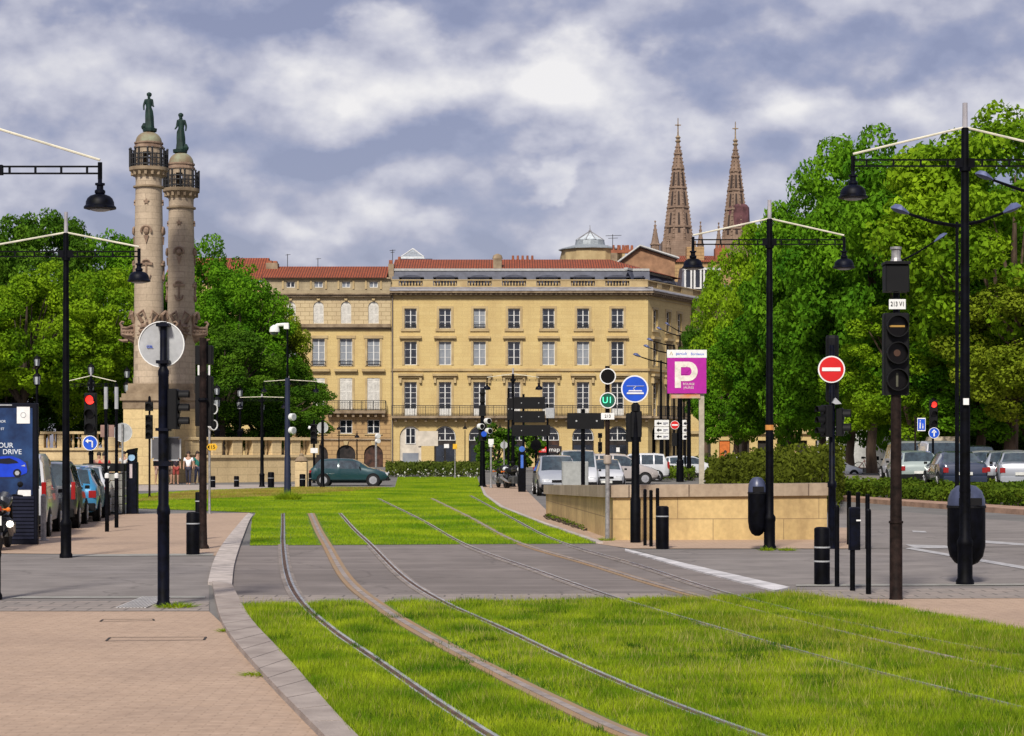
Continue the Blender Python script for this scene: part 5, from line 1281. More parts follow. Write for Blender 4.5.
def cobra_lamp(px, k, yj, arms, label, r=.09):
    sp = Spot(px, k=k); t = thing('street_lamp', label, 'street lamp', sp.loc, 0, 'modern street lamps with swept arms')
    b = MB(); b.lathe([(r * 1.5, 0), (r * 1.4, 1.0), (r, 1.05), (r * .7, sp.z(yj) + .1)], n=10); b.build('pole', BLK, t)
    for (xe, ye, hl, yy) in arms:
        s = 1 if xe > px else -1; e = Vector((sp.x(xe), yy, sp.z(ye))); st = Vector((0, 0, sp.z(yj if yy == 0 else yj - (ye < yj) * 0)))
        cobra(t, [tuple(st), tuple(st + (e - st) * .5 - Vector((0, 0, .05))), tuple(e)], hl, HEADB)
    return t
cobra_lamp(957, 40, 226, [(909, 214, .48, 0), (1003, 213, .48, 0)], 'modern double street lamp hidden behind the nearest lamp at right', r=.055)
cobra_lamp(1048, 36, 196, [(993, 180, .52, 0)], 'modern street lamp reaching in from the right frame edge', r=.06)
cobra_lamp(899, 22, 262, [(934, 242, .7, 0)], 'modern street lamp behind the tram signal, its head showing to the right', r=.06)
cobra_lamp(661, 15.5, 362, [(641, 357, .55, 0), (676, 365, .5, 0)], 'nearest of the swept-arm street lamps by the parking sign')
cobra_lamp(668, 14.0, 353, [(650, 348, .5, 0)], 'second of the swept-arm street lamps behind the parking sign')
cobra_lamp(674, 13.0, 346, [(653, 341, .5, 0)], 'third of the swept-arm street lamps behind the parking sign')
cobra_lamp(680, 12.2, 336, [(662, 330, .5, 0)], 'fourth and tallest-looking swept-arm street lamp behind the parking sign')
cobra_lamp(684, 11.6, 333, [(670, 326, .5, 0)], 'farthest of the swept-arm street lamps against the building corner')

# ---- two-lantern candelabra on the terrace
def candelabra(px, k, y1, y2, label, proto=[None]):
    sp = Spot(px, k=k)
    t = thing('lantern_post', label, 'lantern post', sp.loc, 0, 'two-lantern posts on the stone terrace')
    b = MB(); zt = sp.z(y1 + 3); b.lathe([(.22, 0), (.22, .2), (.12, .35), (.10, 1.4), (.17, 1.6), (.10, 1.8), (.07, zt - .2)], n=10)
    b.lathe([(.05, 2.4), (.16, 2.7), (.20, 3.0), (.08, 3.2)], n=8); b.build('pole', BLK, t)
    for y, s in ((y1, .42), (y2, .48)):
        z = sp.z(y); f = MB(); f.lathe([(s * .45, s * .42), (s * .52, s * .45), (s * .3, s * .75), (s * .1, s * .85), (.02, s * 1.1)], (0, 0, z), 6); f.lathe([(s * .1, -s * .75), (s * .33, -s * .58), (s * .33, -s * .52)], (0, 0, z), 6)
        for i in range(6): a = 2 * PI * i / 6; f.cyl((s * .33 * math.cos(a), s * .33 * math.sin(a), z - s * .52), (s * .45 * math.cos(a), s * .45 * math.sin(a), z + s * .42), .022, n=4)
        o = f.build('lantern', BLK, t); g = MB(); g.lathe([(s * .30, -s * .52), (s * .41, s * .42)], (0, 0, z), 6); g.build('lantern_glass', mat('lantern_pane', (.45, .48, .50), .3, var=.15), o)
for px, k, y1, y2, lab in ((37, 17.5, 362, 380, 'two-lantern post above the advertising panel'), (91, 17, 370, 386, 'two-lantern post directly behind the red signal'), (127, 16.5, 374, 388, 'two-lantern post just left of the column pedestals'),
                           (217, 16.2, 391, 403, 'two-lantern post nearest the right column'), (240, 15.6, 393, 405, 'two-lantern post second right of the columns'), (262, 15.2, 397, 408, 'two-lantern post third right of the columns'), (209, 15.8, 388, 398, 'two-lantern post half hidden behind the signal mast')):
    candelabra(px, k, y1, y2, lab)

# ---- signals
def pole_obj(parent, h, r0, r1=None, m=BLK, base=True, name='pole', x=0, y=0):
    b = MB(); r1 = r1 or r0
    if base: b.lathe([(r0 * 1.6, 0), (r0 * 1.6, .05), (r0 * 1.15, .10), (r0, .5), (r1, h)], (x, y, 0), 12)
    else: b.lathe([(r0, 0), (r1, h)], (x, y, 0), 12)
    return b.build(name, m, parent, smooth=True)
def sig_head(parent, x, z0, z1, w, n, facing=-1, lit=None, y=0, rz=0, hoods=True, board=False):
    """n-lens signal head; facing -1 towards -Y (camera)"""
    h = z1 - z0; b = MB(); hd_ = Matrix.Translation((x, y, 0)) @ Matrix.Rotation(rz, 4, 'Z'); b.T = hd_; d = w * .5
    b.bev(-w / 2, w / 2, -d / 2, d / 2, z0, z1, w * .06)
    if board: b.box(-w * .75, w * .75, d * .2, d * .24, z0 - .06, z1 + .06)
    o = b.build('signal_head', PLASTIC, parent); ls = h / n
    for i in range(n):
        zc = z1 - ls * (i + .5); r = min(ls, w) * .40
        g = MB(); g.T = hd_; disc(g, (0, zc), r * .92, -d / 2 - .02, -d / 2 + .01, 18)
        st = lit and lit.get(i)
        g.build('lens', st if st else LENS_OFF, o)
        if hoods:
            c = MB(); c.T = hd_; n_ = 14
            for j in range(n_):
                a0, a1 = -.35 + (PI + .7) * j / n_, -.35 + (PI + .7) * (j + 1) / n_
                P = [(r * math.cos(a0), zc + r * math.sin(a0)), (r * math.cos(a1), zc + r * math.sin(a1)), (r * .93 * math.cos(a1), zc + r * .93 * math.sin(a1)), (r * .93 * math.cos(a0), zc + r * .93 * math.sin(a0))]
                c.prism(P, -d / 2 - w * .55, -d / 2)
            c.build('hood', PLASTIC, o)
    return o
def round_sign(parent, x, z, r, y, face_m, rim_m=WHITE, back=False, name='sign_plate'):
    b = MB(); disc(b, (x, z), r, y, y + .025, 32); o = b.build(name, rim_m if not back else GREYBACK, parent)
    if face_m: f = MB(); disc(f, (x, z), r * .9, y - .006, y - .001, 32); f.build('sign_face', face_m, o)
    if back: f = MB(); ring(f, (x, z), r, .012, y - .012, y + .0, 32); f.build('rim', WHITE, o)
    return o
# M1 thick mast near left with big round sign seen from behind
sp = Spot(163.5, 607); t = thing('sign_mast', 'thick black mast on the near pavement with a big round sign seen from behind', 'signal mast', sp.loc)
b = MB(); zt = sp.z(322); b.lathe([(.09, 0), (.09, .04), (.075, .08), (.075, 1.15), (.085, 1.17), (.085, 1.22), (.066, 1.28), (.064, 2.88), (.070, 2.9), (.070, 2.95), (.046, 3.0), (.044, zt)], n=16); b.build('pole', BLK2, t, smooth=True)
o = round_sign(t, sp.x(160.5), sp.z(344), .29, .07, None, back=True)
lt = text_mesh('GSL', .05); lt.materials.clear(); lt.materials.append(SIGN_BLUE); q = link('lettering', lt, o, (sp.x(149), .056, sp.z(346.5))); q.rotation_euler = (R(90), 0, 0)
b = MB(); b.box(-.08, .08, -.09, .06, sp.z(325) - .02, sp.z(325) + .02); b.box(-.08, .08, -.09, .06, sp.z(362) - .02, sp.z(362) + .02); b.box(-.11, .11, -.11, .09, sp.z(466), sp.z(461)); b.box(-.085, .085, -.1, .1, sp.z(431), sp.z(428)); b.build('clamp', BLK2, t)
sig_head(t, sp.x(174), sp.z(429), sp.z(389), .24, 3, rz=R(90), y=-.02)
b = MB(); z0, z1 = sp.z(460.5), sp.z(437); x0, x1 = sp.x(150), sp.x(179.5)
b.slab([(x0 + .03, .085), (x1 - .03, .085), (x1 - .03, .10), (x0 + .03, .10)], z0, z1); b.box(x0, x0 + .031, .084, .101, z0 + .03, z1 - .03); b.box(x1 - .031, x1, .084, .101, z0 + .03, z1 - .03); o = b.build('sign_plate', mat('dark_sign_back', (.10, .10, .11), .5), t)
b = MB()
for (a, c, d, e) in ((x0 + .02, x1 - .02, z1 - .012, z1 + .004), (x0 + .02, x1 - .02, z0 - .004, z0 + .012), (x0 - .004, x0 + .012, z0 + .02, z1 - .02), (x1 - .012, x1 + .004, z0 + .02, z1 - .02)): b.box(a, c, .078, .106, d, e)
b.build('rim', GREYBACK, o)
# M2 brown double signal mast
sp = Spot(203, 549); t = thing('signal_mast', 'brown mast with two black signal heads seen from behind beside the black bollard', 'traffic signal', sp.loc)
pole_obj(t, sp.z(338), .075, .07, m=BROWNP)
b = MB(); b.bev(-.17, .17, .08, .28, sp.z(364), sp.z(345), .02); b.bev(-.17, .17, .08, .3, sp.z(426), sp.z(376), .02); b.build('signal_head', PLASTIC, t)
b = MB(); b.box(-.12, -.08, .1, .16, sp.z(375), sp.z(365)); b.box(.08, .12, .1, .16, sp.z(375), sp.z(365)); b.build('bracket', WHITE, t)
b = MB(); b.cyl((.02, .18, sp.z(345)), (.02, .18, sp.z(341)), .06, n=8); b.lathe([(.085, sp.z(402)), (.10, sp.z(400)), (.085, sp.z(398))], n=12); b.build('collar', BLK, t)
# M3 thin post with two round white-rimmed lights and the yellow arrow plate
sp = Spot(209.5, 514); t = thing('signal_post', 'thin grey post with round white-rimmed lights and a yellow arrow plate', 'signal post', sp.loc)
pole_obj(t, sp.z(402), .035, m=GALV)
for y in (409, 425): b = MB(); b.T = Matrix.Translation((.08, 0, sp.z(y))) @ Matrix.Rotation(R(50), 4, 'Z'); disc(b, (0, 0), .15, -.06, .06, 20); o = b.build('signal_head', PLASTIC, t); b2 = MB(); b2.T = b.T; ring(b2, (0, 0), .16, .03, -.08, .02, 20); b2.build('rim', WHITE, o)
b = MB(); z = sp.z(447); w = .11
b.prism([(sp.x(207), z), (sp.x(209.5), z + .11), (sp.x(209.5), z + .10), (sp.x(216), z + .10), (sp.x(218), z), (sp.x(216), z - .10), (sp.x(209.5), z - .10), (sp.x(209.5), z - .11)], -.07, -.05); o = b.build('sign_plate', mat('sign_yellow', (.75, .42, .02), .5), t)
lettering('15', .16, BLK, o, (sp.x(213), -.074, z)); a = MB(); a.prism([(sp.x(207.6), z), (sp.x(209.8), z + .07), (sp.x(209.8), z - .07)], -.075, -.071); a.build('arrow', BLK, o)
# M4 small signal left of pedestal
sp = Spot(149.5, 498); t = thing('traffic_signal', 'small black signal on a thin post in front of the left column pedestal', 'traffic signal', sp.loc)
pole_obj(t, sp.z(400), .04, m=BROWNP); sig_head(t, 0, sp.z(439), sp.z(415), .28, 3, y=-.08); sig_head(t, 0, sp.z(411), sp.z(402), .30, 1, y=-.08)
b = MB(); b.lathe([(.06, sp.z(402)), (.05, sp.z(397)), (.02, sp.z(396))], n=8); b.build('cap', BLK, t)
# M5 red signal with blue turn-left sign
sp = Spot(91.5, 514); t = thing('traffic_signal', 'traffic signal showing red above a blue turn-left sign, behind the parked cars', 'traffic signal', sp.loc)
pole_obj(t, sp.z(392), .06); sig_head(t, 0, sp.z(435), sp.z(393), .36, 3, y=-.12, lit={0: RED_ON}, board=False)
o = round_sign(t, 0, sp.z(443), .225, -.20, SIGN_BLUE)
b = MB(); z = sp.z(443); b.tube([(.07, -.215, z - .13), (.07, -.215, z + .03), (.04, -.215, z + .06), (-.05, -.215, z + .06)], .022, 5); b.prism([(-.05, z + .13), (-.05, z - .01), (-.14, z + .06)], -.225, -.208); b.build('arrow', WHITE, o)
# back of round and oval signs near it
sp = Spot(122.5, 500); t = thing('round_sign', 'round grey sign back on a post between the red signal and the parking meter', 'sign', sp.loc); pole_obj(t, sp.z(424), .04, m=GALV); round_sign(t, 0, sp.z(432.5), .36, .05, None, back=True)
sp = Spot(107, 505); t = thing('square_sign', 'brownish square sign back on a post left of the round grey one', 'sign', sp.loc); pole_obj(t, sp.z(424), .04, m=GALV)
b = MB(); b.bev(-.24, .24, .05, .08, sp.z(437), sp.z(425), .01); o = b.build('sign_plate', mat('faded_brown_sign', (.28, .17, .14), .6), t)
# signal cluster beyond the lawn
sp = Spot(482.5, 487); t = thing('traffic_signal', 'cluster of white-rimmed signal lamps on a black mast right of the lawn', 'traffic signal', sp.loc)
pole_obj(t, sp.z(400), .14, .09); b = MB(); b.bev(-.17, .17, -.15, .15, sp.z(416), sp.z(405), .03); b.bev(-.2, .2, -.15, .2, sp.z(441), sp.z(424), .03); b.lathe([(.05, sp.z(405)), (.14, sp.z(402)), (.10, sp.z(396)), (.16, sp.z(393)), (.05, sp.z(389))], n=8); b.build('signal_head', PLASTIC, t)
for (x, y) in ((488, 421), (481, 426.5), (489, 431)):
    b = MB(); b.T = Matrix.Translation((sp.x(x), -.2, sp.z(y))) @ Matrix.Rotation(R(35), 4, 'Z'); disc(b, (0, 0), .15, -.1, .15, 18); o = b.build('signal_lamp', WHITE, t); c = MB(); c.T = b.T; disc(c, (0, 0), .12, -.12, -.101, 18); c.build('lens', LENS_OFF, o)
b = MB(); disc(b, (sp.x(484), sp.z(434)), .14, -.36, -.33, 18); b.build('sign_face', SIGN_BLUE, t)
sp = Spot(491, 488); t = thing('sensor_post', 'short grey post with a white box next to the cluster of signal lamps', 'post', sp.loc); pole_obj(t, sp.z(447), .05, m=GALV); b = MB(); b.lathe([(.1, 0), (.12, .12), (.04, .2)], (0, 0, sp.z(447)), 8); b.box(-.13, .13, -.08, .08, sp.z(444), sp.z(439)); b.build('box', WHITE, t)
sp = Spot(504, k=17); t = thing('round_sign', 'small round grey sign back in front of the bushes right of the lawn', 'sign', sp.loc); pole_obj(t, sp.z(440), .04, m=GALV); round_sign(t, 0, sp.z(445), .21, .05, None, back=True)
sp = Spot(522, 492); t = thing('parking_meter', 'dark pay station with blue top beside the far scooters', 'parking meter', sp.loc); b = MB(); b.bev(-.17, .17, -.15, .15, 0, sp.z(452), .03); b.build('body', BLK, t); b = MB(); b.lathe([(.13, 0), (.13, .04)], (0, -.02, sp.z(449)), 14, axis='y'); b.box(-.06, .06, -.165, -.151, sp.z(468), sp.z(455)); b.build('panel', mat('meter_blue', (.05, .14, .5), .5), t)
# direction sign backs
def panels(px, base, ps, label, posts, mm=PLASTIC, dots=True):
    sp = Spot(px, base); t = thing('direction_sign', label, 'direction sign', sp.loc)
    for q, yt in posts:
        pole_obj(t, sp.z(yt), .055, x=sp.x(q), name='post')
    for (x0, x1, y0, y1) in ps:
        b = MB(); b.bev(sp.x(x0), sp.x(x1), -.09, -.055, sp.z(y1), sp.z(y0), .01); o = b.build('sign_panel', mm, t)
        if dots:
            b = MB()
            for f in (.25, .8): disc(b, (sp.x(x0 + (x1 - x0) * f), sp.z((y0 + y1) / 2)), .025, -.10, -.091, 8)
            b.build('bolt', GREYBACK, o)
    return t
panels(523.5, 490, [(513.5, 545, 397, 409), (513.5, 545, 411, 422.5), (512, 550, 425, 436)], 'three stacked black direction panels seen from behind', [(523.5, 394)])
panels(509, 487, [(507, 513, 398, 420)], 'narrow dark sign mast left of the stacked direction panels', [(508.5, 388)])
sp = Spot(536, 489); t = thing('traffic_signal', 'round dark signal seen from behind below the stacked direction panels', 'traffic signal', sp.loc); pole_obj(t, sp.z(436), .06); b = MB(); disc(b, (0, sp.z(445)), .26, -.1, .1, 18); b.build('signal_head', PLASTIC, t)
sp = Spot(547.5, 489); t = thing('sign_post', 'thin post with a grey box right of the stacked direction panels', 'post', sp.loc); pole_obj(t, sp.z(404), .05); b = MB(); b.bev(-.08, .33, -.08, .12, sp.z(418), sp.z(408), .02); b.build('box', GREYBACK, t)
panels(583, 522, [(567, 604, 413, 429)], 'single black direction panel seen from behind, over the grey cabinet', [(583, 409)])
sp = Spot(600, k=14); t = thing('traffic_signal', 'small far pedestrian signal in front of the arches', 'traffic signal', sp.loc); pole_obj(t, sp.z(433), .05); sig_head(t, 0, sp.z(452), sp.z(442), .3, 2, y=-.1); sig_head(t, 0, sp.z(438), sp.z(433), .3, 1, y=-.1)
# tram signal post, grey
sp = Spot(607.5, 541); t = thing('tram_signal', 'grey tram signal post with a green lit round display', 'tram signal', sp.loc)
b = MB(); b.lathe([(.055, 0), (.05, .1), (.045, sp.z(455))], n=12); b.build('pole', GALV, t); b = MB(); b.lathe([(.075, sp.z(464)), (.085, sp.z(463)), (.085, sp.z(456)), (.075, sp.z(455))], n=12); b.build('junction_box', mat('beige_box', (.40, .33, .27), .5), t)
b = MB(); b.lathe([(.05, sp.z(455)), (.05, sp.z(366))], n=10); b.build('upper_pole', BROWNP, t)
for y, face_, nm in ((376.5, LENS_OFF, 0), (400.5, mat('dark_green_display', (.01, .10, .06), .3), 1)):
    b = MB(); disc(b, (0, sp.z(y)), .165, -.14, -.02, 28); o = b.build('signal_head', PLASTIC, t); c = MB(); ring(c, (0, sp.z(y)), .172, .022, -.155, -.06, 28); c.build('rim', WHITE, o)
    g = MB(); disc(g, (0, sp.z(y)), .145, -.146, -.141, 24); o2 = g.build('lens', face_, o)
    if nm: lettering('U1', .19, GREEN_ON, o2, (-.01, -.152, sp.z(y)), sx=.95)
b = MB(); b.box(-.14, .14, -.09, -.06, sp.z(419.5), sp.z(413)); o = b.build('number_plate', WHITE, t); lettering('213', .09, PLASTIC, o, (0, -.094, sp.z(416.3)))
# blue tram sign
sp = Spot(635.5, 543); t = thing('tram_sign', 'round blue tram sign on a black post with a signal seen from behind', 'sign', sp.loc)
b = MB(); b.lathe([(.11, 0), (.11, .9), (.09, .95), (.075, sp.z(432)), (.06, sp.z(405))], n=12); b.build('pole', BLK, t, smooth=True)
o = round_sign(t, sp.x(634.5), sp.z(389), .285, -.08, SIGN_BLUE)
b = MB(); z = sp.z(391.5); b.prism([(-.19, z - .055), (.17, z - .055), (.16, z - .02), (-.18, z - .02)], -.10, -.088); b.prism([(-.16, z + .0), (.14, z + .0), (.12, z + .025), (-.14, z + .025)], -.10, -.088); b.box(-.19, .17, -.10, -.088, z + .11, z + .116)
b.tube([(-.02, -.093, z + .02), (-.05, -.093, z + .06), (0, -.093, z + .10), (-.02, -.093, z + .115)], .008, 4); b.build('pictogram', WHITE, o)
b = MB(); b.bev(-.19, .12, .02, .22, sp.z(442), sp.z(413), .02); b.bev(-.10, .13, -.06, .04, sp.z(437), sp.z(411), .02); b.lathe([(.09, sp.z(411)), (.09, sp.z(405)), (.03, sp.z(402))], n=10); b.build('signal_head', PLASTIC, t)
# parking sign
sp = Spot(701.5, k=20); t = thing('parking_sign', 'big purple sign with a white letter P and arrow on a beige post', 'sign', sp.loc)
b = MB(); b.box(-.13, .13, -.08, .08, 0, sp.z(352)); b.build('post', PALEPOST, t)
b = MB(); b.bev(sp.x(667), sp.x(706), -.22, -.085, sp.z(393.5), sp.z(358), .01); o = b.build('sign_panel', SIGN_PURPLE, t)
b = MB(); b.box(sp.x(666.7), sp.x(706.3), -.222, -.083, sp.z(357.9), sp.z(350)); o2 = b.build('sign_header', WHITE, t)
lettering('parcub', .20, SIGN_BLUE, o2, (sp.x(681), -.228, sp.z(353.8))); lettering('Bordeaux', .17, SIGN_BLUE, o2, (sp.x(697), -.228, sp.z(354.2)))
b = MB(); b.tube([(sp.x(669.5), -.226, sp.z(355)), (sp.x(671), -.226, sp.z(351.8)), (sp.x(672), -.226, sp.z(355))], .02, 4); b.build('logo', mat('logo_gold', (.5, .35, .05), .5), o2)
P0 = lambda x, y: (sp.x(x), sp.z(y))
b = MB(); b.box(*[sp.x(674.5), sp.x(680.5)], -.236, -.222, sp.z(388), sp.z(361.8))
cx, cy = 688, 371.5; n = 14; R1x, R1y, R2x, R2y = 9.2, 9.7, 3.2, 4.2
pts_o = [P0(cx + R1x * math.cos(PI / 2 - PI * i / n), cy - R1y * math.sin(PI / 2 - PI * i / n)) for i in range(n + 1)]
pts_i = [P0(cx + R2x * math.cos(PI / 2 - PI * i / n), cy - R2y * math.sin(PI / 2 - PI * i / n)) for i in range(n + 1)]
for i in range(n): b.prism([pts_o[i], pts_o[i + 1], pts_i[i + 1], pts_i[i]], -.236, -.222)
b.prism([P0(680.5, 361.8), P0(688, 361.8), P0(688, 367.3), P0(680.5, 367.3)], -.236, -.222); b.prism([P0(680.5, 375.7), P0(688, 375.7), P0(688, 381.2), P0(680.5, 381.2)], -.236, -.222)
b.build('letter_p', mat('sign_cream', (.78, .72, .62), .5), o)
b = MB(); b.prism([P0(680.6, 374.5), P0(681.2, 368.3), P0(683.2, 370.0), P0(686.3, 366.5), P0(689.6, 369.5), P0(686, 372.9), P0(687.6, 374.7)], -.242, -.237); b.build('arrow', SIGN_PURPLE, o)
lettering('BOURSE', .16, MATS['sign_cream'], o, (sp.x(688.3), -.226, sp.z(384.3))); lettering('JAURES', .16, MATS['sign_cream'], o, (sp.x(688.3), -.226, sp.z(387.8)))
b = MB(); b.bev(sp.x(671), sp.x(700), -.16, -.1, sp.z(398.3), sp.z(393.8), .01); b.build('lower_panel', mat('orange_panel', (.62, .20, .07), .5, scale=1.6, col2=(.45, .40, .30)), t)
# black poles behind it
sp = Spot(679, 474); sp = Spot(680, k=17.5); t = thing('no_entry_sign', 'small red no-entry sign on a thick black mast below the purple sign', 'sign', sp.loc)
b = MB(); b.lathe([(.22, 0), (.20, 1.2), (.15, 1.3), (.13, sp.z(398))], n=12); b.build('pole', BLK, t); o = round_sign(t, sp.x(674.5), sp.z(425), .25, -.2, SIGN_RED); b = MB(); b.box(sp.x(674.5) - .17, sp.x(674.5) + .17, -.215, -.207, sp.z(425) - .04, sp.z(425) + .04); b.build('bar', WHITE, o)
b = MB(); b.bev(sp.x(672), sp.x(677), -.2, .1, sp.z(446), sp.z(433), .02); b.build('signal_head', PLASTIC, t)
sp = Spot(689, k=16.5); t = thing('sign_mast', 'plain black mast between the no-entry sign and the beige sign post', 'mast', sp.loc); b = MB(); b.lathe([(.16, 0), (.13, 1.2), (.10, sp.z(398))], n=10); b.build('pole', BLK, t)
# white direction panels with arrows
def arrow_panels(px, k, x0, x1, ys, label, arrows=True):
    sp = Spot(px, k=k); t = thing('direction_sign', label, 'direction sign', sp.loc); pole_obj(t, sp.z(ys[0][0] - 1), .06, x=.05, y=.06, name='post')
    for i, (a, c) in enumerate(ys):
        b = MB(); b.bev(sp.x(x0), sp.x(x1), -.05, -.02, sp.z(c), sp.z(a), .01); o = b.build('sign_panel', WHITE, t)
        b = MB(); zc = sp.z((a + c) / 2); xx = sp.x(x0) + .12; b.prism([(xx, zc), (xx + .14, zc + .12), (xx + .14, zc + .04), (xx + .32, zc + .04), (xx + .32, zc - .04), (xx + .14, zc - .04), (xx + .14, zc - .12)], -.065, -.052); b.build('arrow', PLASTIC, o)
        b = MB(); b.box(xx + .42, sp.x(x1) - .06, -.06, -.052, zc - .02, zc + .05); b.box(xx + .42, sp.x(x1) - .2, -.06, -.052, zc - .09, zc - .05); b.build('text_line', mat('grey_ink', (.25, .25, .30), .5), o)
arrow_panels(662, 16, 654.5, 669, [(420, 426.5), (427, 433), (433.5, 439.5)], 'stack of three white direction panels with left arrows under the street lamps')
arrow_panels(684.5, 15.5, 681.5, 686.5, [(420, 426.5), (427, 433), (433.5, 439.5)], 'narrow white direction panels half hidden by the black mast')
# no entry near right with thick mast
sp = Spot(832, 549); sp2 = sp; t = thing('no_entry_sign', 'large red no-entry sign on a black mast right of the low wall', 'sign', sp.loc)
b = MB(); b.lathe([(.085, 0), (.085, .05), (.075, 1.2), (.09, 1.22), (.09, 1.3), (.06, 1.35), (.055, sp.z(345))], n=14); b.build('pole', BLK2, t, smooth=True)
b = MB(); b.lathe([(.115, sp.z(402)), (.13, sp.z(400)), (.13, sp.z(338)), (.115, sp.z(335))], (.03, .16, 0), 14); b.build('signal_back', PLASTIC, t)
o = round_sign(t, sp.x(830.8), sp.z(369.5), .265, -.09, SIGN_RED); b = MB(); b.box(-.21, .15, -.105, -.097, sp.z(369.5) - .035, sp.z(369.5) + .035); b.build('bar', WHITE, o)
sig_head(t, sp.x(826), sp.z(437), sp.z(405), .27, 3, rz=R(-70), y=-.06); sig_head(t, sp.x(840), sp.z(436), sp.z(408), .27, 2, rz=R(75), y=.02)
b = MB(); b.prism([P0_ for P0_ in [(sp.x(831), sp.z(403)), (sp.x(834), sp.z(398)), (sp.x(840), sp.z(404)), (sp.x(834), sp.z(404.5))]], -.2, -.05); b.build('bracket', GREYBACK, t)
# nearest tram signal
sp = Spot(896, 600); t = thing('tram_signal', 'tall brown tram signal mast with three black lenses and a number plate', 'tram signal', sp.loc)
b = MB(); b.lathe([(.095, 0), (.085, .03), (.083, 1.0), (.095, 1.005), (.095, 1.03), (.078, 1.04), (.066, sp.z(395))], n=16); b.build('pole', BROWNP, t, smooth=True)
b = MB(); b.lathe([(.04, sp.z(314)), (.04, sp.z(293))], n=10); b.build('upper_pole', BLK, t)
z0, z1 = sp.z(395), sp.z(313)
b = MB(); b.bev(-.165, .165, -.06, .12, z0, z1, .02); o = b.build('signal_head', PLASTIC, t)
for i, m in enumerate((None, None, None)):
    zc = sp.z(326.5 + i * 26.7); g = MB(); ring(g, (0, zc), .145, .012, -.16, -.06, 24); g.build('hood', PLASTIC, o); g = MB(); disc(g, (0, zc), .13, -.07, -.062, 24); g.build('lens', LENS_OFF, o)
g = MB(); g.box(-.10, .10, -.078, -.072, sp.z(326.5) - .012, sp.z(326.5) + .012); g.build('amber_bar', AMBER_ON, o)
g = MB(); disc(g, (0, sp.z(353.2)), .045, -.078, -.072, 14); g.build('centre_dot', mat('dim_amber', (.07, .03, .015), .5), o); g = MB(); g.box(-.014, .014, -.078, -.072, sp.z(380) - .09, sp.z(380) + .09); g.build('centre_bar', mat('dim_bar', (.09, .09, .06), .5), o)
b = MB(); b.bev(-.155, .155, -.12, .14, sp.z(292), sp.z(265), .015); b.bev(-.165, .165, -.15, .15, sp.z(265) + .001, sp.z(262), .01); b.build('camera_housing', PLASTIC, t)
b = MB(); b.lathe([(.08, sp.z(262)), (.06, sp.z(258)), (.06, sp.z(250)), (.075, sp.z(249.5)), (.075, sp.z(247))], n=12); b.build('cap', GALV, t)
b = MB(); b.bev(-.105, .115, -.075, -.06, sp.z(309.5), sp.z(299.5), .006); o = b.build('number_plate', WHITE, t); lettering('213 V1', .085, PLASTIC, o, (.005, -.079, sp.z(304.5)), sx=.75)
# right traffic signal and blue signs
sp = Spot(933, k=23); t = thing('traffic_signal', 'traffic signal showing red above a round blue ahead-only sign at the right', 'traffic signal', sp.loc); pole_obj(t, sp.z(398), .05); sig_head(t, 0, sp.z(428), sp.z(400), .34, 3, y=-.1, lit={0: RED_ON})
o = round_sign(t, 0, sp.z(433), .24, -.22, SIGN_BLUE); b = MB(); z = sp.z(433); b.box(-.03, .03, -.238, -.228, z - .15, z + .05); b.prism([(-.11, z + .03), (0, z + .16), (.11, z + .03), (.08, z), (0, z + .08), (-.08, z)], -.238, -.228); b.build('arrow', WHITE, o)
sp = Spot(917, k=22); t = thing('square_sign', 'small blue rectangular walkway sign on a thin post left of the right red signal', 'sign', sp.loc); pole_obj(t, sp.z(416), .04, m=BROWNP, x=-.08); b = MB(); b.bev(0, .38, -.07, -.04, sp.z(431), sp.z(418), .01); o = b.build('sign_plate', WHITE, t)
b = MB(); b.box(.025, .355, -.076, -.071, sp.z(430), sp.z(419)); b.build('sign_face', SIGN_BLUE, o); b = MB(); b.tube([(.12, -.08, sp.z(428.5)), (.13, -.08, sp.z(424.5)), (.13, -.08, sp.z(422.5))], .03, 5); b.ball((.13, -.08, sp.z(421)), .03, 6); b.tube([(.25, -.08, sp.z(428.5)), (.25, -.08, sp.z(425.5))], .026, 5); b.ball((.25, -.08, sp.z(424.3)), .026, 6); b.build('pictogram', WHITE, o)
sp = Spot(347 * 0 + 764, k=16); 
# camera mast, blue grey
sp = Spot(287.5, 498); t = thing('camera_mast', 'blue-grey mast with white dome camera on top, standing on the lawn', 'camera mast', sp.loc)
b = MB(); b.lathe([(.14, 0), (.12, 1.6), (.11, 1.65), (.095, sp.z(378))], n=14); b.build('pole', mat('bluegrey_paint', (.012, .017, .045), .5), t, smooth=True)
b = MB(); b.lathe([(.045, sp.z(378)), (.035, sp.z(322))], n=8); b.build('upper_pole', BLK, t)
b = MB(); b.tube([(0, 0, sp.z(327)), (sp.x(284), 0, sp.z(324.5)), (sp.x(277), 0, sp.z(325)), (sp.x(274.5), 0, sp.z(328))], .07, 7); b.bev(-.14, .06, -.1, .1, sp.z(329), sp.z(323), .02); b.build('bracket', WHITE, t)
b = MB(); b.lathe([(.05, .2), (.17, .12), (.20, 0), (.20, -.08)], (sp.x(274.5), 0, sp.z(330)), 16); b.build('camera_housing', WHITE, t, smooth=True); b = MB(); b.lathe([(.17, -.081), (.13, -.18), (.03, -.23)], (sp.x(274.5), 0, sp.z(330)), 14); b.build('camera_dome', CGLASS, t)
for y in (417, 430.5): b = MB(); b.T = Matrix.Translation((sp.x(292.5), -.05, sp.z(y))) @ Matrix.Rotation(R(50), 4, 'Z'); disc(b, (0, 0), .14, -.08, .1, 18); o = b.build('signal_lamp', WHITE, t); c = MB(); c.T = b.T; disc(c, (0, 0), .11, -.10, -.081, 18); c.build('lens', GREYBACK, o)
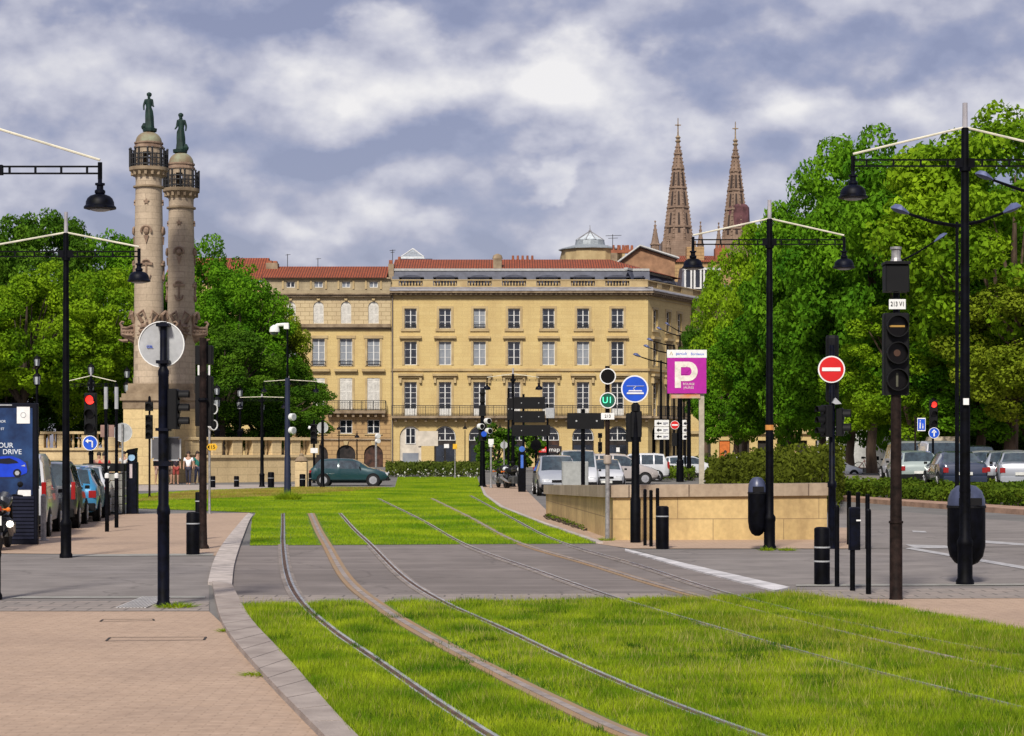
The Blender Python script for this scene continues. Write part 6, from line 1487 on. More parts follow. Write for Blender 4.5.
# round sign and post by the green car
sp = Spot(322.5, 488); t = thing('round_sign', 'round grey-white sign back on a black post in front of the green car', 'sign', sp.loc); pole_obj(t, sp.z(420), .09, .06); round_sign(t, 0, sp.z(427.5), .27, .06, None, back=True)
sp = Spot(314, k=18); t = thing('traffic_signal', 'dark signal with a white plate behind the rear of the green car', 'traffic signal', sp.loc); pole_obj(t, sp.z(420), .06); sig_head(t, 0, sp.z(444), sp.z(424), .36, 3, y=-.1); b = MB(); b.box(-.18, .22, -.12, -.09, sp.z(453), sp.z(448)); b.build('plate', WHITE, t); b = MB(); b.cyl((sp.x(311), -.3, sp.z(428)), (sp.x(309), -.3, sp.z(427.3)), .09, n=8); b.build('lamp', WHITE, t)
sp = Spot(376, k=16); t = thing('pedestrian_signal', 'grey post with small white-rimmed lamps beyond the bonnet of the green car', 'traffic signal', sp.loc); pole_obj(t, sp.z(434), .07, m=GALV)
for y in (436, 441): b = MB(); b.T = Matrix.Translation((.12, -.1, sp.z(y))) @ Matrix.Rotation(R(40), 4, 'Z'); disc(b, (0, 0), .15, -.1, .1, 16); b.build('signal_lamp', WHITE, t)
sp = Spot(455, k=15.5); t = thing('yellow_sign', 'tiny yellow square sign on a grey post behind the flower hedge', 'sign', sp.loc); pole_obj(t, sp.z(444), .04, m=GALV); b = MB(); b.bev(-.14, .14, -.06, -.03, sp.z(449), sp.z(444), .01); b.build('sign_plate', MATS['sign_yellow'], t)

# ---- bollards and posts
def bollard(px, py, ytop, r, label, bands=(.3,), cat='bollard', m=BLK, group='black steel bollards', hood=True):
    sp = Spot(px, py); h = sp.z(ytop); t = thing('bollard', label, cat, sp.loc, 0, group)
    b = MB(); b.lathe([(r, 0), (r, h - r * .3), (r * .93, h - r * .12), (r * .7, h)], n=18); b.build('post', m, t, smooth=True)
    for q in bands: c = MB(); z = h * (1 - q); c.lathe([(r + .004, z), (r + .004, z + .022)], n=18); c.build('band', GREYBACK, t)
    return t
bollard(822, 585, 527, .115, 'stout bollard with white bands left of the slim posts at right', (.36, .60))
bollard(662.5, 549, 506, .125, 'stout bollard right of the three slim posts at the low wall', (.25,))
bollard(193, 555, 512, .125, 'stout bollard beside the brown signal mast', (.28,))
bollard(198.5, 540, 492, .07, 'bollard half hidden behind the brown signal mast', (.2,))
for px, py, yt, rr_, lab in ((236.5, 487, 476, .13, 'far bollard left of the lamp by the balustrade'), (271, 487.5, 472, .16, 'far bollard right of the lamp by the balustrade'), (302.5, 487.5, 474, .15, 'far bollard in front of the stone gatepost'), (213, 487.5, 476, .12, 'far bollard behind the yellow arrow post'), (310, 487, 473, .07, 'thin far bollard between gatepost and green car')):
    bollard(px, py, yt, rr_, lab, (.4,))
def slim(px, py, ytop, r, label, box=None, m=BLK, group='slim black posts'):
    sp = Spot(px, py); h = sp.z(ytop); t = thing('slim_post', label, 'post', sp.loc, 0, group)
    b = MB(); b.lathe([(r, 0), (r, h - .02), (r * .7, h)], n=12); b.build('post', m, t)
    if box: b = MB(); b.bev(sp.x(box[0]), sp.x(box[1]), -.05, .08, sp.z(box[3]), sp.z(box[2]), .02); o = b.build('box', BLK2, t); c = MB(); c.box(sp.x(box[1]) - .06, sp.x(box[1]) + .003, -.055, -.051, sp.z(box[2] + 14), sp.z(box[2] + 12.5)); c.build('sticker', WHITE, o)
for px, py, yt, lab in ((645, 546, 489, 'left of the three slim posts in front of the low wall'), (651, 547, 490, 'middle of the three slim posts in front of the low wall'), (657.5, 548, 488, 'right of the three slim posts in front of the low wall')): slim(px, py, yt, .036, lab)
slim(837, 587, 505, .034, 'leftmost near slim post at right, next to the stout bollard'); slim(852.5, 591.5, 507, .036, 'near slim post at right carrying a small box', box=(849, 860, 507, 550)); slim(868.5, 595, 509, .036, 'rightmost near slim post, beside the tram signal mast')
slim(849, 545, 491, .045, 'slim post behind the one with the small box'); slim(858, 547, 492, .045, 'slim post farther back beside the one with the small box'); slim(867.5, 549, 494, .045, 'slim post farthest right in the back trio')
slim(107, 532, 474, .05, 'pale-capped slim post nearest the parked cars at left'); slim(116.5, 528, 474, .05, 'pale-capped slim post beside the enclosure at left')
for q in (107, 116.5):
    sp = Spot(q, 532 if q == 107 else 528); src = [o for o in bpy.data.objects if o.name.startswith('slim_post') and abs(o.location.x - sp.X) < .01][0]
    b = MB(); b.lathe([(.055, sp.z(478)), (.055, sp.z(474)), (.02, sp.z(473))], n=12); b.build('cap', WHITE, src)
sp = Spot(43.5, 541); t = thing('steel_bollard', 'grey steel post between the advertising panel and the white van', 'bollard', sp.loc); b = MB(); b.lathe([(.06, 0), (.06, sp.z(496)), (.03, sp.z(494))], n=12); b.lathe([(.12, 0), (.12, .03)], n=12); b.build('post', GALV, t)
for px, yt, lab in ((106, 383, 'tall thin mast left of the pair above the enclosure'), (116.5, 384, 'tall thin mast right of the pair above the enclosure')):
    sp = Spot(px, 515); t = thing('thin_mast', lab, 'mast', sp.loc, 0, 'pair of thin masts'); b = MB(); b.lathe([(.05, 0), (.045, sp.z(yt))], n=8); b.build('pole', BLK, t); b = MB(); b.lathe([(.058, sp.z(409)), (.058, sp.z(384 + 3))], n=8); b.build('band', GREYBACK, t)

# ---- litter bins
def bin_(sp, x, z0, z1, w, label, y=0.0):
    t = thing('litter_bin', label, 'litter bin', (sp.X + x, sp.Y + y, 0), 0, 'domed litter bins on lamp posts')
    h = z1 - z0; r = w / 2; b = MB(); n = 18
    prof = [(r * .25, z0), (r * .62, z0 + h * .04), (r * .88, z0 + h * .12), (r, z0 + h * .25), (r, z0 + h * .72)]
    b.lathe(prof, n=n); b.build('body', BLK, t, smooth=True)
    b = MB(); b.lathe([(r * 1.04, z0 + h * .715), (r * 1.04, z0 + h * .745)], n=n); b.build('rim', PLASTIC, t)
    b = MB(); b.lathe([(r, z0 + h * .745), (r * .98, z0 + h * .82), (r * .82, z0 + h * .92), (r * .5, z0 + h * .985), (r * .1, z0 + h)], n=n); b.build('lid', mat('bin_lid', (.05, .06, .11), .35, var=.2), t, smooth=True)
    b = MB(); b.box(-r * .6, r * .6, -r * 1.02, -r * .9, z0 + h * .75, z0 + h * .84); b.build('slot', PLASTIC, t)
    return t
bin_(l3, l3.x(757.5), l3.z(536), l3.z(477), .36, 'domed litter bin on the lamp post before the low wall', .05)
bin_(l4, l4.x(971), l4.z(567), l4.z(485), .55, 'large domed litter bin on the nearest lamp post at right', .30)

# ---- advertising panel
sp = Spot(-8, 545); t = thing('advertising_panel', 'tall black advertising panel with a blue car poster at the left edge', 'advertising panel', sp.loc)
xr = sp.x(37.5); xl = -xr; b = MB(); b.bev(xl, xr, 0, .14, 0, sp.z(403), .02); b.build('case', mat('panel_case', (.003, .004, .010), .5, var=.2, spec=.15), t)
b = MB(); b.box(xl + .12, xr - .10, -.012, -.002, sp.z(495), sp.z(408))
pm = mat('poster_blue', (.02, .06, .17), .35, scale=1.4, col2=(.002, .006, .035)); o = b.build('poster', pm, t)
b = MB()
for i in range(12): z = .12 + i * .075; b.box(xl + .06, xr - .07, -.02, -.001, z, z + .055)
b.build('grille', mat('grille_blue', (.012, .014, .03), .6, spec=.15), t)
b = MB(); b.prism([(sp.x(-40), sp.z(461)), (sp.x(28), sp.z(461)), (sp.x(29), sp.z(471)), (sp.x(20), sp.z(478)), (sp.x(-40), sp.z(480))], -.016, -.0121); b.build('road_graphic', mat('poster_dark', (.02, .03, .06), .4), o)
b = MB(); b.prism([(sp.x(a), sp.z(c)) for a, c in ((-12, 477), (-12, 464), (-6, 458), (0, 456.5), (12, 456), (20, 459), (26, 463), (27.5, 470), (27, 473), (23, 474.5), (18, 476.5), (8, 477))], -.024, -.0165); b.build('car_graphic', mat('poster_car', (.01, .05, .55), .3), o)
b = MB(); b.prism([(sp.x(a), sp.z(c)) for a, c in ((-6, 463), (-2, 459), (10, 458), (17, 461), (19, 463), (8, 464))], -.027, -.0245); disc(b, (sp.x(17.5), sp.z(473)), .085, -.028, -.0246, 16); b.build('glass_graphic', mat('poster_black', (.01, .01, .02), .3), o)
b = MB(); disc(b, (sp.x(17.5), sp.z(473)), .05, -.031, -.0285, 6); b.prism([(sp.x(21), sp.z(466)), (sp.x(25), sp.z(464.5)), (sp.x(25.5), sp.z(466.5))], -.028, -.0246); b.build('wheel_graphic', GREYBACK, o)
b = MB(); b.box(sp.x(17), sp.x(30), -.016, -.0121, sp.z(423.5), sp.z(406.8)); b.build('badge', WHITE, o); b = MB(); b.box(sp.x(18), sp.x(31), -.019, -.0165, sp.z(497), sp.z(490)); b.build('badge', WHITE, o)
lettering('YOUR', .145, mat('poster_letter', (.75, .8, .85), .5), o, (sp.x(13.5), -.016, sp.z(445.5)), align='RIGHT'); lettering('DRIVE', .145, MATS['poster_letter'], o, (sp.x(22), -.016, sp.z(452)), align='RIGHT')
lettering('OOR', .07, MATS['poster_letter'], o, (sp.x(6), -.016, sp.z(421.5)), align='RIGHT'); lettering('ST', .07, MATS['poster_letter'], o, (sp.x(4.5), -.016, sp.z(429)), align='RIGHT')
b = MB(); ring(b, (sp.x(23.5), sp.z(415)), .06, .014, -.020, -.0165, 16); b.build('logo', GREYBACK, o)
b = MB(); b.box(sp.x(-30), sp.x(12), -.003, -.001, sp.z(405.6), sp.z(404.4)); b.build('top_text', GREYBACK, t)

# ---- parking meter, enclosure, cabinet
sp = Spot(132.5, 514); t = thing('parking_meter', 'tall dark parking meter with peaked hood and blue badge behind the parked cars', 'parking meter', sp.loc)
b = MB(); b.bev(-.16, .16, -.14, .14, 0, sp.z(462), .02); b.bev(-.13, .13, -.12, .12, sp.z(462) + .001, sp.z(453), .02); b.build('body', BLK2, t)
b = MB(); b.prism([(sp.x(125.5), sp.z(453)), (sp.x(129), sp.z(449.5)), (sp.x(137), sp.z(448)), (sp.x(136), sp.z(453.5))], -.2, .2); b.build('hood', BLK, t)
b = MB(); disc(b, (0, sp.z(457.5)), .10, -.145, -.121, 16); b.build('badge', mat('meter_pale_blue', (.3, .5, .7), .5), t); b = MB(); b.box(-.06, .02, -.15, -.141, sp.z(478), sp.z(464)); b.build('panel', mat('meter_panel', (.5, .42, .42), .5), t)
sp = Spot(104, 514); t = thing('container_enclosure', 'dark-topped enclosure with pale gridded side panels behind the silver hatchback', 'enclosure', sp.loc)
b = MB(); b.bev(sp.x(83), sp.x(125), -.1, .9, sp.z(471.5), sp.z(463.5), .02); b.box(sp.x(122.8), sp.x(125), -.1, 0, 0, sp.z(471.6)); b.box(sp.x(83), sp.x(85), -.1, 0, 0, sp.z(471.6)); b.build('frame', PLASTIC, t)
b = MB()
for i in range(5): b.bev(sp.x(85.5), sp.x(122.3), -.02, .8, .05 + i * (sp.z(472.5) - .05) / 5 + .012, .05 + (i + 1) * (sp.z(472.5) - .05) / 5 - .012, .01)
b.build('side_panel', mat('pale_panel', (.36, .36, .33), .6, var=.15), t)
b = MB()
for q in (92, 109): b.prism([(sp.x(q - 2), sp.z(466)), (sp.x(q + 2), sp.z(466)), (sp.x(q), sp.z(469))], -.108, -.101)
b.build('arrow_mark', GREYBACK, t)
sp = Spot(577, k=25.5); t = thing('utility_cabinet', 'pale grey electrical cabinet rising behind the low wall', 'cabinet', sp.loc)
b = MB(); b.bev(sp.x(562), sp.x(588.5), 0, .6, .08, sp.z(461.5), .02); b.box(sp.x(563), sp.x(588), .04, .56, 0, .081); b.build('body', mat('cabinet_grey', (.30, .31, .30), .6, var=.12), t); b = MB(); b.box(sp.x(563.5), sp.x(584), -.012, -.001, .15, sp.z(463)); b.build('door', mat('cabinet_door', (.34, .35, .335), .6, var=.1), t)
# small orange meter band on the lamp, sticker labels
o = MB(); o.lathe([(.083, l3.z(430)), (.083, l3.z(425))], n=10)
lamp3 = [x for x in bpy.data.objects if x.get('label', '').endswith('with a litter bin')][0]; o.build('number_band', mat('orange_band', (.6, .25, .05), .5), lamp3)
lamp4 = [x for x in bpy.data.objects if x.get('label', '').startswith('nearest street lamp at right')][0]
o = MB(); o.box(l4.x(961.5), l4.x(967), -.125, -.098, l4.z(405), l4.z(398.5)); o.build('sticker', WHITE, lamp4)
# covers, drain grate
sp_ = G(146, 603)
b = MB(); x0, x1 = (128 - 512) / 78.5, (157 - 512) / 78.5; y0, y1 = G(0, 609)[1], G(0, 598)[1]
for i in range(9): xx = x0 + (x1 - x0) * i / 8.5; b.box(xx, xx + .024, min(y0, y1), max(y0, y1), .013, .022)
t = b.build('drain_grate', mat('grate_metal', (.5, .48, .46), .5), None, label='small slotted metal drain grate at the foot of the thick sign mast', category='drain grate')
def cover(quadpx, label):
    P = [G(*p) for p in quadpx]; b = MB(); 
    for i in range(4):
        p, q = Vector(P[i]), Vector(P[(i + 1) % 4]); d = (q - p).normalized(); n = Vector((-d.y, d.x)) * .012
        b.add([(p.x - n.x, p.y - n.y, .0135), (q.x - n.x, q.y - n.y, .0135), (q.x + n.x, q.y + n.y, .0135), (p.x + n.x, p.y + n.y, .0135)], [(0, 1, 2, 3)])
    return b.build('inspection_cover', mat('cover_joint', (.05, .04, .035), .8), None, label=label, category='inspection cover')
cover([(106, 642), (204, 641), (206, 638), (110, 638.5)], 'long thin rectangular inspection cover outline in the near brick paving')
cover([(100, 622.5), (154, 621.5), (153, 620), (103, 620.5)], 'smaller inspection cover outline in the paving below the sign mast')
# ================================================================ VEHICLES
def paint(name, c): return mat('car_paint_' + name, c, .28, .15, var=.04, scale=1, coat=.8, spec=.6)
HATCH = dict(L=4.1, wd=.84, st=[(0, .36, .70, .72, .74, .66), (.06, .28, .86, .80, .92, .70), (.16, .26, .92, .82, 1.0, .68), (.50, .24, .93, .84, 1.36, .58), (.9, .24, .92, .84, 1.41, .57), (1.6, .24, .91, .84, 1.43, .57), (2.25, .24, .90, .84, 1.40, .57), (2.55, .24, .90, .84, 1.30, .60), (3.05, .24, .90, .83, .97, .70), (3.6, .24, .80, .82, .86, .68), (3.95, .28, .68, .78, .73, .62), (4.1, .36, .56, .70, .60, .56)], rear=(.16, .50), front=(2.25, 3.05), side=[(.30, .62), (.70, 1.46), (1.54, 2.62)], wheels=(.72, 3.32))
SALOON = dict(L=4.5, wd=.87, st=[(0, .36, .80, .76, .86, .70), (.08, .28, .88, .83, .98, .74), (.75, .26, .93, .86, 1.03, .74), (1.25, .24, .94, .87, 1.35, .60), (1.6, .24, .93, .87, 1.42, .58), (2.4, .24, .92, .87, 1.42, .58), (2.7, .24, .92, .87, 1.36, .60), (3.35, .24, .90, .86, .98, .72), (4.0, .24, .82, .84, .86, .70), (4.38, .28, .68, .80, .73, .64), (4.5, .36, .56, .72, .60, .58)], rear=(.75, 1.25), front=(2.7, 3.35), side=[(1.0, 1.75), (1.83, 2.9)], wheels=(.85, 3.65))
MPV = dict(L=4.1, wd=.87, st=[(0, .36, .80, .78, .88, .74), (.06, .28, .95, .84, 1.05, .76), (.3, .26, 1.0, .87, 1.58, .66), (.8, .24, 1.0, .87, 1.64, .64), (1.8, .24, .99, .87, 1.65, .64), (2.3, .24, .98, .87, 1.60, .64), (3.15, .24, .95, .86, 1.04, .74), (3.7, .26, .84, .84, .90, .70), (4.0, .30, .70, .78, .76, .64), (4.1, .38, .58, .70, .62, .58)], rear=(.06, .3), front=(2.3, 3.15), side=[(.36, .85), (.93, 1.6), (1.68, 2.7)], wheels=(.72, 3.35))
VAN = dict(L=4.2, wd=.88, st=[(0, .36, .98, .84, 1.05, .80), (.04, .28, 1.02, .87, 1.15, .82), (.10, .26, 1.05, .88, 1.76, .76), (.6, .24, 1.05, .88, 1.84, .74), (1.8, .24, 1.05, .88, 1.86, .74), (2.5, .24, 1.03, .88, 1.80, .72), (3.2, .24, 1.0, .87, 1.12, .76), (3.8, .26, .9, .84, .96, .72), (4.1, .30, .74, .80, .80, .66), (4.2, .38, .6, .72, .64, .6)], rear=(.04, .10), front=(2.5, 3.2), side=[(1.75, 2.7)], wheels=(.75, 3.4))
def lerp_st(st, x):
    for a, c in zip(st, st[1:]):
        if a[0] <= x <= c[0]:
            t = (x - a[0]) / (c[0] - a[0]); return tuple(p + (q - p) * t for p, q in zip(a, c))
PROT = {}
def car(kind, paint_m, X, Y, rz, label, group=None, scale=1.0, lit=False, box=False):
    K = kind; st = K['st']; xs = sorted({s[0] for s in st} | {v for a in K['side'] for v in a}); S = [lerp_st(st, x) for x in xs]
    L = K['L']; t = thing('parked_car' if K is not VAN else 'parked_van', label, 'car' if K is not VAN else 'van', (X, Y, 0), rz, group)
    body, gl = MB(), MB(); rings = []
    for (x, bo, be, w, top, wt) in S:
        h = top - be; half = [(w * .80, bo), (w * .97, bo + .10), (w, bo + (be - bo) * .55), (w * .965, be), (wt + (w - wt) * .12, top - h * .16 - .0), (wt * .93, top - .012), (wt * .5, top + .012)]
        rings.append([(x - L / 2, y, z) for y, z in half] + [(x - L / 2, -y, z) for y, z in reversed(half)])
    n = 14
    def at(a, seg, x0, x1):
        xm = (x0 + x1) / 2
        if seg in (3, 9) and any(p - .001 <= x0 and x1 <= q + .001 for p, q in K['side']): return True
        if seg in (5, 6, 7) or seg in (4, 8) and 0:
            if K['rear'][0] - .001 <= x0 and x1 <= K['rear'][1] + .001 or K['front'][0] - .001 <= x0 and x1 <= K['front'][1] + .001: return True
        return False
    for i in range(len(xs) - 1):
        for j in range(n):
            f = [rings[i][j], rings[i][(j + 1) % n], rings[i + 1][(j + 1) % n], rings[i + 1][j]]
            (gl if at(0, j, xs[i], xs[i + 1]) else body).add(f, [(0, 1, 2, 3)])
    body.add(rings[0], [tuple(range(n))]); body.add(rings[-1], [tuple(range(n))])
    bo = body.build('body', paint_m, t, smooth=True); g = gl.build('window', CGLASS, t, smooth=True)
    # merge loft seams so shading is smooth
    for o in (bo, g):
        bm = bmesh.new(); bm.from_mesh(o.data); bmesh.ops.remove_doubles(bm, verts=bm.verts, dist=.0005); bmesh.ops.recalc_face_normals(bm, faces=bm.faces); bm.to_mesh(o.data); bm.free()
    for o in (bo,): o.data.set_sharp_from_angle(angle=R(42))
    wd = K['wd']
    for wx in K['wheels']:
        for s in (-1, 1):
            a = MB(); a.lathe([(.37, 0), (.37, .02)], (wx - L / 2, s * (wd + .004) - (.02 if s > 0 else 0), .31), 20, axis='y'); a.build('wheel_arch', PLASTIC, t)
            b = MB(); b.lathe([(.22, 0), (.29, 0), (.31, .04), (.31, .16), (.29, .2), (.22, .2)], (wx - L / 2, s * (wd - .08) - .10, .31), 20, axis='y'); w = b.build('wheel', RUBBER, t, smooth=True)
            r = MB(); yc = s * (wd + .03)
            r.lathe([(.06, -.01), (.06, .012)], (wx - L / 2, yc - .001, .31), 10, axis='y'); r.lathe([(.205, -.004), (.205, .006)], (wx - L / 2, yc - .012 * s, .31), 18, axis='y')
            for q in range(6):
                an = q * PI / 3; r.T = Matrix.Translation((wx - L / 2, yc, .31)) @ Matrix.Rotation(an, 4, 'Y'); r.box(.04, .19, -.006, .012, -.028, .028)
            r.T = None; r.build('rim', RIM, w)
    S0 = lerp_st(st, .06); tw = S0[3]; hb = S0[2]
    tall = K in (VAN, MPV)
    for s in (-1, 1):
        b = MB(); y0, y1 = sorted((s * (tw - .01), s * (tw - (.20 if not tall else .11))))
        z0, z1 = (hb - .22, hb - .04) if not tall else (hb - .22, hb + .20)
        b.bev(-L / 2 - .015, -L / 2 + .12, y0 + (.0), y1, z0, z1, .01); b.build('tail_light', REDL, t)
        y0, y1 = sorted((s * .72, s * .42)); b = MB(); b.bev(L / 2 - .16, L / 2 - .01, y0, y1, .56, .70, .02); b.build('headlight', HEADL, t)
        xm = K['front'][0] + .35; b = MB(); y0, y1 = sorted((s * (wd + .0), s * (wd + .12))); b.bev(xm - L / 2, xm + .07 - L / 2, y0, y1, .93, 1.02, .015); b.build('mirror', PLASTIC, t)
    b = MB(); b.bev(-L / 2 - .05, -L / 2 + .10, -wd * .92, wd * .92, .30, .50, .02); b.build('bumper', PLASTIC if K is not SALOON else paint_m, t)
    b = MB(); b.bev(L / 2 - .10, L / 2 + .04, -wd * .86, wd * .86, .28, .48, .02); b.box(L / 2 - .06, L / 2 + .02, -.32, .32, .56, .66); b.build('bumper', PLASTIC, t)
    b = MB(); b.box(-L / 2 - .065, -L / 2 - .04, -.26, .26, .55 if K is SALOON else .52, .66 if K is SALOON else .63); b.build('number_plate', PLATE, t); b = MB(); b.box(L / 2 + .041, L / 2 + .06, -.26, .26, .36, .47); b.build('number_plate', PLATE, t)
    b = MB(); b.box(-L / 2 + .4, L / 2 - .4, -wd * .8, wd * .8, .16, .26); b.build('underbody', PLASTIC, t)
    if box:
        b = MB(); b.box(-L / 2 - .02, -L / 2 + .05, -.02, .02, .55, 1.72); b.box(-L / 2 - .03, -L / 2 + .05, -.7, .7, 1.12, 1.16); b.build('door_seam', PLASTIC, t)
    if scale != 1: t.scale = (scale,) * 3
    return t
def carp(kind, pm, px, k, heading, label, **kw):
    o = car(kind, pm, (px - 512) / k, FOC / k, R(heading), label, **kw)
    if px > 865 and k < 29: o.location.z = .42
    return o
P_GREEN = paint('teal', (.005, .045, .052)); P_WHITE = paint('white', (.62, .63, .65)); P_DARK = paint('dark', (.02, .023, .03)); P_BLUE = paint('blue', (.03, .22, .42)); P_SILVER = paint('silver', (.36, .38, .42)); P_GOLD = paint('champagne', (.42, .38, .36)); P_GREYG = paint('grey_green', (.34, .40, .38)); P_NAVY = paint('navy', (.025, .035, .07)); P_RED = paint('red', (.35, .02, .02))
GL_ = 'cars parked along the left pavement'; GR_ = 'cars parked behind the planted strip on the right'; GC_ = 'cars behind the low stone wall'
carp(HATCH, P_GREEN, 350, 19.4, 0, 'dark teal hatchback seen from the side beyond the lawn', scale=.98)
carp(VAN, P_WHITE, 16, 43.6, 98, 'white van with tall red tail lights behind the advertising panel', group=GL_, box=True)
carp(MPV, P_DARK, 48, 39.6, 98, 'dark car parked between the white van and the blue hatchback', group=GL_)
carp(HATCH, P_BLUE, 71, 36.4, 98, 'blue hatchback parked behind the dark car', group=GL_, scale=1.03)
carp(HATCH, P_WHITE, 83, 33.6, 98, 'white and silver hatchback farthest along the left pavement', group=GL_, scale=1.03)
carp(MPV, P_SILVER, 556, 24.0, -87, 'silver people carrier facing us at the left end of the low wall', group=GC_)
carp(VAN, P_WHITE, 578, 22.5, -90, 'white van facing us behind the grey cabinet', group=GC_)
carp(HATCH, P_WHITE, 606, 21.5, -92, 'white hatchback facing us between the cabinet and the silver car', group=GC_)
carp(MPV, P_GOLD, 620, 18.6, 0, 'champagne people carrier seen from the side behind the low wall', group=GC_)
carp(MPV, P_WHITE, 633, 17.2, 180, 'white people carrier half hidden behind the champagne one', group=GC_)
carp(HATCH, P_SILVER, 592, 18.2, 180, 'silver hatchback behind the white hatchback and van', group=GC_)
carp(HATCH, P_SILVER, 776, 17.4, 20, 'pale car seen under the trees above the olive hedge', group=None)
carp(HATCH, P_WHITE, 690, 15.4, 0, 'small white car beyond the poles of the parking sign')
carp(HATCH, P_WHITE, 828, 17.0, 30, 'small white car beside the no-entry mast under the trees')
carp(SALOON, P_NAVY, 954, 26.4, 88, 'dark blue saloon with red tail lights behind the right shrubs', group=GR_)
carp(HATCH, P_GREYG, 912, 24.5, 88, 'pale grey-green car behind the tram signal mast', group=GR_)
carp(VAN, P_WHITE, 905, 20.8, 92, 'white van with a green sign farther back under the trees', group=GR_)
carp(VAN, P_WHITE, 935, 21.8, 90, 'white van right behind the dark blue saloon', group=GR_)
carp(HATCH, P_WHITE, 985, 24.2, 80, 'white hatchback right of the nearest lamp post', group=GR_)
carp(HATCH, P_SILVER, 1003, 25.6, 80, 'silver hatchback second from the right edge', group=GR_)
carp(SALOON, P_SILVER, 1018, 26.6, 80, 'silver saloon at the right edge behind the shrubs', group=GR_)
carp(MPV, P_DARK, 1048, 26.8, 80, 'dark car cut by the right frame edge', group=GR_)
carp(MPV, P_DARK, 970, 20.8, 90, 'dark people carrier behind the nearest lamp post', group=GR_)
carp(HATCH, P_WHITE, 1010, 21, 90, 'white car in the back row at the right edge', group=GR_)
# green sign board of the van is on its roofline
sp = Spot(905, k=21.4); b = MB(); b.bev(sp.x(901), sp.x(911), -.05, .0, sp.z(460), sp.z(455), .01); 
sgn = thing('green_sign', 'small green and white board standing before the white van on the right', 'sign', sp.loc); b.build('sign_plate', mat('sign_green', (.02, .3, .14), .5), sgn); b = MB(); b.box(sp.x(906), sp.x(911), -.056, -.051, sp.z(459.5), sp.z(455.5)); b.build('sign_face', WHITE, sgn); b = MB(); b.cyl((0, 0, 0), (0, 0, sp.z(460)), .03, n=6); b.build('post', GALV, sgn)

# ---- motorcycle (rear view on the left, copied as the far scooters)
def motorcycle(loc, rz, label, group):
    t = thing('motorcycle', label, 'motorcycle', loc, rz, group)    # front towards +X
    for x in (-.68, .70):
        b = MB(); b.lathe([(.22, -.05), (.27, -.06), (.30, -.03), (.30, .03), (.27, .06), (.22, .05)], (x, 0, .30), 20, axis='y'); w = b.build('wheel', RUBBER, t, smooth=True)
        b = MB(); b.lathe([(.20, -.02), (.22, 0), (.20, .02)], (x, 0, .30), 16, axis='y'); b.lathe([(.06, -.08), (.06, .08)], (x, 0, .30), 8, axis='y'); b.build('rim', RIM, w)
    b = MB(); b.tube([(-.68, .09, .3), (-.2, .12, .42), (.1, .1, .4)], .035, 6); b.tube([(-.68, -.09, .3), (-.2, -.12, .42), (.1, -.1, .4)], .035, 6); b.tube([(.70, .09, .3), (.52, .09, .7), (.42, .09, .98)], .03, 6); b.tube([(.70, -.09, .3), (.52, -.09, .7), (.42, -.09, .98)], .03, 6); b.tube([(.42, 0, .95), (.0, 0, .72), (-.5, 0, .74)], .05, 6); b.build('frame', PLASTIC, t)
    b = MB(); b.bev(-.18, .22, -.18, .18, .25, .62, .06); b.cyl((-.05, -.24, .42), (-.05, .24, .42), .12, n=12); b.build('engine', mat('engine_metal', (.10, .10, .10), .4, .5), t)
    b = MB(); b.tube([(.40, 0, .90), (.22, 0, .96), (-.02, 0, .90), (-.12, 0, .80)], [.08, .17, .15, .08], 10); b.build('tank', mat('moto_paint', (.03, .03, .035), .3, .3, coat=.6), t, smooth=True)
    b = MB(); b.tube([(-.08, 0, .82), (-.35, 0, .82), (-.62, 0, .88), (-.84, 0, .93)], [.10, .15, .12, .05], 9); b.build('seat', PLASTIC, t, smooth=True)
    b = MB(); b.tube([(-.55, 0, .80), (-.80, 0, .84), (-.92, 0, .86)], [.10, .10, .06], 9); b.build('tail', MATS['moto_paint'], t, smooth=True)
    b = MB(); b.bev(-.97, -.88, -.09, .09, .78, .87, .02); b.build('tail_light', REDL, t)
    b = MB(); b.tube([(-.80, 0, .78), (-.98, 0, .55)], [.05, .04], 6); b.build('mudguard', PLASTIC, t)
    b = MB(); b.box(-1.01, -.99, -.10, .10, .50, .68); b.build('number_plate', PLATE, t)
    for s in (-1, 1):
        b = MB(); b.cyl((-.84, s * .08, .80), (-.86, s * .18, .80), .015, n=5); b.ball((-.87, s * .21, .80), .045, 8); b.build('indicator', ORANGE, t)
        b = MB(); b.tube([(.2, s * .12, .3), (-.2, s * .18, .30), (-.45, s * .22, .38), (-.86, s * .24, .52)], [.03, .04, .07, .075], 8); b.build('exhaust', mat('exhaust_steel', (.5, .48, .44), .3, .8), t, smooth=True)
        b = MB(); b.tube([(.42, 0, 1.0), (.40, s * .16, 1.05), (.28, s * .34, 1.03)], .02, 5); b.cyl((.36, s * .2, 1.05), (.42, s * .27, 1.22), .01, n=4); b.ball((.42, s * .28, 1.26), .06, 8); b.build('handlebar', PLASTIC, t)
    b = MB(); b.ball((.55, 0, .93), .12, 10); b.build('headlight', HEADL, t); b = MB(); b.tube([(.46, 0, .62), (.72, 0, .66), (.98, 0, .48)], [.05, .07, .05], 7); b.build('front_mudguard', MATS['moto_paint'], t)
    return t
mg = 'parked motorcycles and scooters'
m0 = motorcycle((*G(3, 549), 0), R(97), 'motorcycle seen from behind in front of the advertising panel', mg); tr0 = tree_of(m0)
dup(tr0, ((502 - 512) / 20.5, FOC / 20.5, 0), R(-75), 'left motorcycle in the cluster by the far direction signs', scale=1.0)
dup(tr0, ((508 - 512) / 20.0, FOC / 20.0, 0), R(-100), 'middle motorcycle in the cluster by the far direction signs')
dup(tr0, ((514 - 512) / 20.8, FOC / 20.8, 0), R(-62), 'right motorcycle in the cluster by the far direction signs')
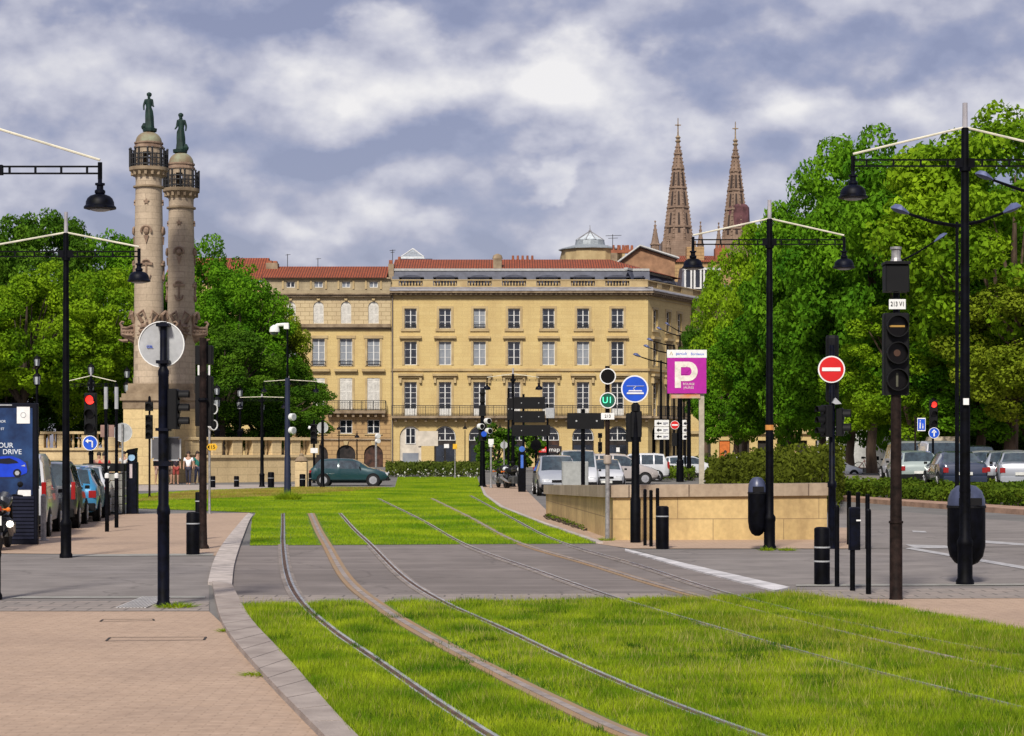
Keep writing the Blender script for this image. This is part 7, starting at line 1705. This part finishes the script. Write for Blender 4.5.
def cover_box(px, k, label):
    pass
# ---- bicycle
sp = Spot(867, k=16.5); t = thing('bicycle', 'bicycle with front basket parked under the plane trees before the white tent', 'bicycle', (sp.X, sp.Y, .42), R(10))
for x in (-.52, .52):
    b = MB(); b.tube([(x + .33 * math.cos(2 * PI * i / 20), 0, .34 + .33 * math.sin(2 * PI * i / 20)) for i in range(21)], .022, 5); w = b.build('wheel', RUBBER, t)
    b = MB()
    for i in range(8): a = PI * i / 8; b.cyl((x - .32 * math.cos(a), 0, .34 - .32 * math.sin(a)), (x + .32 * math.cos(a), 0, .34 + .32 * math.sin(a)), .006, n=3)
    b.build('spokes', GALV, w)
b = MB(); b.tube([(-.52, 0, .34), (-.05, 0, .30), (-.2, 0, .88)], .025, 5); b.tube([(-.05, 0, .30), (.38, 0, .82), (-.15, 0, .72)], .025, 5); b.tube([(.52, 0, .34), (.38, 0, .82), (.34, 0, 1.0)], .025, 5); b.tube([(-.52, 0, .34), (-.17, 0, .76)], .02, 5); b.build('frame', mat('bike_paint', (.30, .08, .06), .4), t)
b = MB(); b.tube([(.34, -.25, 1.02), (.36, 0, 1.03), (.34, .25, 1.02)], .018, 5); b.build('handlebar', PLASTIC, t); b = MB(); b.tube([(-.34, 0, .92), (-.2, 0, .94), (-.08, 0, .92)], [.08, .06, .03], 6); b.build('saddle', PLASTIC, t); b = MB(); b.bev(.42, .72, -.16, .16, .78, 1.02, .03); b.build('basket', BLK, t)
# white fair tents behind the trees
for px, k, w, lab in ((880, 13.0, 2.2, 'white tent wall seen between the trunks behind the bicycle'), (842, 12.6, 1.6, 'smaller white tent glimpsed right of the no-entry mast')):
    sp = Spot(px, k=k); t = thing('white_tent', lab, 'tent', sp.loc); h = sp.z(427)
    b = MB(); b.box(-w, w, 0, 2.5, 0, h); b.build('side', WHITE, t); b = MB(); b.add([(-w - .1, -.1, h), (w + .1, -.1, h), (w + .1, 2.6, h), (-w - .1, 2.6, h), (0, 1.25, h + .7)], [(0, 1, 4), (1, 2, 4), (2, 3, 4), (3, 0, 4)]); b.build('roof', WHITE, t)
    b = MB(); b.box(-w * .5, -w * .2, -.02, -.001, h - 1.4, h - .8); b.box(w * .3, w * .42, -.02, -.001, h - 1.0, h - .5); b.build('window', PLASTIC, t)
sp = Spot(945, k=19); t = thing('cream_kiosk', 'small cream market stall roof peeping above the dark blue saloon', 'stall', sp.loc); b = MB(); b.box(-.6, .7, 0, 1.5, 0, 1.9); b.build('body', DARKDOOR, t); b = MB(); b.prism([(-.75, 2.0), (.85, 2.0), (.7, 2.55), (-.6, 2.55)], -.3, 1.8); b.build('roof', mat('cream_canvas', (.6, .5, .36), .8), t)

# ================================================================ PEOPLE
SKIN = mat('skin', (.42, .24, .16), .6, var=.05)
def person(px, k, rz, label, top=(.6, .6, .6), bottom=(.03, .04, .08), pose=0, shorts=False, hair=(.03, .02, .015), bag=None, female=False):
    X, Y = (px - 512) / k, FOC / k; r = random.Random(px)
    t = thing('person', label, 'person', (X, Y, 0), R(rz), None)
    st = .22 if pose == 1 else .05; sh = .19 if not female else .165
    V = [(0, 0, .93), (0, 0, 1.12), (0, 0, 1.36), (0, 0, 1.49), (0, -.01, 1.60), (0, -.01, 1.68),
         (sh, 0, 1.40), (sh + .06, .02, 1.13), (sh + .05, -.12, .92 if pose != 2 else 1.2), (sh + .05, -.16, .85 if pose != 2 else 1.3),
         (-sh, 0, 1.40), (-sh - .06, .02, 1.13), (-sh - .05, -.07, .90), (-sh - .05, -.10, .82),
         (.09, 0, .88), (.10, -st * .6, .50), (.10, -st + .05, .09), (.10, -st - .12, .04),
         (-.09, 0, .88), (-.10, st * .3, .50), (-.10, st + .05, .10), (-.10, st - .10, .04)]
    E = [(0, 1), (1, 2), (2, 3), (3, 4), (4, 5), (2, 6), (6, 7), (7, 8), (8, 9), (2, 10), (10, 11), (11, 12), (12, 13), (0, 14), (14, 15), (15, 16), (16, 17), (0, 18), (18, 19), (19, 20), (20, 21)]
    rad = [.125, .11, .13, .055, .085, .085, .055, .042, .033, .03, .055, .042, .033, .03, .085, .058, .038, .035, .085, .058, .038, .035]
    me = skin_mesh('body', V, E, rad); me.materials.clear(); me.materials.append(SKIN); link('body', me, t)
    shm = mat('cloth_%d_%d' % (px, int(k * 10)), top, .85); trm = mat('trouser_%d_%d' % (px, int(k * 10)), bottom, .85)
    idx = [0, 1, 2, 6, 7, 10, 11]; Vs = [V[i] for i in idx]; Vs[0] = (0, 0, .90); Vs[4] = tuple(V[6][j] + (V[7][j] - V[6][j]) * .6 for j in range(3)); Vs[6] = tuple(V[10][j] + (V[11][j] - V[10][j]) * .6 for j in range(3))
    me = skin_mesh('shirt', Vs, [(0, 1), (1, 2), (2, 3), (3, 4), (2, 5), (5, 6)], [.15, .13, .15, .075, .06, .075, .06]); me.materials.clear(); me.materials.append(shm); link('shirt', me, t)
    f = .55 if shorts else .95
    def leg(a, b_, c): 
        return [V[a], V[b_]] + ([] if shorts else [V[c]])
    Vt = [(0, 0, .94)] + [V[14], V[15]] + ([] if shorts else [V[16]]) + [V[18], V[19]] + ([] if shorts else [V[20]])
    if shorts: Et = [(0, 1), (1, 2), (0, 3), (3, 4)]; rt = [.14, .105, .08, .105, .08]
    else: Et = [(0, 1), (1, 2), (2, 3), (0, 4), (4, 5), (5, 6)]; rt = [.14, .105, .075, .055, .105, .075, .055]
    me = skin_mesh('trousers', Vt, Et, rt); me.materials.clear(); me.materials.append(trm); link('shorts' if shorts else 'trousers', me, t)
    b = MB(); b.lathe([(.085, 0), (.10, .05), (.095, .11), (.06, .155), (.01, .17)], (0, .012, 1.625), 12)
    if female: b.tube([(0, .06, 1.66), (0, .09, 1.5), (0, .08, 1.38)], [.08, .08, .05], 8)
    b.build('hair', mat('hair_%d' % px, hair, .7), t, smooth=True)
    if bag: b = MB(); b.bev(.2, .42, -.18, .10, .58, .92, .04); b.tube([(.3, -.1, .9), (.24, -.04, 1.1), (.3, .04, .9)], .012, 4); bg_ = b.build('shoulder_bag', mat('bag_dark', bag, .7), t)
    return t
people = [(144, 18.6, 10, 'person in a pale dress-like top left of the dark figure near the columns', (.45, .28, .22), (.40, .26, .20), 0, True, True), (152, 18.3, 180, 'person dressed all in black standing left of the column mast', (.015, .015, .02), (.015, .015, .02), 1, False, False),
          (158, 18.8, 30, 'person in pink beside the figure in black', (.55, .22, .20), (.45, .30, .24), 0, True, True), (171, 18.7, -20, 'person in a tan top just right of the thick sign mast', (.5, .3, .2), (.12, .08, .06), 1, True, False),
          (176, 18.9, 15, 'person in a black vest and shorts near the white shirted one', (.03, .02, .03), (.30, .05, .04), 0, True, True), (188.5, 19.0, 0, 'person in a bright white shirt in the group at the column foot', (.85, .85, .88), (.03, .03, .05), 1, False, False),
          (197.5, 18.8, 40, 'person in a teal green top with a dark bag beside the brown mast', (.02, .16, .13), (.06, .07, .12), 0, False, True)]
for i, (px, k, rz, lab, top, bot, pose, shorts, fem) in enumerate(people): person(px, k, rz, lab, top, bot, pose, shorts, female=fem, bag=(.02, .02, .03) if i == 6 else None)
person(734, 15.5, 10, 'person in a white top walking under the plane trees', (.8, .8, .8), (.03, .05, .12), 1)
person(725.5, 15.3, 60, 'person in a dark red top under the plane trees', (.25, .03, .03), (.03, .03, .04), 0)
person(99, 23.5, 0, 'person whose dark head shows above the enclosure on the left', (.2, .1, .09), (.05, .05, .06), 0)
person(124, 19.5, 0, 'person in a white top by the parking meter', (.6, .6, .58), (.1, .1, .12), 0)
person(104.5, 24, 20, 'person in a red top whose shoulders show above the enclosure', (.5, .05, .04), (.05, .05, .06), 0)
